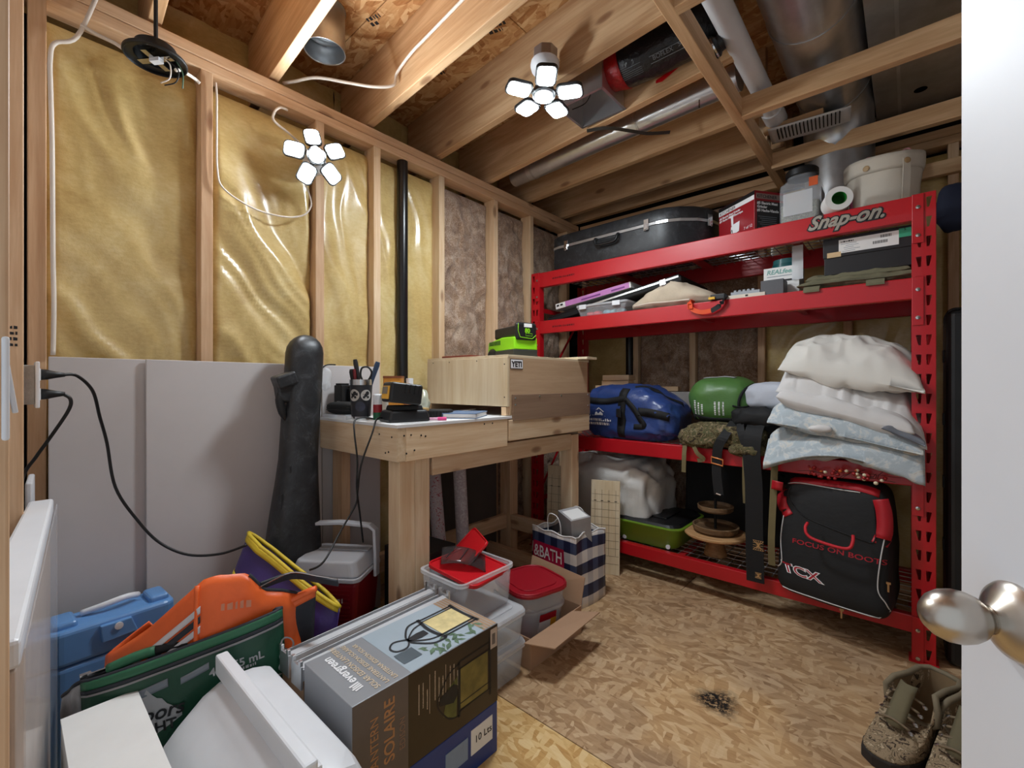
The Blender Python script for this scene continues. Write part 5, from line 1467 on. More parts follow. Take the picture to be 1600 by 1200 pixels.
for x, z in ((-1.37, 1.18), (-1.37, 1.03), (-1.55, 1.20), (-1.75, 1.20), (-1.88, 1.20)):
    G().lathe([(0.003, 0), (0.003, 0.001)], 10, Matrix.Translation((x, 1.4995, z)) @ Matrix.Rotation(PI / 2, 4, 'X')).build('screw', BLACKM, tb)
st = G().box((-1.3492, 1.56, 1.182), (0.0016, 0.088, 0.046)).build('sticker', INK, tb)
G().box((-1.348, 1.56, 1.182), (0.0014, 0.082, 0.040)).build('sticker_face', INKW, tb)
lettering('lettering', 'YETI', tb, (-1.3470, 1.56, 1.169), (0, 1, 0), (0, 0, 1), 0.036, INK, align='CENTER', bold=0.0014)
tag(G().box((-1.76, 1.60, 1.231), (0.22, 0.10, 0.012)).build('clipboard', mat('brown_board', rgb(120, 52, 40), 0.5), bevel=0.002), 'thin red-brown board lying on the plywood box', 'board')
o = board('wood_strip', None, (-1.39, 2.12, 1.231), (0.20, 0.10, 0.013), PLY, bevel=0.001); tag(o, 'thin pale wood strip overhanging the far end of the plywood box', 'wood')

# green battery charger
LG = mat('lime_green_plastic', rgb(138, 214, 24), 0.4, var=0.03)
t = thing('battery_charger', 'lime green battery charger with black pack on the plywood box', 'charger', (-1.55, 1.76, 1.2235), -0.325)
side = [(-0.15, 0.0), (0.13, 0.0), (0.135, 0.03), (-0.155, 0.025)]
M = Matrix.Rotation(PI / 2, 4, 'X') @ Matrix.Translation((0, 0, -0.07))
G().prism([(-0.15, 0.0), (0.13, 0.0), (0.133, 0.038), (-0.06, 0.038), (-0.09, 0.05), (-0.13, 0.05), (-0.155, 0.03)], 0, 0.14, M).build('base', mat('charcoal_plastic', rgb(48, 50, 46), 0.5), t, bevel=0.004)
M = Matrix.Rotation(PI / 2, 4, 'X') @ Matrix.Translation((0, 0, -0.068))
G().prism([(-0.152, 0.032), (-0.12, 0.052), (-0.09, 0.052), (-0.06, 0.038), (0.133, 0.038), (0.13, 0.10), (0.0, 0.105), (-0.145, 0.088)], 0, 0.136, M).build('shell', LG, t, bevel=0.005)
for k in range(9):
    G().box((-0.125 + 0.014 * k, -0.069, 0.08), (0.005, 0.003, 0.022)).build('vent', BLACKM, t)
for k in range(5):
    G().box((-0.13 + 0.016 * k, -0.071, 0.024), (0.008, 0.003, 0.03)).build('vent', BLACKM, t)
bp = G().box((0.005, 0, 0.132), (0.23, 0.10, 0.055)).build('battery_pack', BLACK, t, bevel=0.008)
be = G().box((0.128, 0, 0.128), (0.03, 0.118, 0.088)).build('battery_end', BLACK, t, bevel=0.012)
G().box((0.1435, 0.005, 0.157), (0.002, 0.045, 0.018)).build('badge', WHITEP, be)
lettering('lettering', '80', be, (0.1436, 0.002, 0.121), (0, 1, 0), (0, 0, 1), 0.03, LG, align='CENTER', bold=0.001)
g = G()
for p in ([(0.1437, -0.05, 0.165), (0.1437, -0.052, 0.13), (0.1437, -0.04, 0.098), (0.1437, 0.03, 0.092), (0.1437, 0.052, 0.11)],):
    g.tube(p, 0.0016, 6)
g.tube([(0.1437, -0.008, 0.105), (0.1437, 0.03, 0.105), (0.1437, 0.03, 0.117), (0.1437, -0.008, 0.117)], 0.001, 6, closed=True)
g.build('green_trim', LG, be)

# black power tool charger at the bench corner
YEL = mat('tool_yellow', rgb(216, 158, 40), 0.45)
t = thing('tool_charger', 'black tool battery seated on its charger at the bench corner', 'charger', (-1.475, 1.035, BT), 1.35)
G().frust(0.0, 0.045, (0.17, 0.125), (0.15, 0.105)).build('charger_base', BLACK, t, bevel=0.010, seg=3)
G().frust(0.045, 0.062, (0.12, 0.09), (0.11, 0.085)).build('dock', BLACKM, t, bevel=0.003)
MB = Matrix.Translation((-0.01, 0, 0.108)) @ Matrix.Rotation(0.12, 4, 'Y') @ Matrix.Rotation(-0.1, 4, 'Z')
G().box((0, 0, 0), (0.125, 0.125, 0.078), M=MB).build('battery', BLACK, t, bevel=0.010, seg=3)
for k in range(4):
    G().box((-0.005 + 0.018 * k, -0.060, 0.018), (0.008, 0.010, 0.034), M=MB).build('grip_rib', BLACKM, t, bevel=0.002)
G().box((-0.0632, 0.0, -0.002), (0.003, 0.10, 0.05), M=MB).build('yellow_label', YEL, t)
G().box((-0.0645, 0.010, 0.006), (0.002, 0.075, 0.028), M=MB).build('label_print', mat('grey_label_print', rgb(120, 108, 92), 0.5), t)
G().box((0.0, 0.0, 0.0395), (0.03, 0.075, 0.002), M=MB).build('top_badge', YEL, t)
G().box((0.07, -0.02, 0.045), (0.035, 0.04, 0.012)).build('yellow_tab', mat('tan_tab', rgb(190, 160, 104), 0.6), t, bevel=0.003)

# steel tumbler holding pens and scissors
t = thing('steel_tumbler', 'black steel tumbler with round stickers holding pens and scissors', 'tumbler', (-1.67, 0.962, BT))
G().lathe([(0.034, 0.0), (0.036, 0.004), (0.037, 0.014)], 36).build('base_ring', CHROME, t, smooth='auto')
G().lathe([(0.037, 0.014), (0.0445, 0.147)], 36, cap=False).build('body', mat('black_powder', rgb(34, 34, 40), 0.5), t, smooth='auto')
G().lathe([(0.0450, 0.141), (0.0465, 0.163), (0.0435, 0.163), (0.036, 0.03), (0, 0.028)], 36, cap=False).build('rim', CHROME, t, smooth='auto')
def cyl_disc(a, z, r, R0, nm, m, t):
    g = G()
    for rr, k in ((r, 0),):
        pts = [(a + r / R0 * math.cos(q), z + r * math.sin(q)) for q in [2 * PI * i / 24 for i in range(24)]]
        vs = [(R0 * math.cos(p[0]), R0 * math.sin(p[0]), p[1]) for p in pts]
        g.add([(R0 * math.cos(a), R0 * math.sin(a), z)] + vs, [(0, 1 + i, 1 + (i + 1) % 24) for i in range(24)])
    return g.build(nm, m, t)
aim = math.atan2(-0.5, 0.87) - 0.45
STK = mat('pale_sticker', rgb(186, 182, 176), 0.5)
for a, r in ((aim - 0.25, 0.024), (aim + 0.92, 0.022)):
    d = cyl_disc(a, 0.10, r, 0.0432, 'round_sticker', STK, t)
    for da, dz, rr in ((0.10, 0.008, 0.008), (-0.05, 0.0, 0.007), (-0.22, -0.008, 0.005), (0.16, -0.008, 0.005)):
        cyl_disc(a + da, 0.10 + dz, rr, 0.0442, 'sticker_figure', INK, d)
cyl_disc(aim + 0.35, 0.055, 0.02, 0.0412, 'round_sticker', mat('navy_sticker', rgb(44, 46, 62), 0.5), t)
def stick(nm, lab, cat, p0, p1, r, m):
    return tag(G().tube([p0, p1], r, 8).build(nm, m, smooth='auto'), lab, cat)
tp = V(-1.67, 0.962, BT)
def pen(nm, lab, cat, base, top, r0, r1, m, tipm=None):
    t = thing(nm, lab, cat, (0, 0, 0))
    a = tp + V(*base); b = tp + V(*top)
    G().tube([a, a + (b - a) * 0.6, a + (b - a) * 0.92, b], [r0, r0, r1, r1 * 0.8], 10).build('handle', m, t, smooth='auto')
    G().tube([a, a - (b - a) * 0.12], [r0 * 0.6, r0 * 0.3], 8).build('tip', tipm or CHROME, t)
    return t
pen('utility_knife', 'black knife handle leaning left in the tumbler', 'knife', (0.012, 0.0, 0.06), (-0.03, -0.01, 0.245), 0.008, 0.010, BLACK)
pen('utility_knife', 'blue handled knife leaning right in the tumbler', 'knife', (0.005, 0.01, 0.06), (0.052, 0.045, 0.235), 0.008, 0.011, mat('blue_grip', rgb(48, 70, 100), 0.5))
pen('marker_pen', 'wide black marker at the left rim of the tumbler', 'pen', (-0.012, -0.015, 0.06), (-0.03, -0.022, 0.205), 0.010, 0.014, BLACKM)
pen('marker_pen', 'dark red pen between the black handles in the tumbler', 'pen', (0.0, -0.015, 0.06), (-0.016, -0.022, 0.205), 0.006, 0.006, mat('dark_red_pen', rgb(110, 18, 28), 0.4))
t = thing('scissors', 'black handled scissors standing in the tumbler', 'scissors')
lo = [tp + V(0.014, 0.004, 0.155), tp + V(0.006, -0.006, 0.18), tp + V(0.010, -0.002, 0.21), tp + V(0.026, 0.016, 0.213), tp + V(0.036, 0.026, 0.19), tp + V(0.026, 0.016, 0.16)]
G().tube(lo, 0.004, 8, smooth=5, closed=True).build('finger_loop', BLACK, t, smooth=True)
G().tube([tp + V(0.018, 0.008, 0.158), tp + V(0.004, 0.0, 0.06)], 0.004, 6).build('blade', CHROME, t)

t = thing('glasses_case', 'black ribbed glasses case lying on the bench edge', 'case', (-1.835, 0.975, BT + 0.014), 0.25)
G().blob((0.17, 0.07, 0.055), 0.55, 22, 0.0, e2=0.7).build('shell', BLACKM, t, smooth=True)
for k in range(3):
    G().tube([(-0.07, -0.034 + 0.002 * k, 0.02 + 0.01 * k), (0.07, -0.034 + 0.002 * k, 0.02 + 0.01 * k)], 0.0016, 6).build('rib', BLACK, t)
t = thing('plastic_tray', 'shallow clear plastic tray at the left end of the bench', 'tray', (-1.815, 0.965, BT), 0.0)
g = G(); g.box((0, 0, 0.002), (0.20, 0.09, 0.004)); 
for s in (-1, 1):
    g.box((0, s * 0.044, 0.008), (0.20, 0.003, 0.014)); g.box((s * 0.099, 0, 0.008), (0.003, 0.09, 0.014))
g.build('shell', CLEARF, t)
for k in (-1, 0, 1): G().box((0.05 * k, 0, 0.008), (0.002, 0.085, 0.012)).build('divider', CLEARF, t)
for k, (x, y, hh, w) in enumerate(((-1.905, 0.965, 0.14, 0.05), (-1.885, 1.0, 0.125, 0.04))):
    t = thing('battery_box', ('tall black small box behind the glasses case', 'shorter black small box beside the tall one on the bench')[k], 'box', (x, y + 0.04, BT), 0.2)
    G().box((0, 0, hh / 2), (w, 0.05, hh)).build('body', BLACK, t, bevel=0.003)
    G().box((0, 0, hh + 0.004), (w * 0.8, 0.04, 0.008)).build('cap', BLACKM, t, bevel=0.001)
    G().box((0.006, -0.0258, hh * 0.45), (0.02, 0.001, 0.012)).build('label', mat('grey_small_label_%d' % k, rgb(150, 150, 150), 0.5), t)
t = thing('plastic_bag', 'crumpled clear bag hung on the drywall edge with black cord', 'bag', (-1.90, 0.915, 1.065))
G().blob((0.035, 0.06, 0.10), 0.8, 16, 0.014, 24, 3, ridge=True).build('film', CLEARF, t, smooth=True)
G().tube([(0.02, -0.03, 0.02), (0.025, -0.03, 0.07), (0.02, 0.0, 0.105), (0.01, 0.05, 0.11)], 0.003, 6, smooth=6).build('cord', BLACKM, t, smooth=True)

t = thing('stain_can', 'orange-brown square tin can at the back of the bench', 'can', (-1.795, 1.20, BT), 0.75)
ORC = mat('amber_tin', rgb(196, 130, 44), 0.4, var=0.12)
G().prism(rrect(0.085, 0.065, 0.008), 0, 0.178).build('body', ORC, t, bevel=0.001)
G().prism(rrect(0.087, 0.067, 0.008), 0.172, 0.182).build('rim', mat('brown_rim', rgb(128, 70, 36), 0.4), t)
G().box((0.015, -0.0335, 0.13), (0.045, 0.002, 0.055)).build('label', mat('yellow_label', rgb(222, 170, 70), 0.5), t)
G().box((0.022, -0.035, 0.108), (0.03, 0.001, 0.012)).build('label_print', mat('maroon', rgb(116, 26, 34), 0.5), t)
marks('label_print', t, (-0.005, -0.035, 0.142), (1, 0, 0), (0, 0, 1), 0.04, 0.009, mat('brown_ink', rgb(120, 80, 30), 0.5), 5)
t = thing('medicine_bottle', 'small dark bottle with white cap behind the tool charger', 'bottle', (-1.775, 1.275, BT))
G().lathe([(0.025, 0), (0.026, 0.004), (0.026, 0.105), (0.024, 0.118), (0.014, 0.132), (0.013, 0.14)], 24).build('body', mat('smoky_glass', rgb(70, 66, 84), 0.2), t, smooth='auto')
G().lathe([(0.0165, 0.138), (0.0165, 0.172), (0, 0.173)], 24).build('cap', WHITE, t, smooth='auto')
G().lathe([(0.0263, 0.04), (0.0263, 0.09)], 24, cap=False).build('label', mat('peach_label', rgb(206, 150, 116), 0.6), t)
t = tag(G().blob((0.06, 0.06, 0.11), 0.9, 14, 0.02, 22, 6, ridge=True, M=Matrix.Translation((-1.72, 1.31, BT))).build('crumpled_foil', mat('iridescent_wrap', rgb(200, 204, 184), 0.3, 0.3), smooth=True), 'crumpled pale shiny wrap beside the small bottle', 'wrap')
t = thing('craft_bottle', 'small bottle with white cap and red and green label on the bench', 'bottle', (-1.615, 1.005, BT))
G().lathe([(0.018, 0.0), (0.019, 0.003), (0.019, 0.03)], 20).build('green_base', mat('bottle_green', rgb(20, 96, 60), 0.4), t, smooth='auto')
G().lathe([(0.019, 0.03), (0.019, 0.062)], 20).build('red_band', mat('bottle_red', rgb(150, 24, 34), 0.4), t, smooth='auto')
G().lathe([(0.019, 0.062), (0.019, 0.10), (0.016, 0.104), (0, 0.105)], 20).build('cap', WHITE, t, smooth='auto')
t = thing('chalk_tube', 'slim beige tube with green cap beside the tool charger', 'tube', (-1.585, 1.02, BT))
G().lathe([(0.012, 0.0), (0.012, 0.092)], 18).build('body', CREAM, t, smooth='auto')
G().lathe([(0.0128, 0.09), (0.0128, 0.103), (0, 0.103)], 18).build('green_ring', mat('moss_cap', rgb(100, 108, 70), 0.5), t, smooth='auto')
G().lathe([(0.009, 0.103), (0.009, 0.118), (0.004, 0.126), (0, 0.127)], 18).build('cap', WHITE, t, smooth='auto')
t = thing('wallet', 'black textured wallet lying behind the tool charger', 'wallet', (-1.525, 1.235, BT), 0.6)
G().box((0, 0, 0.018), (0.13, 0.075, 0.036)).build('body', BLACKM, t, bevel=0.010, seg=3)
for k in range(8): G().box((-0.05 + 0.014 * k, -0.0385, 0.018), (0.006, 0.002, 0.02)).build('grip', BLACK, t)
t = thing('marker_pen', 'pink marker lying at the front edge of the bench', 'marker', (-1.405, 1.13, BT + 0.007), 0.9)
PK = mat('pink_marker', rgb(226, 70, 138), 0.4)
G().tube([(-0.05, 0, 0), (0.01, 0, 0)], 0.0055, 12).build('barrel', mat('pale_pink', rgb(226, 170, 196), 0.4), t, smooth='auto')
G().tube([(0.01, 0, 0), (0.045, 0, 0)], 0.0068, 12).build('cap', PK, t, smooth='auto')
t = thing('notebook', 'blue hardcover notebook lying on the bench', 'notebook', (-1.46, 1.345, BT), 0.55)
G().box((0, 0, 0.011), (0.142, 0.196, 0.016)).build('pages', WHITEP, t)
BLU = mat('steel_blue_cover', rgb(84, 108, 140), 0.5)
G().box((0, 0, 0.0015), (0.148, 0.204, 0.003)).build('back_cover', BLU, t, bevel=0.001)
G().box((0, 0, 0.0205), (0.148, 0.204, 0.003)).build('front_cover', BLU, t, bevel=0.001)
G().box((-0.0735, 0, 0.011), (0.002, 0.204, 0.022)).build('spine', BLU, t)
cable('charger_cable', 'thin white cable curling out of the slot under the plywood box', [(-1.62, 1.56, BT + 0.02), (-1.64, 1.48, BT + 0.012), (-1.70, 1.42, BT + 0.006), (-1.76, 1.44, BT + 0.006), (-1.80, 1.52, BT + 0.01)], 0.0025, CABLEW)
cable('power_cord', 'black cord looping from the tumbler down the bench front', [(-1.60, 0.975, BT + 0.006), (-1.62, 0.94, BT + 0.012), (-1.61, 0.90, BT + 0.002), (-1.585, 0.885, 0.90), (-1.555, 0.88, 0.80), (-1.55, 0.875, 0.70), (-1.555, 0.89, 0.60), (-1.60, 0.93, 0.47)], 0.0035, RUBBER, 'cord')
cable('power_cord', 'black cord from the tool charger running down to the purple bag', [(-1.535, 1.0, BT + 0.01), (-1.50, 0.93, BT + 0.014), (-1.465, 0.888, 0.91), (-1.475, 0.85, 0.80), (-1.50, 0.85, 0.70), (-1.53, 0.86, 0.645), (-1.49, 0.78, 0.575), (-1.43, 0.69, 0.51), (-1.445, 0.65, 0.49)], 0.0035, RUBBER, 'cord')

# black gun boot leaning on the drywall and bench
t = thing('gun_boot', 'tall black plastic gun boot leaning between drywall and bench', 'case', (-1.80, 0.722, 0.0), rot=(0.0, 0.0, 0.0))
def boot_sec(z):
    # half width along y, half depth along x, y-centre, x-centre
    k = z / 1.29
    w = 0.125 - 0.07 * min(1, max(0, (z - 0.25) / 0.65)); w = max(w, 0.069)
    if z > 0.84 and z < 1.0: w += 0.0
    dome = 1.0 if z < 1.215 else max(0.02, math.sqrt(max(0, 1 - ((z - 1.215) / 0.075) ** 2)))
    return (w * dome, (0.065 - 0.012 * k) * dome, -0.025 + 0.115 * k, 0.055 - 0.095 * k)
g = G(); zs = [0.0, 0.1, 0.2, 0.3, 0.4, 0.5, 0.6, 0.7, 0.8, 0.9, 1.0, 1.1, 1.18, 1.215, 1.24, 1.26, 1.275, 1.285, 1.289]
N = 28
for z in zs:
    w, d, yc, xc = boot_sec(z)
    for i in range(N):
        a = 2 * PI * i / N
        sp = lambda q: math.copysign(abs(q) ** 0.7, q)
        rr = 1 + 0.03 * noise.noise(Vector((math.cos(a) * 2, math.sin(a) * 2, z * 4)))
        g.v.append((xc + d * sp(math.cos(a)) * rr, yc + w * sp(math.sin(a)) * rr, z))
for j in range(len(zs) - 1):
    for i in range(N):
        i2 = (i + 1) % N
        g.f.append((j * N + i, j * N + i2, (j + 1) * N + i2, (j + 1) * N + i)); g.m.append(0)
g.f.append(tuple(range(N - 1, -1, -1))); g.m.append(0)
g.f.append(tuple(range((len(zs) - 1) * N, len(zs) * N))); g.m.append(0)
g.build('shell', SCUFF, t, smooth=True)
M = Matrix.Translation((0.0, 0.02, 1.02)) @ Matrix.Rotation(0.35, 4, 'X')
G().prism([(-0.06, -0.035), (-0.07, 0.03), (-0.02, 0.06), (0.02, 0.062), (0.03, -0.02), (0.0, -0.05)], 0, 0.05, Matrix.Translation((-0.035, 0.03, 1.06)) @ Matrix.Rotation(PI / 2, 4, 'X') @ Matrix.Rotation(PI / 2, 4, 'Y')).build('side_tab', SCUFF, t, bevel=0.008)
G().box((0.0, -0.008, 1.105), (0.07, 0.075, 0.05), rot=(0.35, 0, 0)).build('hinge_block', SCUFF, t, bevel=0.008)
G().tube([(0.0, -0.018, 1.07), (0.0, -0.026, 1.03), (0.0, -0.016, 0.98), (0.0, 0.005, 0.94)], [0.012, 0.016, 0.014, 0.006], 10, smooth=4).build('latch_lever', BLACK, t, smooth=True)
for k, (z, y) in enumerate(((0.62, -0.04), (0.5, 0.02), (0.72, 0.0))):
    G().box((0.075 - 0.04 * z, y, z), (0.004, 0.006, 0.12), rot=(0.06 * k, 0.07, 0)).build('mould_rib', SCUFF, t, bevel=0.001)
# ---------------------------------------------------------------- things on the floor
class QuadBag:
    """soft flat bag spanned by four corners: A-B the top edge, C below A, E below B"""
    def __init__(s, A, B, E, C, bulge, gap=0.0, amp=0.008, fs=9.0, seed=0, out=None, sag=0.0):
        s.A, s.B, s.E, s.C = V(*A), V(*B), V(*E), V(*C)
        s.b = bulge; s.gap = gap; s.amp = amp; s.fs = fs; s.seed = seed; s.sag = sag
        n = (s.B - s.A).cross(s.C - s.A); n.normalize()
        s.n = n if (out is None or n.dot(V(*out)) > 0) else -n
    def p(s, u, v, side=1, off=0.0):
        top = s.A.lerp(s.B, u); bot = s.C.lerp(s.E, u)
        q = top.lerp(bot, v)
        e = max(0, 1 - abs(2 * u - 1) ** 3) ** 0.6
        w = s.gap * (1 - v) ** 2 * e + s.b * e * (max(0, math.sin(PI * min(1, 0.01 + v * 0.99)))) ** 0.7
        k = q * s.fs + V(s.seed * 3.1, side, s.seed)
        h = (0.5 - 1.7 * abs(noise.noise(k))) + 0.5 * noise.noise(k * 0.5)
        q = q + s.n * (side * w + s.amp * h * (0.3 + e)) + s.n * off
        q.z -= s.sag * e * (1 - v)
        q.z = max(q.z, 0.004)
        return q
    def mesh(s, side, nu=34, nv=24):
        return G().grid(lambda u, v: s.p(u, v, side), nu, nv)
    def body(s, name, m, parent, thick=0.004, lining=None):
        f = s.mesh(1).build(name, m, parent, smooth=True, solid=thick)
        b = s.mesh(-1).build(name, lining or m, parent, smooth=True, solid=thick)
        return f, b
    def band(s, v0, v1, m, parent, name, off=0.004, u0=0.0, u1=1.0, side=1, fv=None):
        g = G().grid(lambda u, v: s.p(u0 + (u1 - u0) * u, (v0 + (v1 - v0) * v) + (fv(u0 + (u1 - u0) * u) if fv else 0), side, off * side), 30, 3)
        return g.build(name, m, parent, smooth=True, solid=0.002)
    def rim(s, m, parent, r=0.006, name='rim', u0=0.0, u1=1.0):
        for side in (1, -1):
            G().tube([s.p(u0 + (u1 - u0) * i / 24, 0, side) for i in range(25)], r, 8).build(name, m, parent, smooth=True)

def cloth(name, c, rough=0.6, **k):
    return mat(name, c, rough, var=0.10, vscale=7, bump=0.25, bscale=30, bdist=0.006, **k)

# --- blue hard cooler jug by the wall
t = thing('water_jug', 'light blue plastic jug case with white clip on the left floor', 'jug', (-1.80, 0.215, 0.0), 0.06)
BLUE = mat('sky_blue_plastic', rgb(98, 148, 204), 0.32, var=0.04)
g = G()
g.prism(rrect(0.13, 0.28, 0.03), 0.0, 0.31); g.build('body', BLUE, t, bevel=0.012, seg=3)
G().prism(rrect(0.134, 0.284, 0.03), 0.312, 0.410).build('lid', BLUE, t, bevel=0.012, seg=3)
for y in (-0.105, 0.105):
    G().box((0.0, y, 0.412), (0.09, 0.05, 0.03)).build('lid_lug', BLUE, t, bevel=0.010, seg=3)
G().prism([(-0.04, 0.0), (0.03, 0.0), (0.045, -0.045), (-0.035, -0.05)], 0, 0.014, frame((0.066, 0.0, 0.40), (0, 1, 0), (0, 0, 1))).build('latch_plate', BLUE, t, bevel=0.003)
G().tube([(-0.02, -0.065, 0.418), (0.0, -0.02, 0.43), (0.0, 0.03, 0.436), (-0.02, 0.065, 0.425)], 0.009, 8, smooth=4).build('carry_handle', WHITE, t, smooth=True)
G().lathe([(0.010, 0), (0.010, 0.004), (0, 0.005)], 16, Matrix.Translation((0.081, 0.0, 0.388)) @ Matrix.Rotation(PI / 2, 4, 'Y')).build('button', WHITE, t)

# --- white boards leaning on the near wall
t = thing('table_leaf', 'white slab with clear plastic side standing along the near wall', 'panel', (0, 0, 0))
def slab(x0, x1, ya0, ya1, yb0, yb1, za, zb, m, name, parent=None):
    vs = [(x0, ya0, 0), (x1, yb0, 0), (x1, yb1, 0), (x0, ya1, 0), (x0, ya0, za), (x1, yb0, zb), (x1, yb1, zb), (x0, ya1, za)]
    fs = [(0, 3, 2, 1), (4, 5, 6, 7), (0, 1, 5, 4), (1, 2, 6, 5), (2, 3, 7, 6), (3, 0, 4, 7)]
    g = G().add(vs, fs)
    return g.build(name, m, parent, bevel=0.004)
slab(-1.70, -0.90, 0.042, 0.080, -0.05, 0.010, 0.745, 0.705, mat('beige_core', rgb(196, 178, 164), 0.7), 'core', t)
g = G().add([(-1.70, 0.040, 0.747), (-0.895, -0.052, 0.707), (-0.895, 0.014, 0.707), (-1.70, 0.086, 0.747), (-1.70, 0.040, 0.787), (-0.895, -0.052, 0.747), (-0.895, 0.014, 0.747), (-1.70, 0.086, 0.787)], [(0, 3, 2, 1), (4, 5, 6, 7), (0, 1, 5, 4), (1, 2, 6, 5), (2, 3, 7, 6), (3, 0, 4, 7)])
g.build('top_edge', WHITE, t, bevel=0.006)
g = G().add([(-0.90, 0.018, 0.02), (-1.70, 0.092, 0.02), (-1.70, 0.092, 0.77), (-0.90, 0.018, 0.73)], [(0, 1, 2, 3)])
g.build('clear_sheet', CLEART, t, solid=0.002)
tag(slab(-1.90, -1.73, 0.045, 0.058, 0.035, 0.048, 0.83, 0.83, WHITE, 'shelf_board'), 'thin white shelf board standing behind the white slab', 'board')

# --- red and white cooler on a folded green tarp under the bench
t = tag(G().pillow(0.38, 0.40, 0.185, wr=0.012, seed=3, p=8, pinch=0.02).build('folded_tarp', cloth('dark_green_tarp', rgb(22, 54, 40), 0.6), loc=(-1.65, 0.83, 0.0), smooth=True), 'folded dark green tarp under the red cooler', 'tarp')
t = thing('picnic_cooler', 'small red cooler with white lid and swing handle under the bench', 'cooler', (-1.645, 0.845, 0.190), 0.62)
CR = mat('cooler_red', rgb(128, 20, 28), 0.4, var=0.08)
CWH = mat('cooler_white', rgb(198, 202, 210), 0.4, var=0.03)
G().frust(0.0, 0.185, (0.235, 0.185), (0.26, 0.21)).build('body', CR, t, bevel=0.015, seg=3)
for k in range(9):
    G().box((0, -0.099 - 0.0006 * k, 0.035 + 0.015 * k), (0.20, 0.004, 0.005)).build('rib', CR, t)
G().prism(rrect(0.275, 0.225, 0.03), 0.185, 0.200).build('collar', CWH, t, bevel=0.003)
G().prism(rrect(0.265, 0.215, 0.03), 0.201, 0.255, scale_top=0.86).build('lid', CWH, t, bevel=0.008, seg=3)
G().box((0.02, 0.03, 0.259), (0.20, 0.035, 0.006)).build('lid_recess_shade', mat('cooler_shadow_grey', rgb(150, 152, 158), 0.5), t, bevel=0.002)  # raised grey strip; shade of the recess is put into its colour
G().ribbon([(-0.146, 0.03, 0.16), (-0.146, 0.03, 0.24), (-0.142, 0.03, 0.335), (-0.12, 0.03, 0.352), (0.0, 0.03, 0.36), (0.12, 0.03, 0.352), (0.142, 0.03, 0.335), (0.146, 0.03, 0.24), (0.146, 0.03, 0.16)], (0, 1, 0), 0.035, 0.012).build('handle', CWH, t, bevel=0.003)
marks('worn_print', t, (0.02, -0.113, 0.115), (1, 0, 0), (0, 0, 1), 0.06, 0.02, mat('worn_white', rgb(190, 176, 170), 0.6), 7, rows=2, gap=1.3)

# --- things in the dark under the bench
t = thing('dark_carton', 'dark carton behind the bench leg under the bench', 'box', (-1.62, 1.22, 0), 0.1)
G().box((0, 0, 0.19), (0.24, 0.20, 0.38)).build('carton', mat('dark_card', rgb(34, 32, 34), 0.6), t, bevel=0.002)
G().box((0, 0, 0.06), (0.25, 0.21, 0.10)).build('brown_base', CARD, t, bevel=0.002)
for k, (x, y, lab) in enumerate(((-1.76, 1.47, 'silver wrapping paper roll with pink pattern leaning under the bench'), (-1.74, 1.60, 'pale foil wrapping paper roll leaning beside the patterned one'))):
    t = thing('wrapping_roll', lab, 'roll', (x, y, 0.0), rot=(0.05 - 0.04 * k, -0.06, 0))
    G().lathe([(0.034, 0), (0.035, 0.01), (0.034, 0.72)], 20).build('roll', camo('foil_pattern_%d' % k, [(0.0, rgb(188, 176, 180)), (0.5, rgb(200, 190, 192)), (0.58, rgb(168, 92, 100) if k == 0 else rgb(214, 210, 210)), (0.66, rgb(196, 186, 188))], 40), t, smooth='auto')
    G().lathe([(0.02, 0.72), (0.02, 0.722)], 16).build('core', CARD, t)
tag(G().box((-1.90, 1.75, 0.40), (0.012, 0.5, 0.80)).build('hardboard_sheet', mat('dark_hardboard', rgb(70, 60, 54), 0.7)), 'dark hardboard sheet standing behind the bench', 'board')

# --- purple bag with yellow trim
PUR = cloth('purple_nylon', rgb(62, 44, 110), 0.5); YLW = cloth('yellow_trim', rgb(206, 178, 40), 0.6)
PURL = cloth('lilac_lining', rgb(116, 92, 170), 0.5)
t = thing('tote_bag', 'purple tote bag with yellow trim slumped against the cooler', 'bag', (0, 0, 0))
qb = QuadBag((-1.725, 0.565, 0.57), (-1.345, 0.70, 0.385), (-1.31, 0.62, 0.02), (-1.70, 0.36, 0.02), 0.05, gap=0.020, seed=2, out=(0.5, -0.6, 0.4))
qb.body('body', PUR, t, lining=PURL)
qb.rim(YLW, t, 0.007, 'yellow_rim')
qb.band(0.0, 0.04, YLW, t, 'yellow_band', 0.005); qb.band(0.0, 0.04, YLW, t, 'yellow_band', 0.005, side=-1)
qb.band(0.20, 0.29, YLW, t, 'yellow_stripe', 0.005, 0.0, 0.6); qb.band(0.62, 0.84, YLW, t, 'yellow_stripe', 0.005, 0.55, 1.0)

# --- orange insulated bag
ORG = cloth('orange_nylon', rgb(238, 104, 42), 0.42); CHAR = cloth('charcoal_mesh', rgb(40, 44, 52), 0.7); SILS = mat('silver_stripe', rgb(206, 204, 208), 0.45)
t = thing('cooler_bag', 'orange zipped cooler bag with white stripes in the left pile', 'bag', (0, 0, 0))
qo = QuadBag((-1.52, 0.17, 0.465), (-1.36, 0.59, 0.465), (-1.335, 0.60, 0.06), (-1.50, 0.15, 0.06), 0.055, gap=0.045, amp=0.016, fs=7, seed=5, out=(1, -0.3, 0.2))
def tent(u):   # a peak on the left third, a dip at the zip
    T = ((0.0, -0.062), (0.22, 0.005), (0.47, 0.105), (0.52, 0.11), (0.69, 0.10), (0.78, 0.045), (0.88, 0.03), (1.0, 0.0))
    for (a, x), (b, y) in zip(T, T[1:]):
        if u <= b: return x + (y - x) * (u - a) / (b - a)
    return 0.0
_p = qo.p
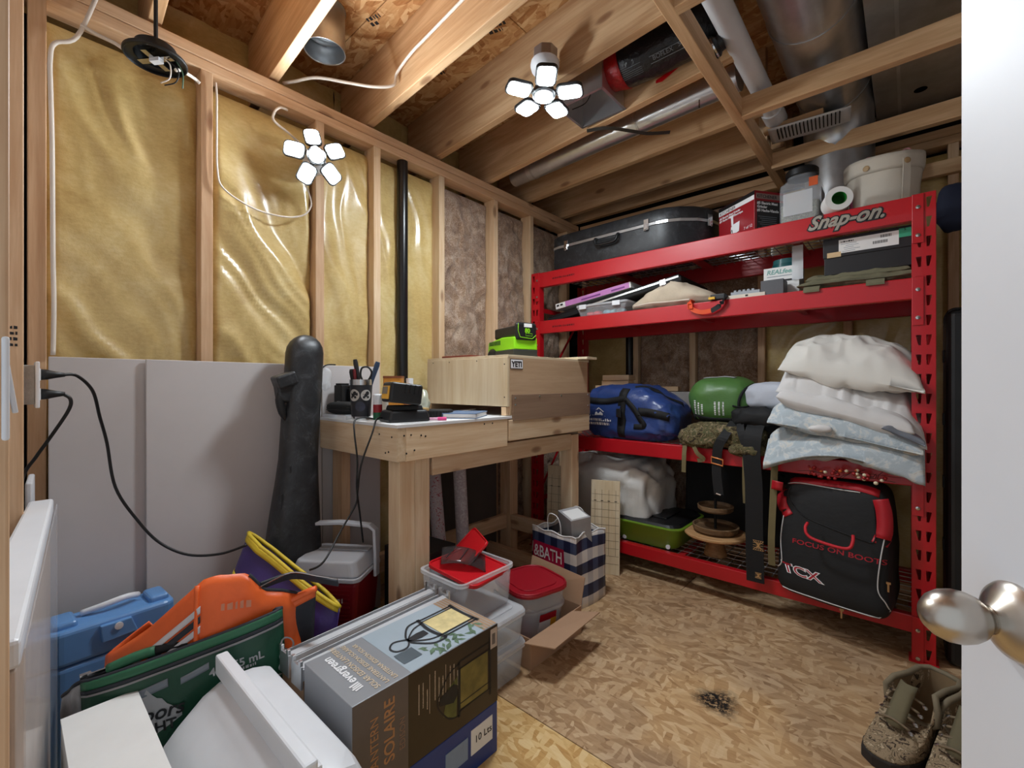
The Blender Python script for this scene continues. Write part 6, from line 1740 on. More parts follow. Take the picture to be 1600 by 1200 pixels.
def p2(u, v, side=1, off=0.0):
    q = _p(u, v, side, off); q.z += (tent(u) - (0.03 if side < 0 and u > 0.2 else 0.0)) * (1 - v); return q
qo.p = p2
qo.body('shell', ORG, t, lining=ORG)
qo.rim(CHAR, t, 0.005, 'zip_edge', 0.70, 1.0)
qo.band(0.11, 0.145, SILS, t, 'white_stripe', 0.006, 0.02, 0.46, fv=lambda u: 0.02 * (0.44 - u)); qo.band(0.205, 0.24, SILS, t, 'white_stripe', 0.006, 0.04, 0.46, fv=lambda u: 0.02 * (0.44 - u))
qo.band(0.158, 0.193, CHAR, t, 'dark_stripe', 0.005, 0.03, 0.46, fv=lambda u: 0.02 * (0.44 - u))
fs_ = [qo.p(0.44, v, 1, 0.004) for v in (0.0, 0.2, 0.4, 0.6, 0.8)]
G().tube(fs_, 0.006, 6, smooth=4).build('seam_fold', ORG, t, smooth=True)
G().ribbon([qo.p(0.76, 0, 1), V(-1.36, 0.56, 0.525), V(-1.29, 0.61, 0.517), V(-1.24, 0.64, 0.512)], (0.3, -0.3, 0.9), 0.022, 0.006, smooth=5).build('zip_flap', CHAR, t)
G().tube([qo.p(0.76, 0, 1, 0.006), V(-1.355, 0.555, 0.537), V(-1.29, 0.605, 0.529), V(-1.24, 0.64, 0.522)], 0.0025, 6, smooth=5).build('zip_teeth', CHROME, t)
f2 = QuadBag((-1.49, 0.32, 0.37), (-1.318, 0.612, 0.482), (-1.34, 0.61, 0.25), (-1.48, 0.32, 0.16), 0.02, 0.006, 0.006, seed=8, out=(1, -0.3, 0.3))
f2.body('front_pocket', CHAR, t); f2.rim(ORG, t, 0.009, 'pocket_piping'); f2.band(0.0, 0.10, ORG, t, 'pocket_band', 0.004)
g = G(); M = frame((-1.27, 0.45, 0.42), (0.5, 0.85, 0.1), (0, 0, 1))
marks('print', t, qo.p(0.56, 0.16, 1, 0.012), (0.5, 0.85, 0.0), (-0.2, 0.1, 1), 0.07, 0.02, mat('faded_print', rgb(214, 140, 110), 0.6), 3, rows=1)

# --- green beer cooler bag
GRN = cloth('bottle_green_nylon', rgb(18, 72, 50), 0.42); GRNL = cloth('mid_green', rgb(44, 106, 74), 0.5); LIN = mat('silver_lining', rgb(168, 168, 170), 0.3, 0.5, var=0.3, vscale=20)
t = thing('cooler_bag', 'dark green cooler bag with grey mountain print in the left pile', 'bag', (0, 0, 0))
qg = QuadBag((-1.465, 0.12, 0.385), (-1.315, 0.515, 0.462), (-1.295, 0.53, 0.02), (-1.43, 0.13, 0.02), 0.03, gap=0.022, amp=0.005, fs=6, seed=3, out=(1, -0.2, 0))
qf, qbk = qg.body('shell', GRN, t, lining=GRN)
qg.rim(CHAR, t, 0.005, 'zip_edge'); qg.band(0.0, 0.05, GRNL, t, 'green_band', 0.004); qg.band(0.055, 0.075, CHAR, t, 'zip_tape', 0.005)
qg.band(0.078, 0.09, mat('grey_piping', rgb(140, 138, 140), 0.5), t, 'grey_piping', 0.006)
qg.band(0.16, 0.21, GREYINK, t, 'grey_stripe', 0.003, 0.20, 0.40, fv=lambda u: -0.12 * (u - 0.2)); qg.band(0.16, 0.20, GREYINK, t, 'grey_stripe', 0.003, 0.46, 0.60, fv=lambda u: -0.2 * (u - 0.46))
MTN = mat('mountain_grey', rgb(176, 178, 182), 0.5)
def on_bag(pts, nm, m, off=0.004):
    g = G(); vs = [qg.p(u, v, 1, off) for u, v in pts]
    g.add(vs, [tuple(range(len(vs)))]); return g.build(nm, m, t)
for (u0, u1) in ((0.15, 0.30), (0.30, 0.46)):
    pass
n_ = 14
top_v = [v - 0.13 for v in (0.42, 0.37, 0.39, 0.36, 0.31, 0.35, 0.33, 0.29, 0.33, 0.36, 0.37, 0.41, 0.43, 0.46, 0.48)]
g = G()
for i in range(n_):
    u0, u1 = 0.14 + 0.32 * i / n_, 0.14 + 0.32 * (i + 1) / n_
    b0, b1 = 0.54 - 0.16 * i / n_, 0.54 - 0.16 * (i + 1) / n_
    for j in range(4):
        va = lambda tv, bv, q: tv + (bv - tv) * q / 4
        g.add([qg.p(u0, va(top_v[i], b0, j), 1, 0.004), qg.p(u1, va(top_v[i + 1], b1, j), 1, 0.004), qg.p(u1, va(top_v[i + 1], b1, j + 1), 1, 0.004), qg.p(u0, va(top_v[i], b0, j + 1), 1, 0.004)], [(0, 1, 2, 3)])
g.build('mountain_print', MTN, t)
nrm = qg.n; xd = (qg.p(0.5, 0.5) - qg.p(0.2, 0.5)).normalized(); yd = nrm.cross(xd)
lettering('lettering', 'Coors', t, qg.p(0.19, 0.35, 1, 0.012), xd, yd, 0.046, INK, shear=0.3, bold=0.0008, target=qf, push=0.0065)
lettering('lettering', 'LIGHT', t, qg.p(0.21, 0.43, 1, 0.012), xd, yd, 0.034, INK, bold=0.0008, target=qf, push=0.0065)
lettering('lettering', '4 | 355 mL', t, qg.p(0.60, 0.22, 1, 0.012), xd, yd, 0.028, MTN, target=qf, push=0.005, bold=0.0006)
marks('print', t, qg.p(0.70, 0.25, 1, 0.012), xd, yd, 0.06, 0.008, MTN, 2, qf, push=0.005)
lettering('lettering', 'Coors', t, qg.p(0.985, 0.16, 1, 0.0), (-0.15, 0.05, -1), (0.5, 0.8, 0), 0.05, MTN, shear=0.3, target=qf, push=0.006)
end = QuadBag((-1.60, 0.105, 0.30), (-1.47, 0.12, 0.383), (-1.44, 0.13, 0.04), (-1.58, 0.11, 0.03), 0.012, 0.012, seed=4, out=(0.1, -1, 0.1))
end.body('silver_end', LIN, t); end.rim(CHAR, t, 0.005, 'zip_edge')
G().tube([(-1.445, 0.165, 0.402), (-1.425, 0.21, 0.418), (-1.41, 0.25, 0.424)], 0.012, 10, smooth=3).build('handle_grip', GRNL, t, smooth=True)
G().tube([(-1.41, 0.25, 0.424), (-1.395, 0.285, 0.426), (-1.38, 0.31, 0.424)], 0.0115, 10, smooth=3).build('handle_end', BLACKM, t, smooth=True)
g = G(); g.box((-1.475, 0.128, 0.392), (0.012, 0.02, 0.01)); g.box((-1.462, 0.15, 0.398), (0.006, 0.04, 0.004)); g.build('zip_pull', CHROME, t)

# --- white box and white ridged bin in the foreground
t = thing('white_box', 'plain white box in the near left corner of the pile', 'box', (-1.20, 0.147, 0))
G().box((0, 0, 0.172), (0.40, 0.13, 0.344)).build('carton', WHITEP, t, bevel=0.002)
G().box((0, 0, 0.3475), (0.402, 0.132, 0.006)).build('lid_flap', WHITEP, t, bevel=0.001)
t = thing('ridged_bin', 'white plastic bin with sloping lid and raised ridge in the foreground', 'bin', (-1.045, 0.365, 0.025))
def ridge(v):  # cross profile over y
    return v
prof = [(-0.13, 0.20), (-0.125, 0.24), (-0.10, 0.275), (-0.05, 0.325), (-0.015, 0.345), (0.02, 0.348), (0.06, 0.345), (0.09, 0.335), (0.108, 0.305), (0.118, 0.25), (0.125, 0.20)]
g = G()
xs = [-0.24, -0.225, -0.19, -0.1, 0.0, 0.1, 0.2, 0.235, 0.25]
ks = [0.86, 0.95, 1.0, 1.0, 1.0, 1.0, 1.0, 0.95, 0.86]
for x, k in zip(xs, ks):
    for y, z in prof: g.v.append((x, y * (0.9 + 0.1 * k), 0.2 + (z - 0.2) * k ** 2 if z > 0.2 else z))
n = len(prof)
for j in range(len(xs) - 1):
    for i in range(n - 1):
        g.f.append((j * n + i, (j + 1) * n + i, (j + 1) * n + i + 1, j * n + i + 1)); g.m.append(0)
g.f.append(tuple(range(n))); g.m.append(0); g.f.append(tuple(range(len(xs) * n - 1, len(xs) * n - n - 1, -1))); g.m.append(0)
g.build('lid', WHITE, t, smooth='auto', bevel=0.004)
G().frust(0.0, 0.2, (0.44, 0.22), (0.49, 0.26), M=Matrix.Translation((0.005, 0, 0))).build('body', WHITE, t, bevel=0.012)
G().box((0.0, -0.004, 0.365), (0.50, 0.028, 0.05)).build('ridge', WHITE, t, bevel=0.005)
G().box((0.0, 0.016, 0.352), (0.48, 0.012, 0.03)).build('ridge_step', WHITE, t, bevel=0.003)

# --- rails on a brown carton, lantern box on a blue carton
t = tag(G().box((-1.236, 0.755, 0.16), (0.135, 0.49, 0.32)).build('brown_carton', CARD, bevel=0.002), 'brown carton hidden under the white rails', 'box')
WM = mat('white_metal', rgb(206, 208, 212), 0.4, 0.1, var=0.03)
for x, lab in ((-1.272, 'white metal shelf rail with brackets lying beside the patterned bags'), (-1.198, 'white metal shelf rail lying against the solar lantern box')):
    t = thing('shelf_rail', lab, 'rail', (x, 0.755, 0.322), 0.03, 'white shelf rails')
    g = G(); g.box((0, 0, 0.0035), (0.05, 0.50, 0.003)); g.box((-0.024, 0, 0.018), (0.003, 0.50, 0.03)); g.box((0.024, 0, 0.018), (0.003, 0.50, 0.03)); g.build('channel', WM, t, bevel=0.0008)
    G().box((0.010, 0, 0.034), (0.026, 0.50, 0.003)).build('top_flange', WM, t)
    for y in (-0.252, 0.255):
        g = G(); g.box((0.0, y, 0.012), (0.055, 0.006, 0.06)); g.box((-0.02, y, 0.048), (0.012, 0.008, 0.016)); g.box((0.02, y, 0.048), (0.012, 0.008, 0.016)); g.build('end_bracket', STEELB, t, bevel=0.001)
t = thing('blue_carton', 'blue printed carton underneath the solar lantern box', 'box', (-1.025, 0.74, 0))
G().box((0, 0, 0.074), (0.22, 0.46, 0.148)).build('carton', mat('blue_card', rgb(28, 58, 128), 0.4, var=0.1), t, bevel=0.002)
G().box((0.1108, 0.165, 0.085), (0.0016, 0.085, 0.07)).build('label', WHITEP, t)
lettering('lettering', '10 Lts', t, (0.1122, 0.135, 0.078), (0, 1, 0), (0, 0, 1), 0.028, INK)
G().box((0.1108, 0.07, 0.08), (0.0016, 0.08, 0.06)).build('print', mat('grey_blue_print', rgb(130, 150, 176), 0.5), t)

t = thing('lantern_box', 'grey and black solar lantern carton in front of the bench', 'box', (-1.032, 0.737, 0.150))
BW, BL, BH = 0.236, 0.466, 0.230
GRC = mat('grey_card_print', rgb(142, 144, 148), 0.35, var=0.03); TAUPE = mat('taupe_card', rgb(96, 86, 82), 0.4)
DKB = mat('dark_brown_print', rgb(46, 34, 24), 0.35, var=0.3, vscale=7); SKYB = mat('pale_blue_print', rgb(166, 180, 190), 0.35, var=0.05, vscale=6)
G().box((0, 0, BH / 2), (BW, BL, BH)).build('carton', GRC, t, bevel=0.0015)
# top print: local x right(+x world), y away
MT = frame((0, 0, BH + 0.0005), (1, 0, 0), (0, 1, 0))
g = G(); flat(g, [(-BW / 2 + 0.002, -0.075), (BW / 2 - 0.002, -0.075), (BW / 2 - 0.002, BL / 2 - 0.002), (-BW / 2 + 0.002, BL / 2 - 0.002)], MT); g.build('photo_print', SKYB, t)
g = G()
for k in range(5):
    flat(g, [(-BW / 2 + 0.002, BL / 2 - 0.012 - 0.011 * k), (BW / 2 - 0.002, BL / 2 - 0.012 - 0.011 * k), (BW / 2 - 0.002, BL / 2 - 0.003 - 0.011 * k), (-BW / 2 + 0.002, BL / 2 - 0.003 - 0.011 * k)], MT, z=0.0004)
g.build('wood_print', mat('brown_wood_print', rgb(170, 140, 112), 0.4), t)
rnd = random.Random(2)
g = G()
for k in range(26):
    cx_, cy_ = rnd.uniform(0.055, 0.105), rnd.uniform(0.0, 0.19); r_ = rnd.uniform(0.008, 0.02); a_ = rnd.uniform(0, PI)
    flat(g, [(cx_ + r_ * math.cos(a_), cy_ + r_ * math.sin(a_)), (cx_ - 0.4 * r_ * math.sin(a_), cy_ + 0.4 * r_ * math.cos(a_)), (cx_ - r_ * math.cos(a_), cy_ - r_ * math.sin(a_)), (cx_ + 0.4 * r_ * math.sin(a_), cy_ - 0.4 * r_ * math.cos(a_))], MT, z=0.0006 + 0.00003 * k)
g.build('leaf_print', mat('leaf_green_print', rgb(92, 116, 92), 0.4, var=0.4, vscale=40), t)
g = G(); flat(g, [(-0.05, 0.085), (0.045, 0.085), (0.045, 0.195), (-0.05, 0.195)], MT, z=0.0015); g.build('glow_print', mat('warm_glow_print', rgb(224, 206, 150), 0.4, var=0.2, vscale=25), t)
g = G(); z_ = 0.002
for x in (-0.062, -0.05, 0.045, 0.057): stroke(g, [(x, 0.08), (x, 0.205)], 0.005, MT, z=z_)
stroke(g, [(-0.07, 0.082), (0.0, 0.072), (0.065, 0.082)], 0.010, MT, smooth=4, z=z_); stroke(g, [(-0.07, 0.205), (0.0, 0.20), (0.065, 0.205)], 0.011, MT, smooth=4, z=z_)
for s in (-1, 1):
    stroke(g, [(s * 0.065, 0.082), (s * 0.06, 0.04), (s * 0.02, 0.005), (0, 0.0)], 0.006, MT, smooth=5, z=z_); stroke(g, [(s * 0.045, 0.08), (s * 0.038, 0.045), (s * 0.012, 0.01), (0, 0.0)], 0.0045, MT, smooth=5, z=z_)
stroke(g, [(0.0, 0.0), (0.024, -0.02), (0.02, -0.05), (-0.004, -0.056), (-0.022, -0.035), (-0.012, -0.008)], 0.005, MT, smooth=5, z=z_, closed=True)
flat(g, [(-0.008, 0.0), (0.008, 0.0), (0.014, 0.035), (0.012, 0.06), (-0.012, 0.06), (-0.014, 0.035)], MT, z=z_)
g.build('lantern_print', INK, t)
g = G(); flat(g, [(0.03, -0.068), (0.078, -0.068), (0.078, -0.012), (0.03, -0.012)], MT, z=0.0012); g.build('panel_print', mat('slate_print', rgb(86, 98, 106), 0.4), t)
TANI = mat('tan_ink', rgb(206, 188, 164), 0.5, var=0)
lettering('lettering', 'evergreen', t, (0.045, -0.178, BH + 0.001), (-1, 0, 0), (0, -1, 0), 0.034, INKW, bold=0.0008)
g = G()
for k in range(4): stroke(g, [(0.052 + 0.007 * k, -0.18), (0.056 + 0.007 * k, -0.205 + 0.004 * (k % 2))], 0.005, MT, z=0.001)
g.build('logo', INKW, t)
for k, (s_, sz) in enumerate((('SOLAR EDISON LANTERN', 0.020), ('LANTERNE EDISON SOLAIRE', 0.017), ('LINTERNA EDISON SOLAR', 0.017))):
    lettering('lettering', s_, t, (0.105, -0.152 + 0.024 * k, BH + 0.001), (-1, 0, 0), (0, -1, 0), sz, TANI, bold=0.0003)
# front face (+x): taupe end with text, dark photograph
MS = frame((BW / 2 + 0.0005, 0, 0), (0, 1, 0), (0, 0, 1))
g = G(); flat(g, [(-BL / 2 + 0.001, 0.001), (-0.085, 0.001), (-0.085, BH - 0.001), (-BL / 2 + 0.001, BH - 0.001)], MS); g.build('taupe_panel', TAUPE, t)
g = G(); flat(g, [(-0.085, 0.001), (BL / 2 - 0.001, 0.001), (BL / 2 - 0.001, BH - 0.001), (-0.085, BH - 0.001)], MS); g.build('dark_photo', DKB, t)
GOLD = mat('copper_ink', rgb(176, 128, 86), 0.5, var=0)
lettering('lettering', 'SOLAIRE', t, (BW / 2 + 0.001, -0.125, 0.05), (0, 0, 1), (0, -1, 0), 0.040, GOLD, bold=0.0006)
lettering('lettering', 'LANTERN', t, (BW / 2 + 0.001, -0.168, 0.045), (0, 0, 1), (0, -1, 0), 0.030, GOLD)
lettering('lettering', 'EDISON', t, (BW / 2 + 0.001, -0.095, 0.06), (0, 0, 1), (0, -1, 0), 0.022, mat('dim_copper', rgb(140, 112, 92), 0.5, var=0))
for k in range(9):
    marks('print', t, (BW / 2 + 0.001, -0.052 + 0.013 * k + 0.012 * (k // 3), 0.115 + 0.01 * (k % 2)), (0, 0, 1), (0, -1, 0), 0.075 - 0.012 * (k % 3), 0.0035, TANI, k)
g = G()
for y in (-0.02, 0.033): stroke(g, [(y, 0.10), (y, 0.20)], 0.0012, MS, z=0.0006)
g.build('rule', TANI, t)
g = G(); flat(g, [(0.085, 0.055), (0.19, 0.055), (0.19, 0.165), (0.085, 0.165)], MS, z=0.0006); g.build('glow_print', mat('olive_glow_print', rgb(116, 104, 48), 0.4, var=0.35, vscale=18), t)
g = G(); flat(g, [(0.025, 0.065), (0.07, 0.04), (0.075, 0.15), (0.04, 0.13)], MS, z=0.0005); g.build('leaf_print', mat('moss_print', rgb(84, 88, 40), 0.4, var=0.4, vscale=20), t)
g = G()
stroke(g, [(0.08, 0.035), (0.08, 0.185)], 0.008, MS, z=0.001); stroke(g, [(0.20, 0.035), (0.20, 0.20)], 0.007, MS, z=0.001)
for z in (0.05, 0.07, 0.165, 0.185): stroke(g, [(0.08, z), (0.205, z + 0.004)], 0.003, MS, z=0.001)
for s in (-1, 1): stroke(g, [(0.08, 0.11 + s * 0.07), (0.045, 0.11 + s * 0.06), (0.012, 0.11 + s * 0.02), (0.005, 0.11)], 0.004, MS, smooth=5, z=0.001)
flat(g, [(0.012, 0.10), (0.06, 0.085), (0.075, 0.10), (0.075, 0.125), (0.06, 0.135), (0.012, 0.12)], MS, z=0.0011)
g.build('lantern_print', INK, t)
g = G(); flat(g, [(BL / 2 - 0.032, 0.165), (BL / 2 - 0.004, 0.165), (BL / 2 - 0.004, BH - 0.008), (BL / 2 - 0.032, BH - 0.008)], MS, z=0.0012); g.build('barcode_panel', mat('pale_panel', rgb(196, 180, 166), 0.5), t)
g = G()
for k in range(9): flat(g, [(BL / 2 - 0.026, 0.177 + 0.0035 * k), (BL / 2 - 0.012, 0.177 + 0.0035 * k), (BL / 2 - 0.012, 0.179 + 0.0035 * k), (BL / 2 - 0.026, 0.179 + 0.0035 * k)], MS, z=0.0016)
g.build('barcode', INK, t)

# --- clear bins right of the bench leg
def clear_bin(label, loc, w, d, h, rz=0.0, lid=True, group='clear plastic bins'):
    t = thing('storage_bin', label, 'bin', loc, rz, group)
    g = G(); n = len(rrect(1, 1, 0.1)); sec = [(0.93, 0.0), (0.95, 0.006), (1.0, h - 0.012)]
    for k, z in sec: g.v += [(x * k, y * k, z) for x, y in rrect(w, d, 0.025)]
    for j in range(len(sec) - 1):
        for i in range(n):
            i2 = (i + 1) % n
            g.f.append((j * n + i, j * n + i2, (j + 1) * n + i2, (j + 1) * n + i)); g.m.append(0)
    g.f.append(tuple(range(n - 1, -1, -1))); g.m.append(0)
    g.build('tub', CLEAR, t, smooth='auto', solid=0.0025)
    rim = G()
    for (ww, z0, z1) in ((0.012, h - 0.014, h - 0.002),):
        o_ = rrect(w + 0.016, d + 0.016, 0.03); i_ = rrect(w - 0.006, d - 0.006, 0.022)
        vs = [(x, y, z1) for x, y in o_] + [(x, y, z1) for x, y in i_] + [(x, y, z0) for x, y in o_] + [(x, y, z0) for x, y in i_]
        fs = []
        for i in range(n):
            i2 = (i + 1) % n
            fs += [(i, i2, n + i2, n + i), (2 * n + i, 2 * n + i2, i2, i), (3 * n + i2, 3 * n + i, n + i, n + i2), (2 * n + i2, 2 * n + i, 3 * n + i, 3 * n + i2)]
        rim.add(vs, fs)
    rim.build('rim', CLEARF, t, smooth='auto')
    if lid:
        G().prism(rrect(w + 0.012, d + 0.012, 0.03), h - 0.001, h + 0.008, scale_top=0.985).build('lid', CLEARF, t, bevel=0.002)
        G().prism(rrect(w * 0.8, d * 0.8, 0.02), h + 0.008, h + 0.013).build('lid_panel', CLEARF, t, bevel=0.002)
    return t
clear_bin('lowest clear plastic bin on the floor beside the lantern box', (-1.225, 1.155, 0.0), 0.28, 0.30, 0.12)
clear_bin('middle clear plastic bin with lid under the red-lidded one', (-1.225, 1.155, 0.133), 0.28, 0.30, 0.105)
clear_bin('top clear plastic bin holding a red lid', (-1.255, 1.165, 0.2525), 0.225, 0.27, 0.150, lid=False)
REDL = mat('red_lid_plastic', rgb(208, 22, 34), 0.35, var=0.04); REDD = mat('crimson_lid_plastic', rgb(160, 16, 34), 0.4, var=0.05)
t = thing('plastic_cover', 'bright red plastic cover lying tilted in the top clear bin', 'cover', (-1.245, 1.165, 0.392), rot=(-0.05, 0.16, 0.15))
G().prism(rrect(0.23, 0.24, 0.03), 0.0, 0.008).build('plate', REDL, t, bevel=0.002)
g = G(); rr_ = rrect(0.225, 0.235, 0.03); g.tube([(x, y, 0.010) for x, y in rr_], 0.004, 6, closed=True); g.build('rim', REDL, t, smooth=True)
t = thing('plastic_cover', 'second red plastic cover standing behind in the top clear bin', 'cover', (-1.33, 1.225, 0.41), rot=(0.75, 0.0, -0.5))
G().prism(rrect(0.20, 0.13, 0.02), 0.0, 0.007, Matrix.Translation((0, 0.03, 0))).build('plate', REDL, t, bevel=0.002)
g = G(); g.tube([(x, y + 0.03, 0.008) for x, y in rrect(0.195, 0.125, 0.02)], 0.003, 6, closed=True); g.build('rim', REDL, t, smooth=True)
t = thing('safety_visor', 'smoky clear plastic visor lying on the red lid', 'visor', (-1.26, 1.15, 0.425), rot=(0.35, 0.25, 0.9))
g = G().grid(lambda u, v: ((u - .5) * 0.17, (v - .5) * 0.09, 0.02 * (1 - (2 * u - 1) ** 2)), 16, 6)
g.build('lens', glass('smoky_plastic', (0.06, 0.05, 0.05, 1), 0.55, 0.1), t, smooth=True, solid=0.003)
g = G()
for k in range(3): g.tube([(-0.07 + 0.05 * k, -0.03, 0.02), (-0.04 + 0.05 * k, 0.03, 0.03)], 0.002, 6)
g.build('frame', BLACKM, t)

# --- open cardboard box with a red-lidded container
t = thing('open_carton', 'open brown cardboard box with flaps beside the striped bag', 'box', (0, 0, 0))
x0, x1, y0, y1, hz = -1.375, -1.075, 1.325, 1.675, 0.118
g = G(); g.box(((x0 + x1) / 2, (y0 + y1) / 2, 0.002), (x1 - x0, y1 - y0, 0.004)); g.build('base', CARDD, t)
for c_, s_ in (((x1, (y0 + y1) / 2, hz / 2), (0.004, y1 - y0, hz)), ((x0, (y0 + y1) / 2, hz / 2), (0.004, y1 - y0, hz)), (((x0 + x1) / 2, y0, hz / 2), (x1 - x0, 0.004, hz)), (((x0 + x1) / 2, y1, hz / 2), (x1 - x0, 0.004, hz))):
    G().box(c_, s_).build('side', CARD, t)
G().add([(x1, y0 - 0.04, hz + 0.001), (x1 + 0.11, y0 + 0.005, hz + 0.004), (x1 + 0.105, y1 - 0.02, hz + 0.012), (x1, y1 - 0.07, hz + 0.001)], [(0, 1, 2, 3)]).build('flap', CARD, t, solid=0.004)
G().add([(x0, y1, hz), (x1, y1, hz), (x1 + 0.005, y1 + 0.025, hz + 0.115), (x0 - 0.01, y1 + 0.045, hz + 0.13)], [(0, 1, 2, 3)]).build('flap', CARD, t, solid=0.004)
G().add([(x0, y0, hz), (x0, y1, hz), (x0 - 0.10, y1 - 0.02, hz + 0.05), (x0 - 0.10, y0 + 0.02, hz + 0.05)], [(0, 1, 2, 3)]).build('flap', CARD, t, solid=0.004)
t = thing('food_container', 'clear food container with crimson lid inside the open carton', 'container', (-1.235, 1.52, 0.010), -0.25)
n = len(rrect(1, 1, 0.1))
g = G(); sec = [(0.20, 0.0), (0.21, 0.008), (0.232, 0.135), (0.250, 0.14), (0.25, 0.15), (0.235, 0.152), (0.25, 0.215)]
for w_, z in sec: g.v += [(x, y, z) for x, y in rrect(w_, w_, w_ * 0.28)]
for j in range(len(sec) - 1):
    for i in range(n):
        i2 = (i + 1) % n
        g.f.append((j * n + i, j * n + i2, (j + 1) * n + i2, (j + 1) * n + i)); g.m.append(0)
g.f.append(tuple(range(n - 1, -1, -1))); g.m.append(0)
g.build('tub', CLEAR, t, smooth='auto', solid=0.002)
G().prism(rrect(0.268, 0.268, 0.075), 0.210, 0.225).build('lid', REDD, t, bevel=0.004)
g = G(); g.tube([(x, y, 0.226) for x, y in rrect(0.255, 0.255, 0.07)], 0.005, 6, closed=True); g.build('lid_rim', REDD, t, smooth=True)
G().prism(rrect(0.19, 0.19, 0.05), 0.224, 0.229).build('lid_panel', REDD, t, bevel=0.002)
G().box((0.117, 0.0, 0.09), (0.002, 0.085, 0.085), rot=(0, 0.17, 0)).build('label', WHITEP, t)
G().box((0.1225, 0.0, 0.118), (0.002, 0.086, 0.03), rot=(0, 0.17, 0)).build('label_red', REDD, t)
G().box((0.120, 0.028, 0.082), (0.002, 0.028, 0.05), rot=(0, 0.17, 0)).build('label_picture', YEL, t)
G().box((-0.01, -0.128, 0.155), (0.17, 0.003, 0.055)).build('black_band', BLACKM, t)
marks('print', t, (-0.088, -0.1302, 0.165), (1, 0, 0), (0, 0, 1), 0.15, 0.016, mat('teal_marks', rgb(150, 190, 196), 0.5), 6, rows=2, gap=1.4)
tag(G().box((-1.14, 1.37, 0.030), (0.09, 0.06, 0.05), rz=0.4).build('pink_box', mat('magenta_card', rgb(150, 50, 90), 0.4), bevel=0.002), 'small magenta box at the bottom of the open carton', 'box')

# --- striped paper shopping bag
def gingham(name):
    t = NT(name)
    tc = t.n('ShaderNodeTexCoord'); sp = t.n('ShaderNodeSeparateXYZ'); t.l(tc.outputs['Object'], sp.inputs[0])
    def band(v, p, off):
        f = t.mth('FRACT', t.mth('ADD', t.mth('MULTIPLY', v, 1.0 / p), off))
        return t.mth('GREATER_THAN', f, 0.5)
    h = band(sp.outputs[2], 0.108, 0.02)
    w = band(t.mth('ADD', sp.outputs[0], sp.outputs[1]), 0.085, 0.1)
    c1 = t.mix(w, rgb(60, 70, 98), rgb(26, 32, 60)); c0 = t.mix(w, rgb(222, 214, 206), rgb(190, 186, 186))
    t.l(t.mix(h, c0, c1), t.b.inputs['Base Color'])
    t.set(Roughness=0.4); return t.m
GING = gingham('navy_gingham_paper')
t = thing('shopping_bag', 'navy and white checked paper shopping bag with red panel', 'bag', (-1.325, 1.945, 0), -0.1)
w_, d_, h_ = 0.29, 0.24, 0.345
g = G()
def side_face(a, b, dent=0.0, seed=0):
    a, b = V(*a), V(*b); nrm_ = (b - a).cross(V(0, 0, 1)).normalized()
    def f(u, v):
        p = a.lerp(b, u) + V(0, 0, h_ * v)
        p += nrm_ * (0.006 * noise.noise(V(u * 3, v * 4, seed)) - dent * math.sin(PI * u) * v * v + 0.012 * math.sin(PI * u) * (1 - v))
        if v > 0.95: p.z += 0.006 * math.sin(u * 14 + seed)
        return p
    return f
cs = [(-w_ / 2, -d_ / 2, 0), (w_ / 2, -d_ / 2, 0), (w_ / 2, d_ / 2, 0), (-w_ / 2, d_ / 2, 0)]
faces = [side_face(cs[0], cs[1], 0.0, 1), side_face(cs[1], cs[2], 0.03, 2), side_face(cs[2], cs[3], 0, 3), side_face(cs[3], cs[0], 0.03, 4)]
for f in faces: g.grid(f, 14, 16)
bag = g.build('paper', GING, t, smooth=True, solid=0.0015)
G().box((0, 0, 0.002), (w_ - 0.01, d_ - 0.01, 0.003)).build('base', WHITEP, t)
g = G()
for f in faces: g.tube([f(i / 14, 1.0) for i in range(15)], 0.003, 6)
g.build('rim', WHITEP, t)
g = G(); g.grid(lambda u, v: faces[0](0.03 + 0.73 * u, 0.14 + 0.66 * v) + V(0, -0.002, 0), 10, 10)
rp = g.build('red_panel', mat('crimson_panel', rgb(168, 16, 60), 0.4), t, smooth=True)
for k, s_ in enumerate(('&BATH', 'BODY', 'WORKS')):
    lettering('lettering', s_, t, (0.065, -d_ / 2 - 0.01, h_ * (0.585 - 0.215 * k)), (1, 0, 0), (0, 0, 1), 0.082, mat('panel_white', rgb(226, 218, 216), 0.5, var=0), align='RIGHT', bold=0.0012, target=rp, push=0.0015, sx=0.74)
for y in (-0.10, 0.10):
    G().tube([(-0.05, y, h_ - 0.02), (-0.05, y - 0.005, h_ + 0.05), (-0.03, y - 0.01, h_ + 0.085), (0.015, y - 0.01, h_ + 0.08), (0.035, y - 0.005, h_ + 0.04), (0.035, y, h_ - 0.02)], 0.0025, 6, smooth=5).build('rope_handle', WHITEP, t, smooth=True)
t = thing('gift_box', 'grey box with white top sticking out of the checked bag', 'box', (-1.285, 1.95, 0.29), rot=(0.12, 0.10, -0.5))
G().box((0, 0, 0.07), (0.15, 0.11, 0.14)).build('carton', mat('pale_grey_card', rgb(162, 160, 160), 0.6), t, bevel=0.002)
G().box((0.01, 0, 0.1408), (0.11, 0.09, 0.0016)).build('white_top', WHITEP, t)

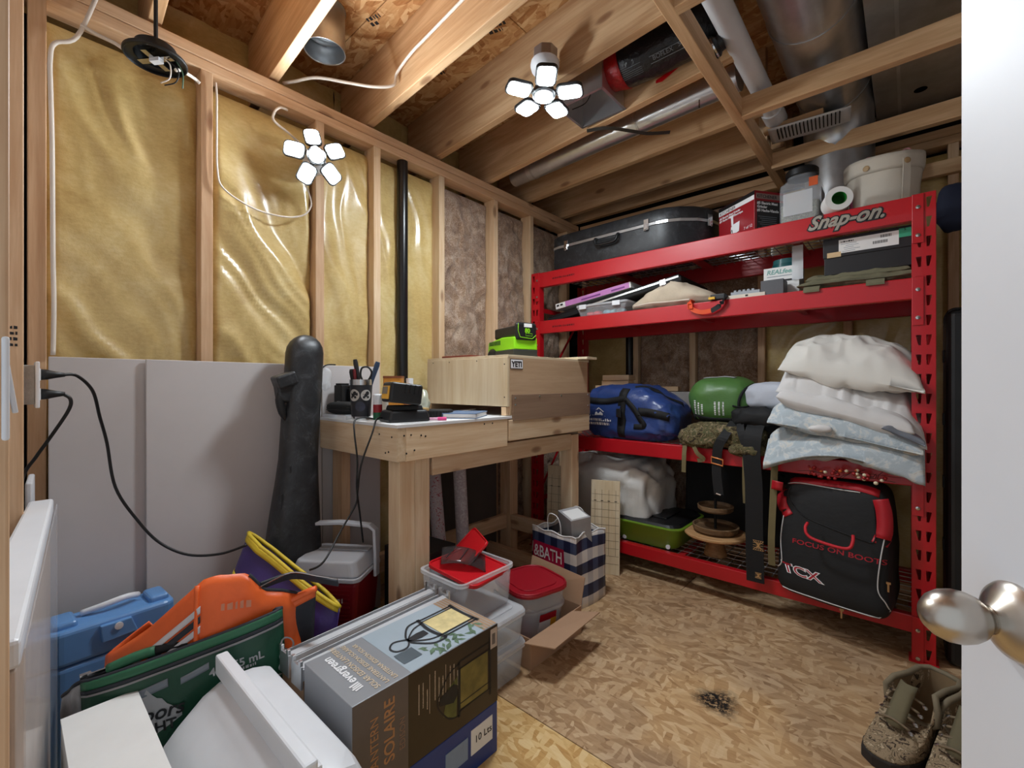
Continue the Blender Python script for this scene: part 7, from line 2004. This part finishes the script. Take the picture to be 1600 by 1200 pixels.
# --- grid-marked plywood boards leaning on the rack
for k, (x, y, rz, w, h, lab) in enumerate(((-1.305, 2.285, 0.38, 0.165, 0.53, 'plywood board with pencil grid leaning on the rack post'), (-1.60, 2.27, 0.25, 0.20, 0.58, 'plywood board with pencil grid half hidden behind the bench leg'))):
    t = thing('marked_board', lab, 'board', (x, y, 0), rot=(-0.06, 0, rz), group='grid-marked plywood boards')
    board('plywood', t, (0, 0, h / 2), (w, 0.012, h), PLY, bevel=0.001)
    g = G()
    for i in range(4): g.box((-w / 2 + w * (i + 0.6) / 4.2, -0.0064, h * 0.55), (0.0014, 0.0006, h * 0.7))
    for j in range(10): g.box((0, -0.0064, 0.06 + (h - 0.14) * j / 9), (w * 0.94, 0.0006, 0.0013))
    g.build('pencil_grid', mat('pencil_grey_%d' % k, rgb(96, 80, 66), 0.8), t)
    for i in range(4): G().box((-w / 2 + w * (i + 0.6) / 4.2, -0.0066, h * 0.78), (0.014, 0.0008, 0.004)).build('tick_mark', INK, t)

# --- camouflage boots at the right
CAMB = camo('boot_camouflage', [(0.0, rgb(70, 58, 48)), (0.42, rgb(150, 130, 104)), (0.52, rgb(116, 100, 78)), (0.58, rgb(184, 164, 136)), (0.68, rgb(92, 78, 64))], 34)
TANL = mat('olive_lining', rgb(122, 100, 72), 0.9); SOLE = mat('dark_rubber_sole', rgb(40, 34, 30), 0.8)
def boot(label, loc, rz, tilt=0.0):
    t = thing('hiking_boot', label, 'boot', loc, rz, 'camouflage boots', rot=(tilt, 0, rz))
    t.scale = (1.2, 1.2, 1.2)
    # toe along -y, heel at +y
    out = [(0.0, -0.155), (0.035, -0.145), (0.052, -0.11), (0.054, -0.06), (0.043, 0.0), (0.038, 0.05), (0.040, 0.10), (0.03, 0.125), (0.0, 0.132), (-0.03, 0.125), (-0.04, 0.10), (-0.036, 0.05), (-0.040, 0.0), (-0.05, -0.06), (-0.047, -0.11), (-0.03, -0.145)]
    G().prism(out, 0.0, 0.028).build('sole', SOLE, t, bevel=0.004)
    g = G(); n = len(out); H = [0.026, 0.06, 0.085, 0.11, 0.135, 0.155]
    for j, z in enumerate(H):
        for (x, y) in out:
            k = j / (len(H) - 1)
            top_y = y if y > -0.01 else y * (1 - k) + (-0.012) * k     # vamp slopes back to the collar
            zz = z if y > -0.02 else 0.026 + (z - 0.026) * (0.42 + 0.58 * max(0, 1 - (-y - 0.02) / 0.12)) 
            s = 1.0 - 0.06 * k
            g.v.append((x * s * (1.0 + (0.12 if j == len(H) - 1 else 0)), top_y * (1.0 if j < 4 else 1.02), zz + 0.004 * noise.noise(V(x * 30, y * 30, z * 30 + rz))))
    for j in range(len(H) - 1):
        for i in range(n):
            i2 = (i + 1) % n
            g.f.append((j * n + i, j * n + i2, (j + 1) * n + i2, (j + 1) * n + i)); g.m.append(0)
    g.build('upper', CAMB, t, smooth=True, solid=0.004, sub=1)
    top = [V(*p) for p in g.v[-n:]]
    G().tube(top, 0.007, 8, closed=True).build('collar', mat('grey_collar', rgb(120, 108, 86), 0.8), t, smooth=True)
    c_ = sum(top, V(0, 0, 0)) / n
    gl = G()
    for j, (kk, zz) in enumerate(((0.93, 0.0), (0.85, -0.05), (0.75, -0.10))):
        gl.v += [tuple(c_ + (p - c_) * kk + V(0, 0, zz)) for p in top]
    for j in range(2):
        for i in range(n):
            i2 = (i + 1) % n
            gl.f.append((j * n + i, j * n + i2, (j + 1) * n + i2, (j + 1) * n + i)); gl.m.append(0)
    gl.f.append(tuple(range(2 * n, 3 * n))); gl.m.append(0)
    gl.build('lining', TANL, t, smooth=True)
    G().grid(lambda u, v: ((u - .5) * 0.040 * (1 - 0.15 * v), -0.024 - 0.050 * (1 - v) + 0.012 * v * v - 0.008 * (1 - (2 * u - 1) ** 2), 0.078 + 0.085 * v), 4, 6).build('tongue', mat('olive_tongue', rgb(104, 96, 72), 0.85), t, smooth=True, solid=0.006)
    lm = mat('tan_lace', rgb(120, 104, 82), 0.8)
    for k in range(4):
        y = -0.075 + 0.018 * k; z = 0.088 + 0.016 * k
        G().tube([(-0.032, y, z - 0.006), (0.0, y - 0.004, z + 0.006), (0.032, y + 0.004, z - 0.004)], 0.003, 6, smooth=4).build('lace', lm, t, smooth=True)
        for s in (-1, 1):
            G().lathe([(0.005, 0), (0.0055, 0.003), (0.003, 0.004)], 10, axis_matrix((s * 0.035, y, z - 0.008), (s * 0.5, -0.2, 0.8))).build('eyelet', CHROME, t)
    return t
bt = boot('camouflage boot with open collar nearer the rack', (0.012, 1.80, 0.0), -0.5)
G().tube([(0.03, 0.13, 0.10), (0.03, 0.19, 0.07), (0.06, 0.23, 0.03), (0.03, 0.25, 0.01), (0.0, 0.21, 0.02), (0.02, 0.16, 0.08)], 0.003, 6, smooth=6).build('loose_lace', mat('loose_lace', rgb(130, 118, 98), 0.8), bt, smooth=True)
boot('camouflage boot lying close to the door edge', (0.135, 1.765, 0.0), -0.4)
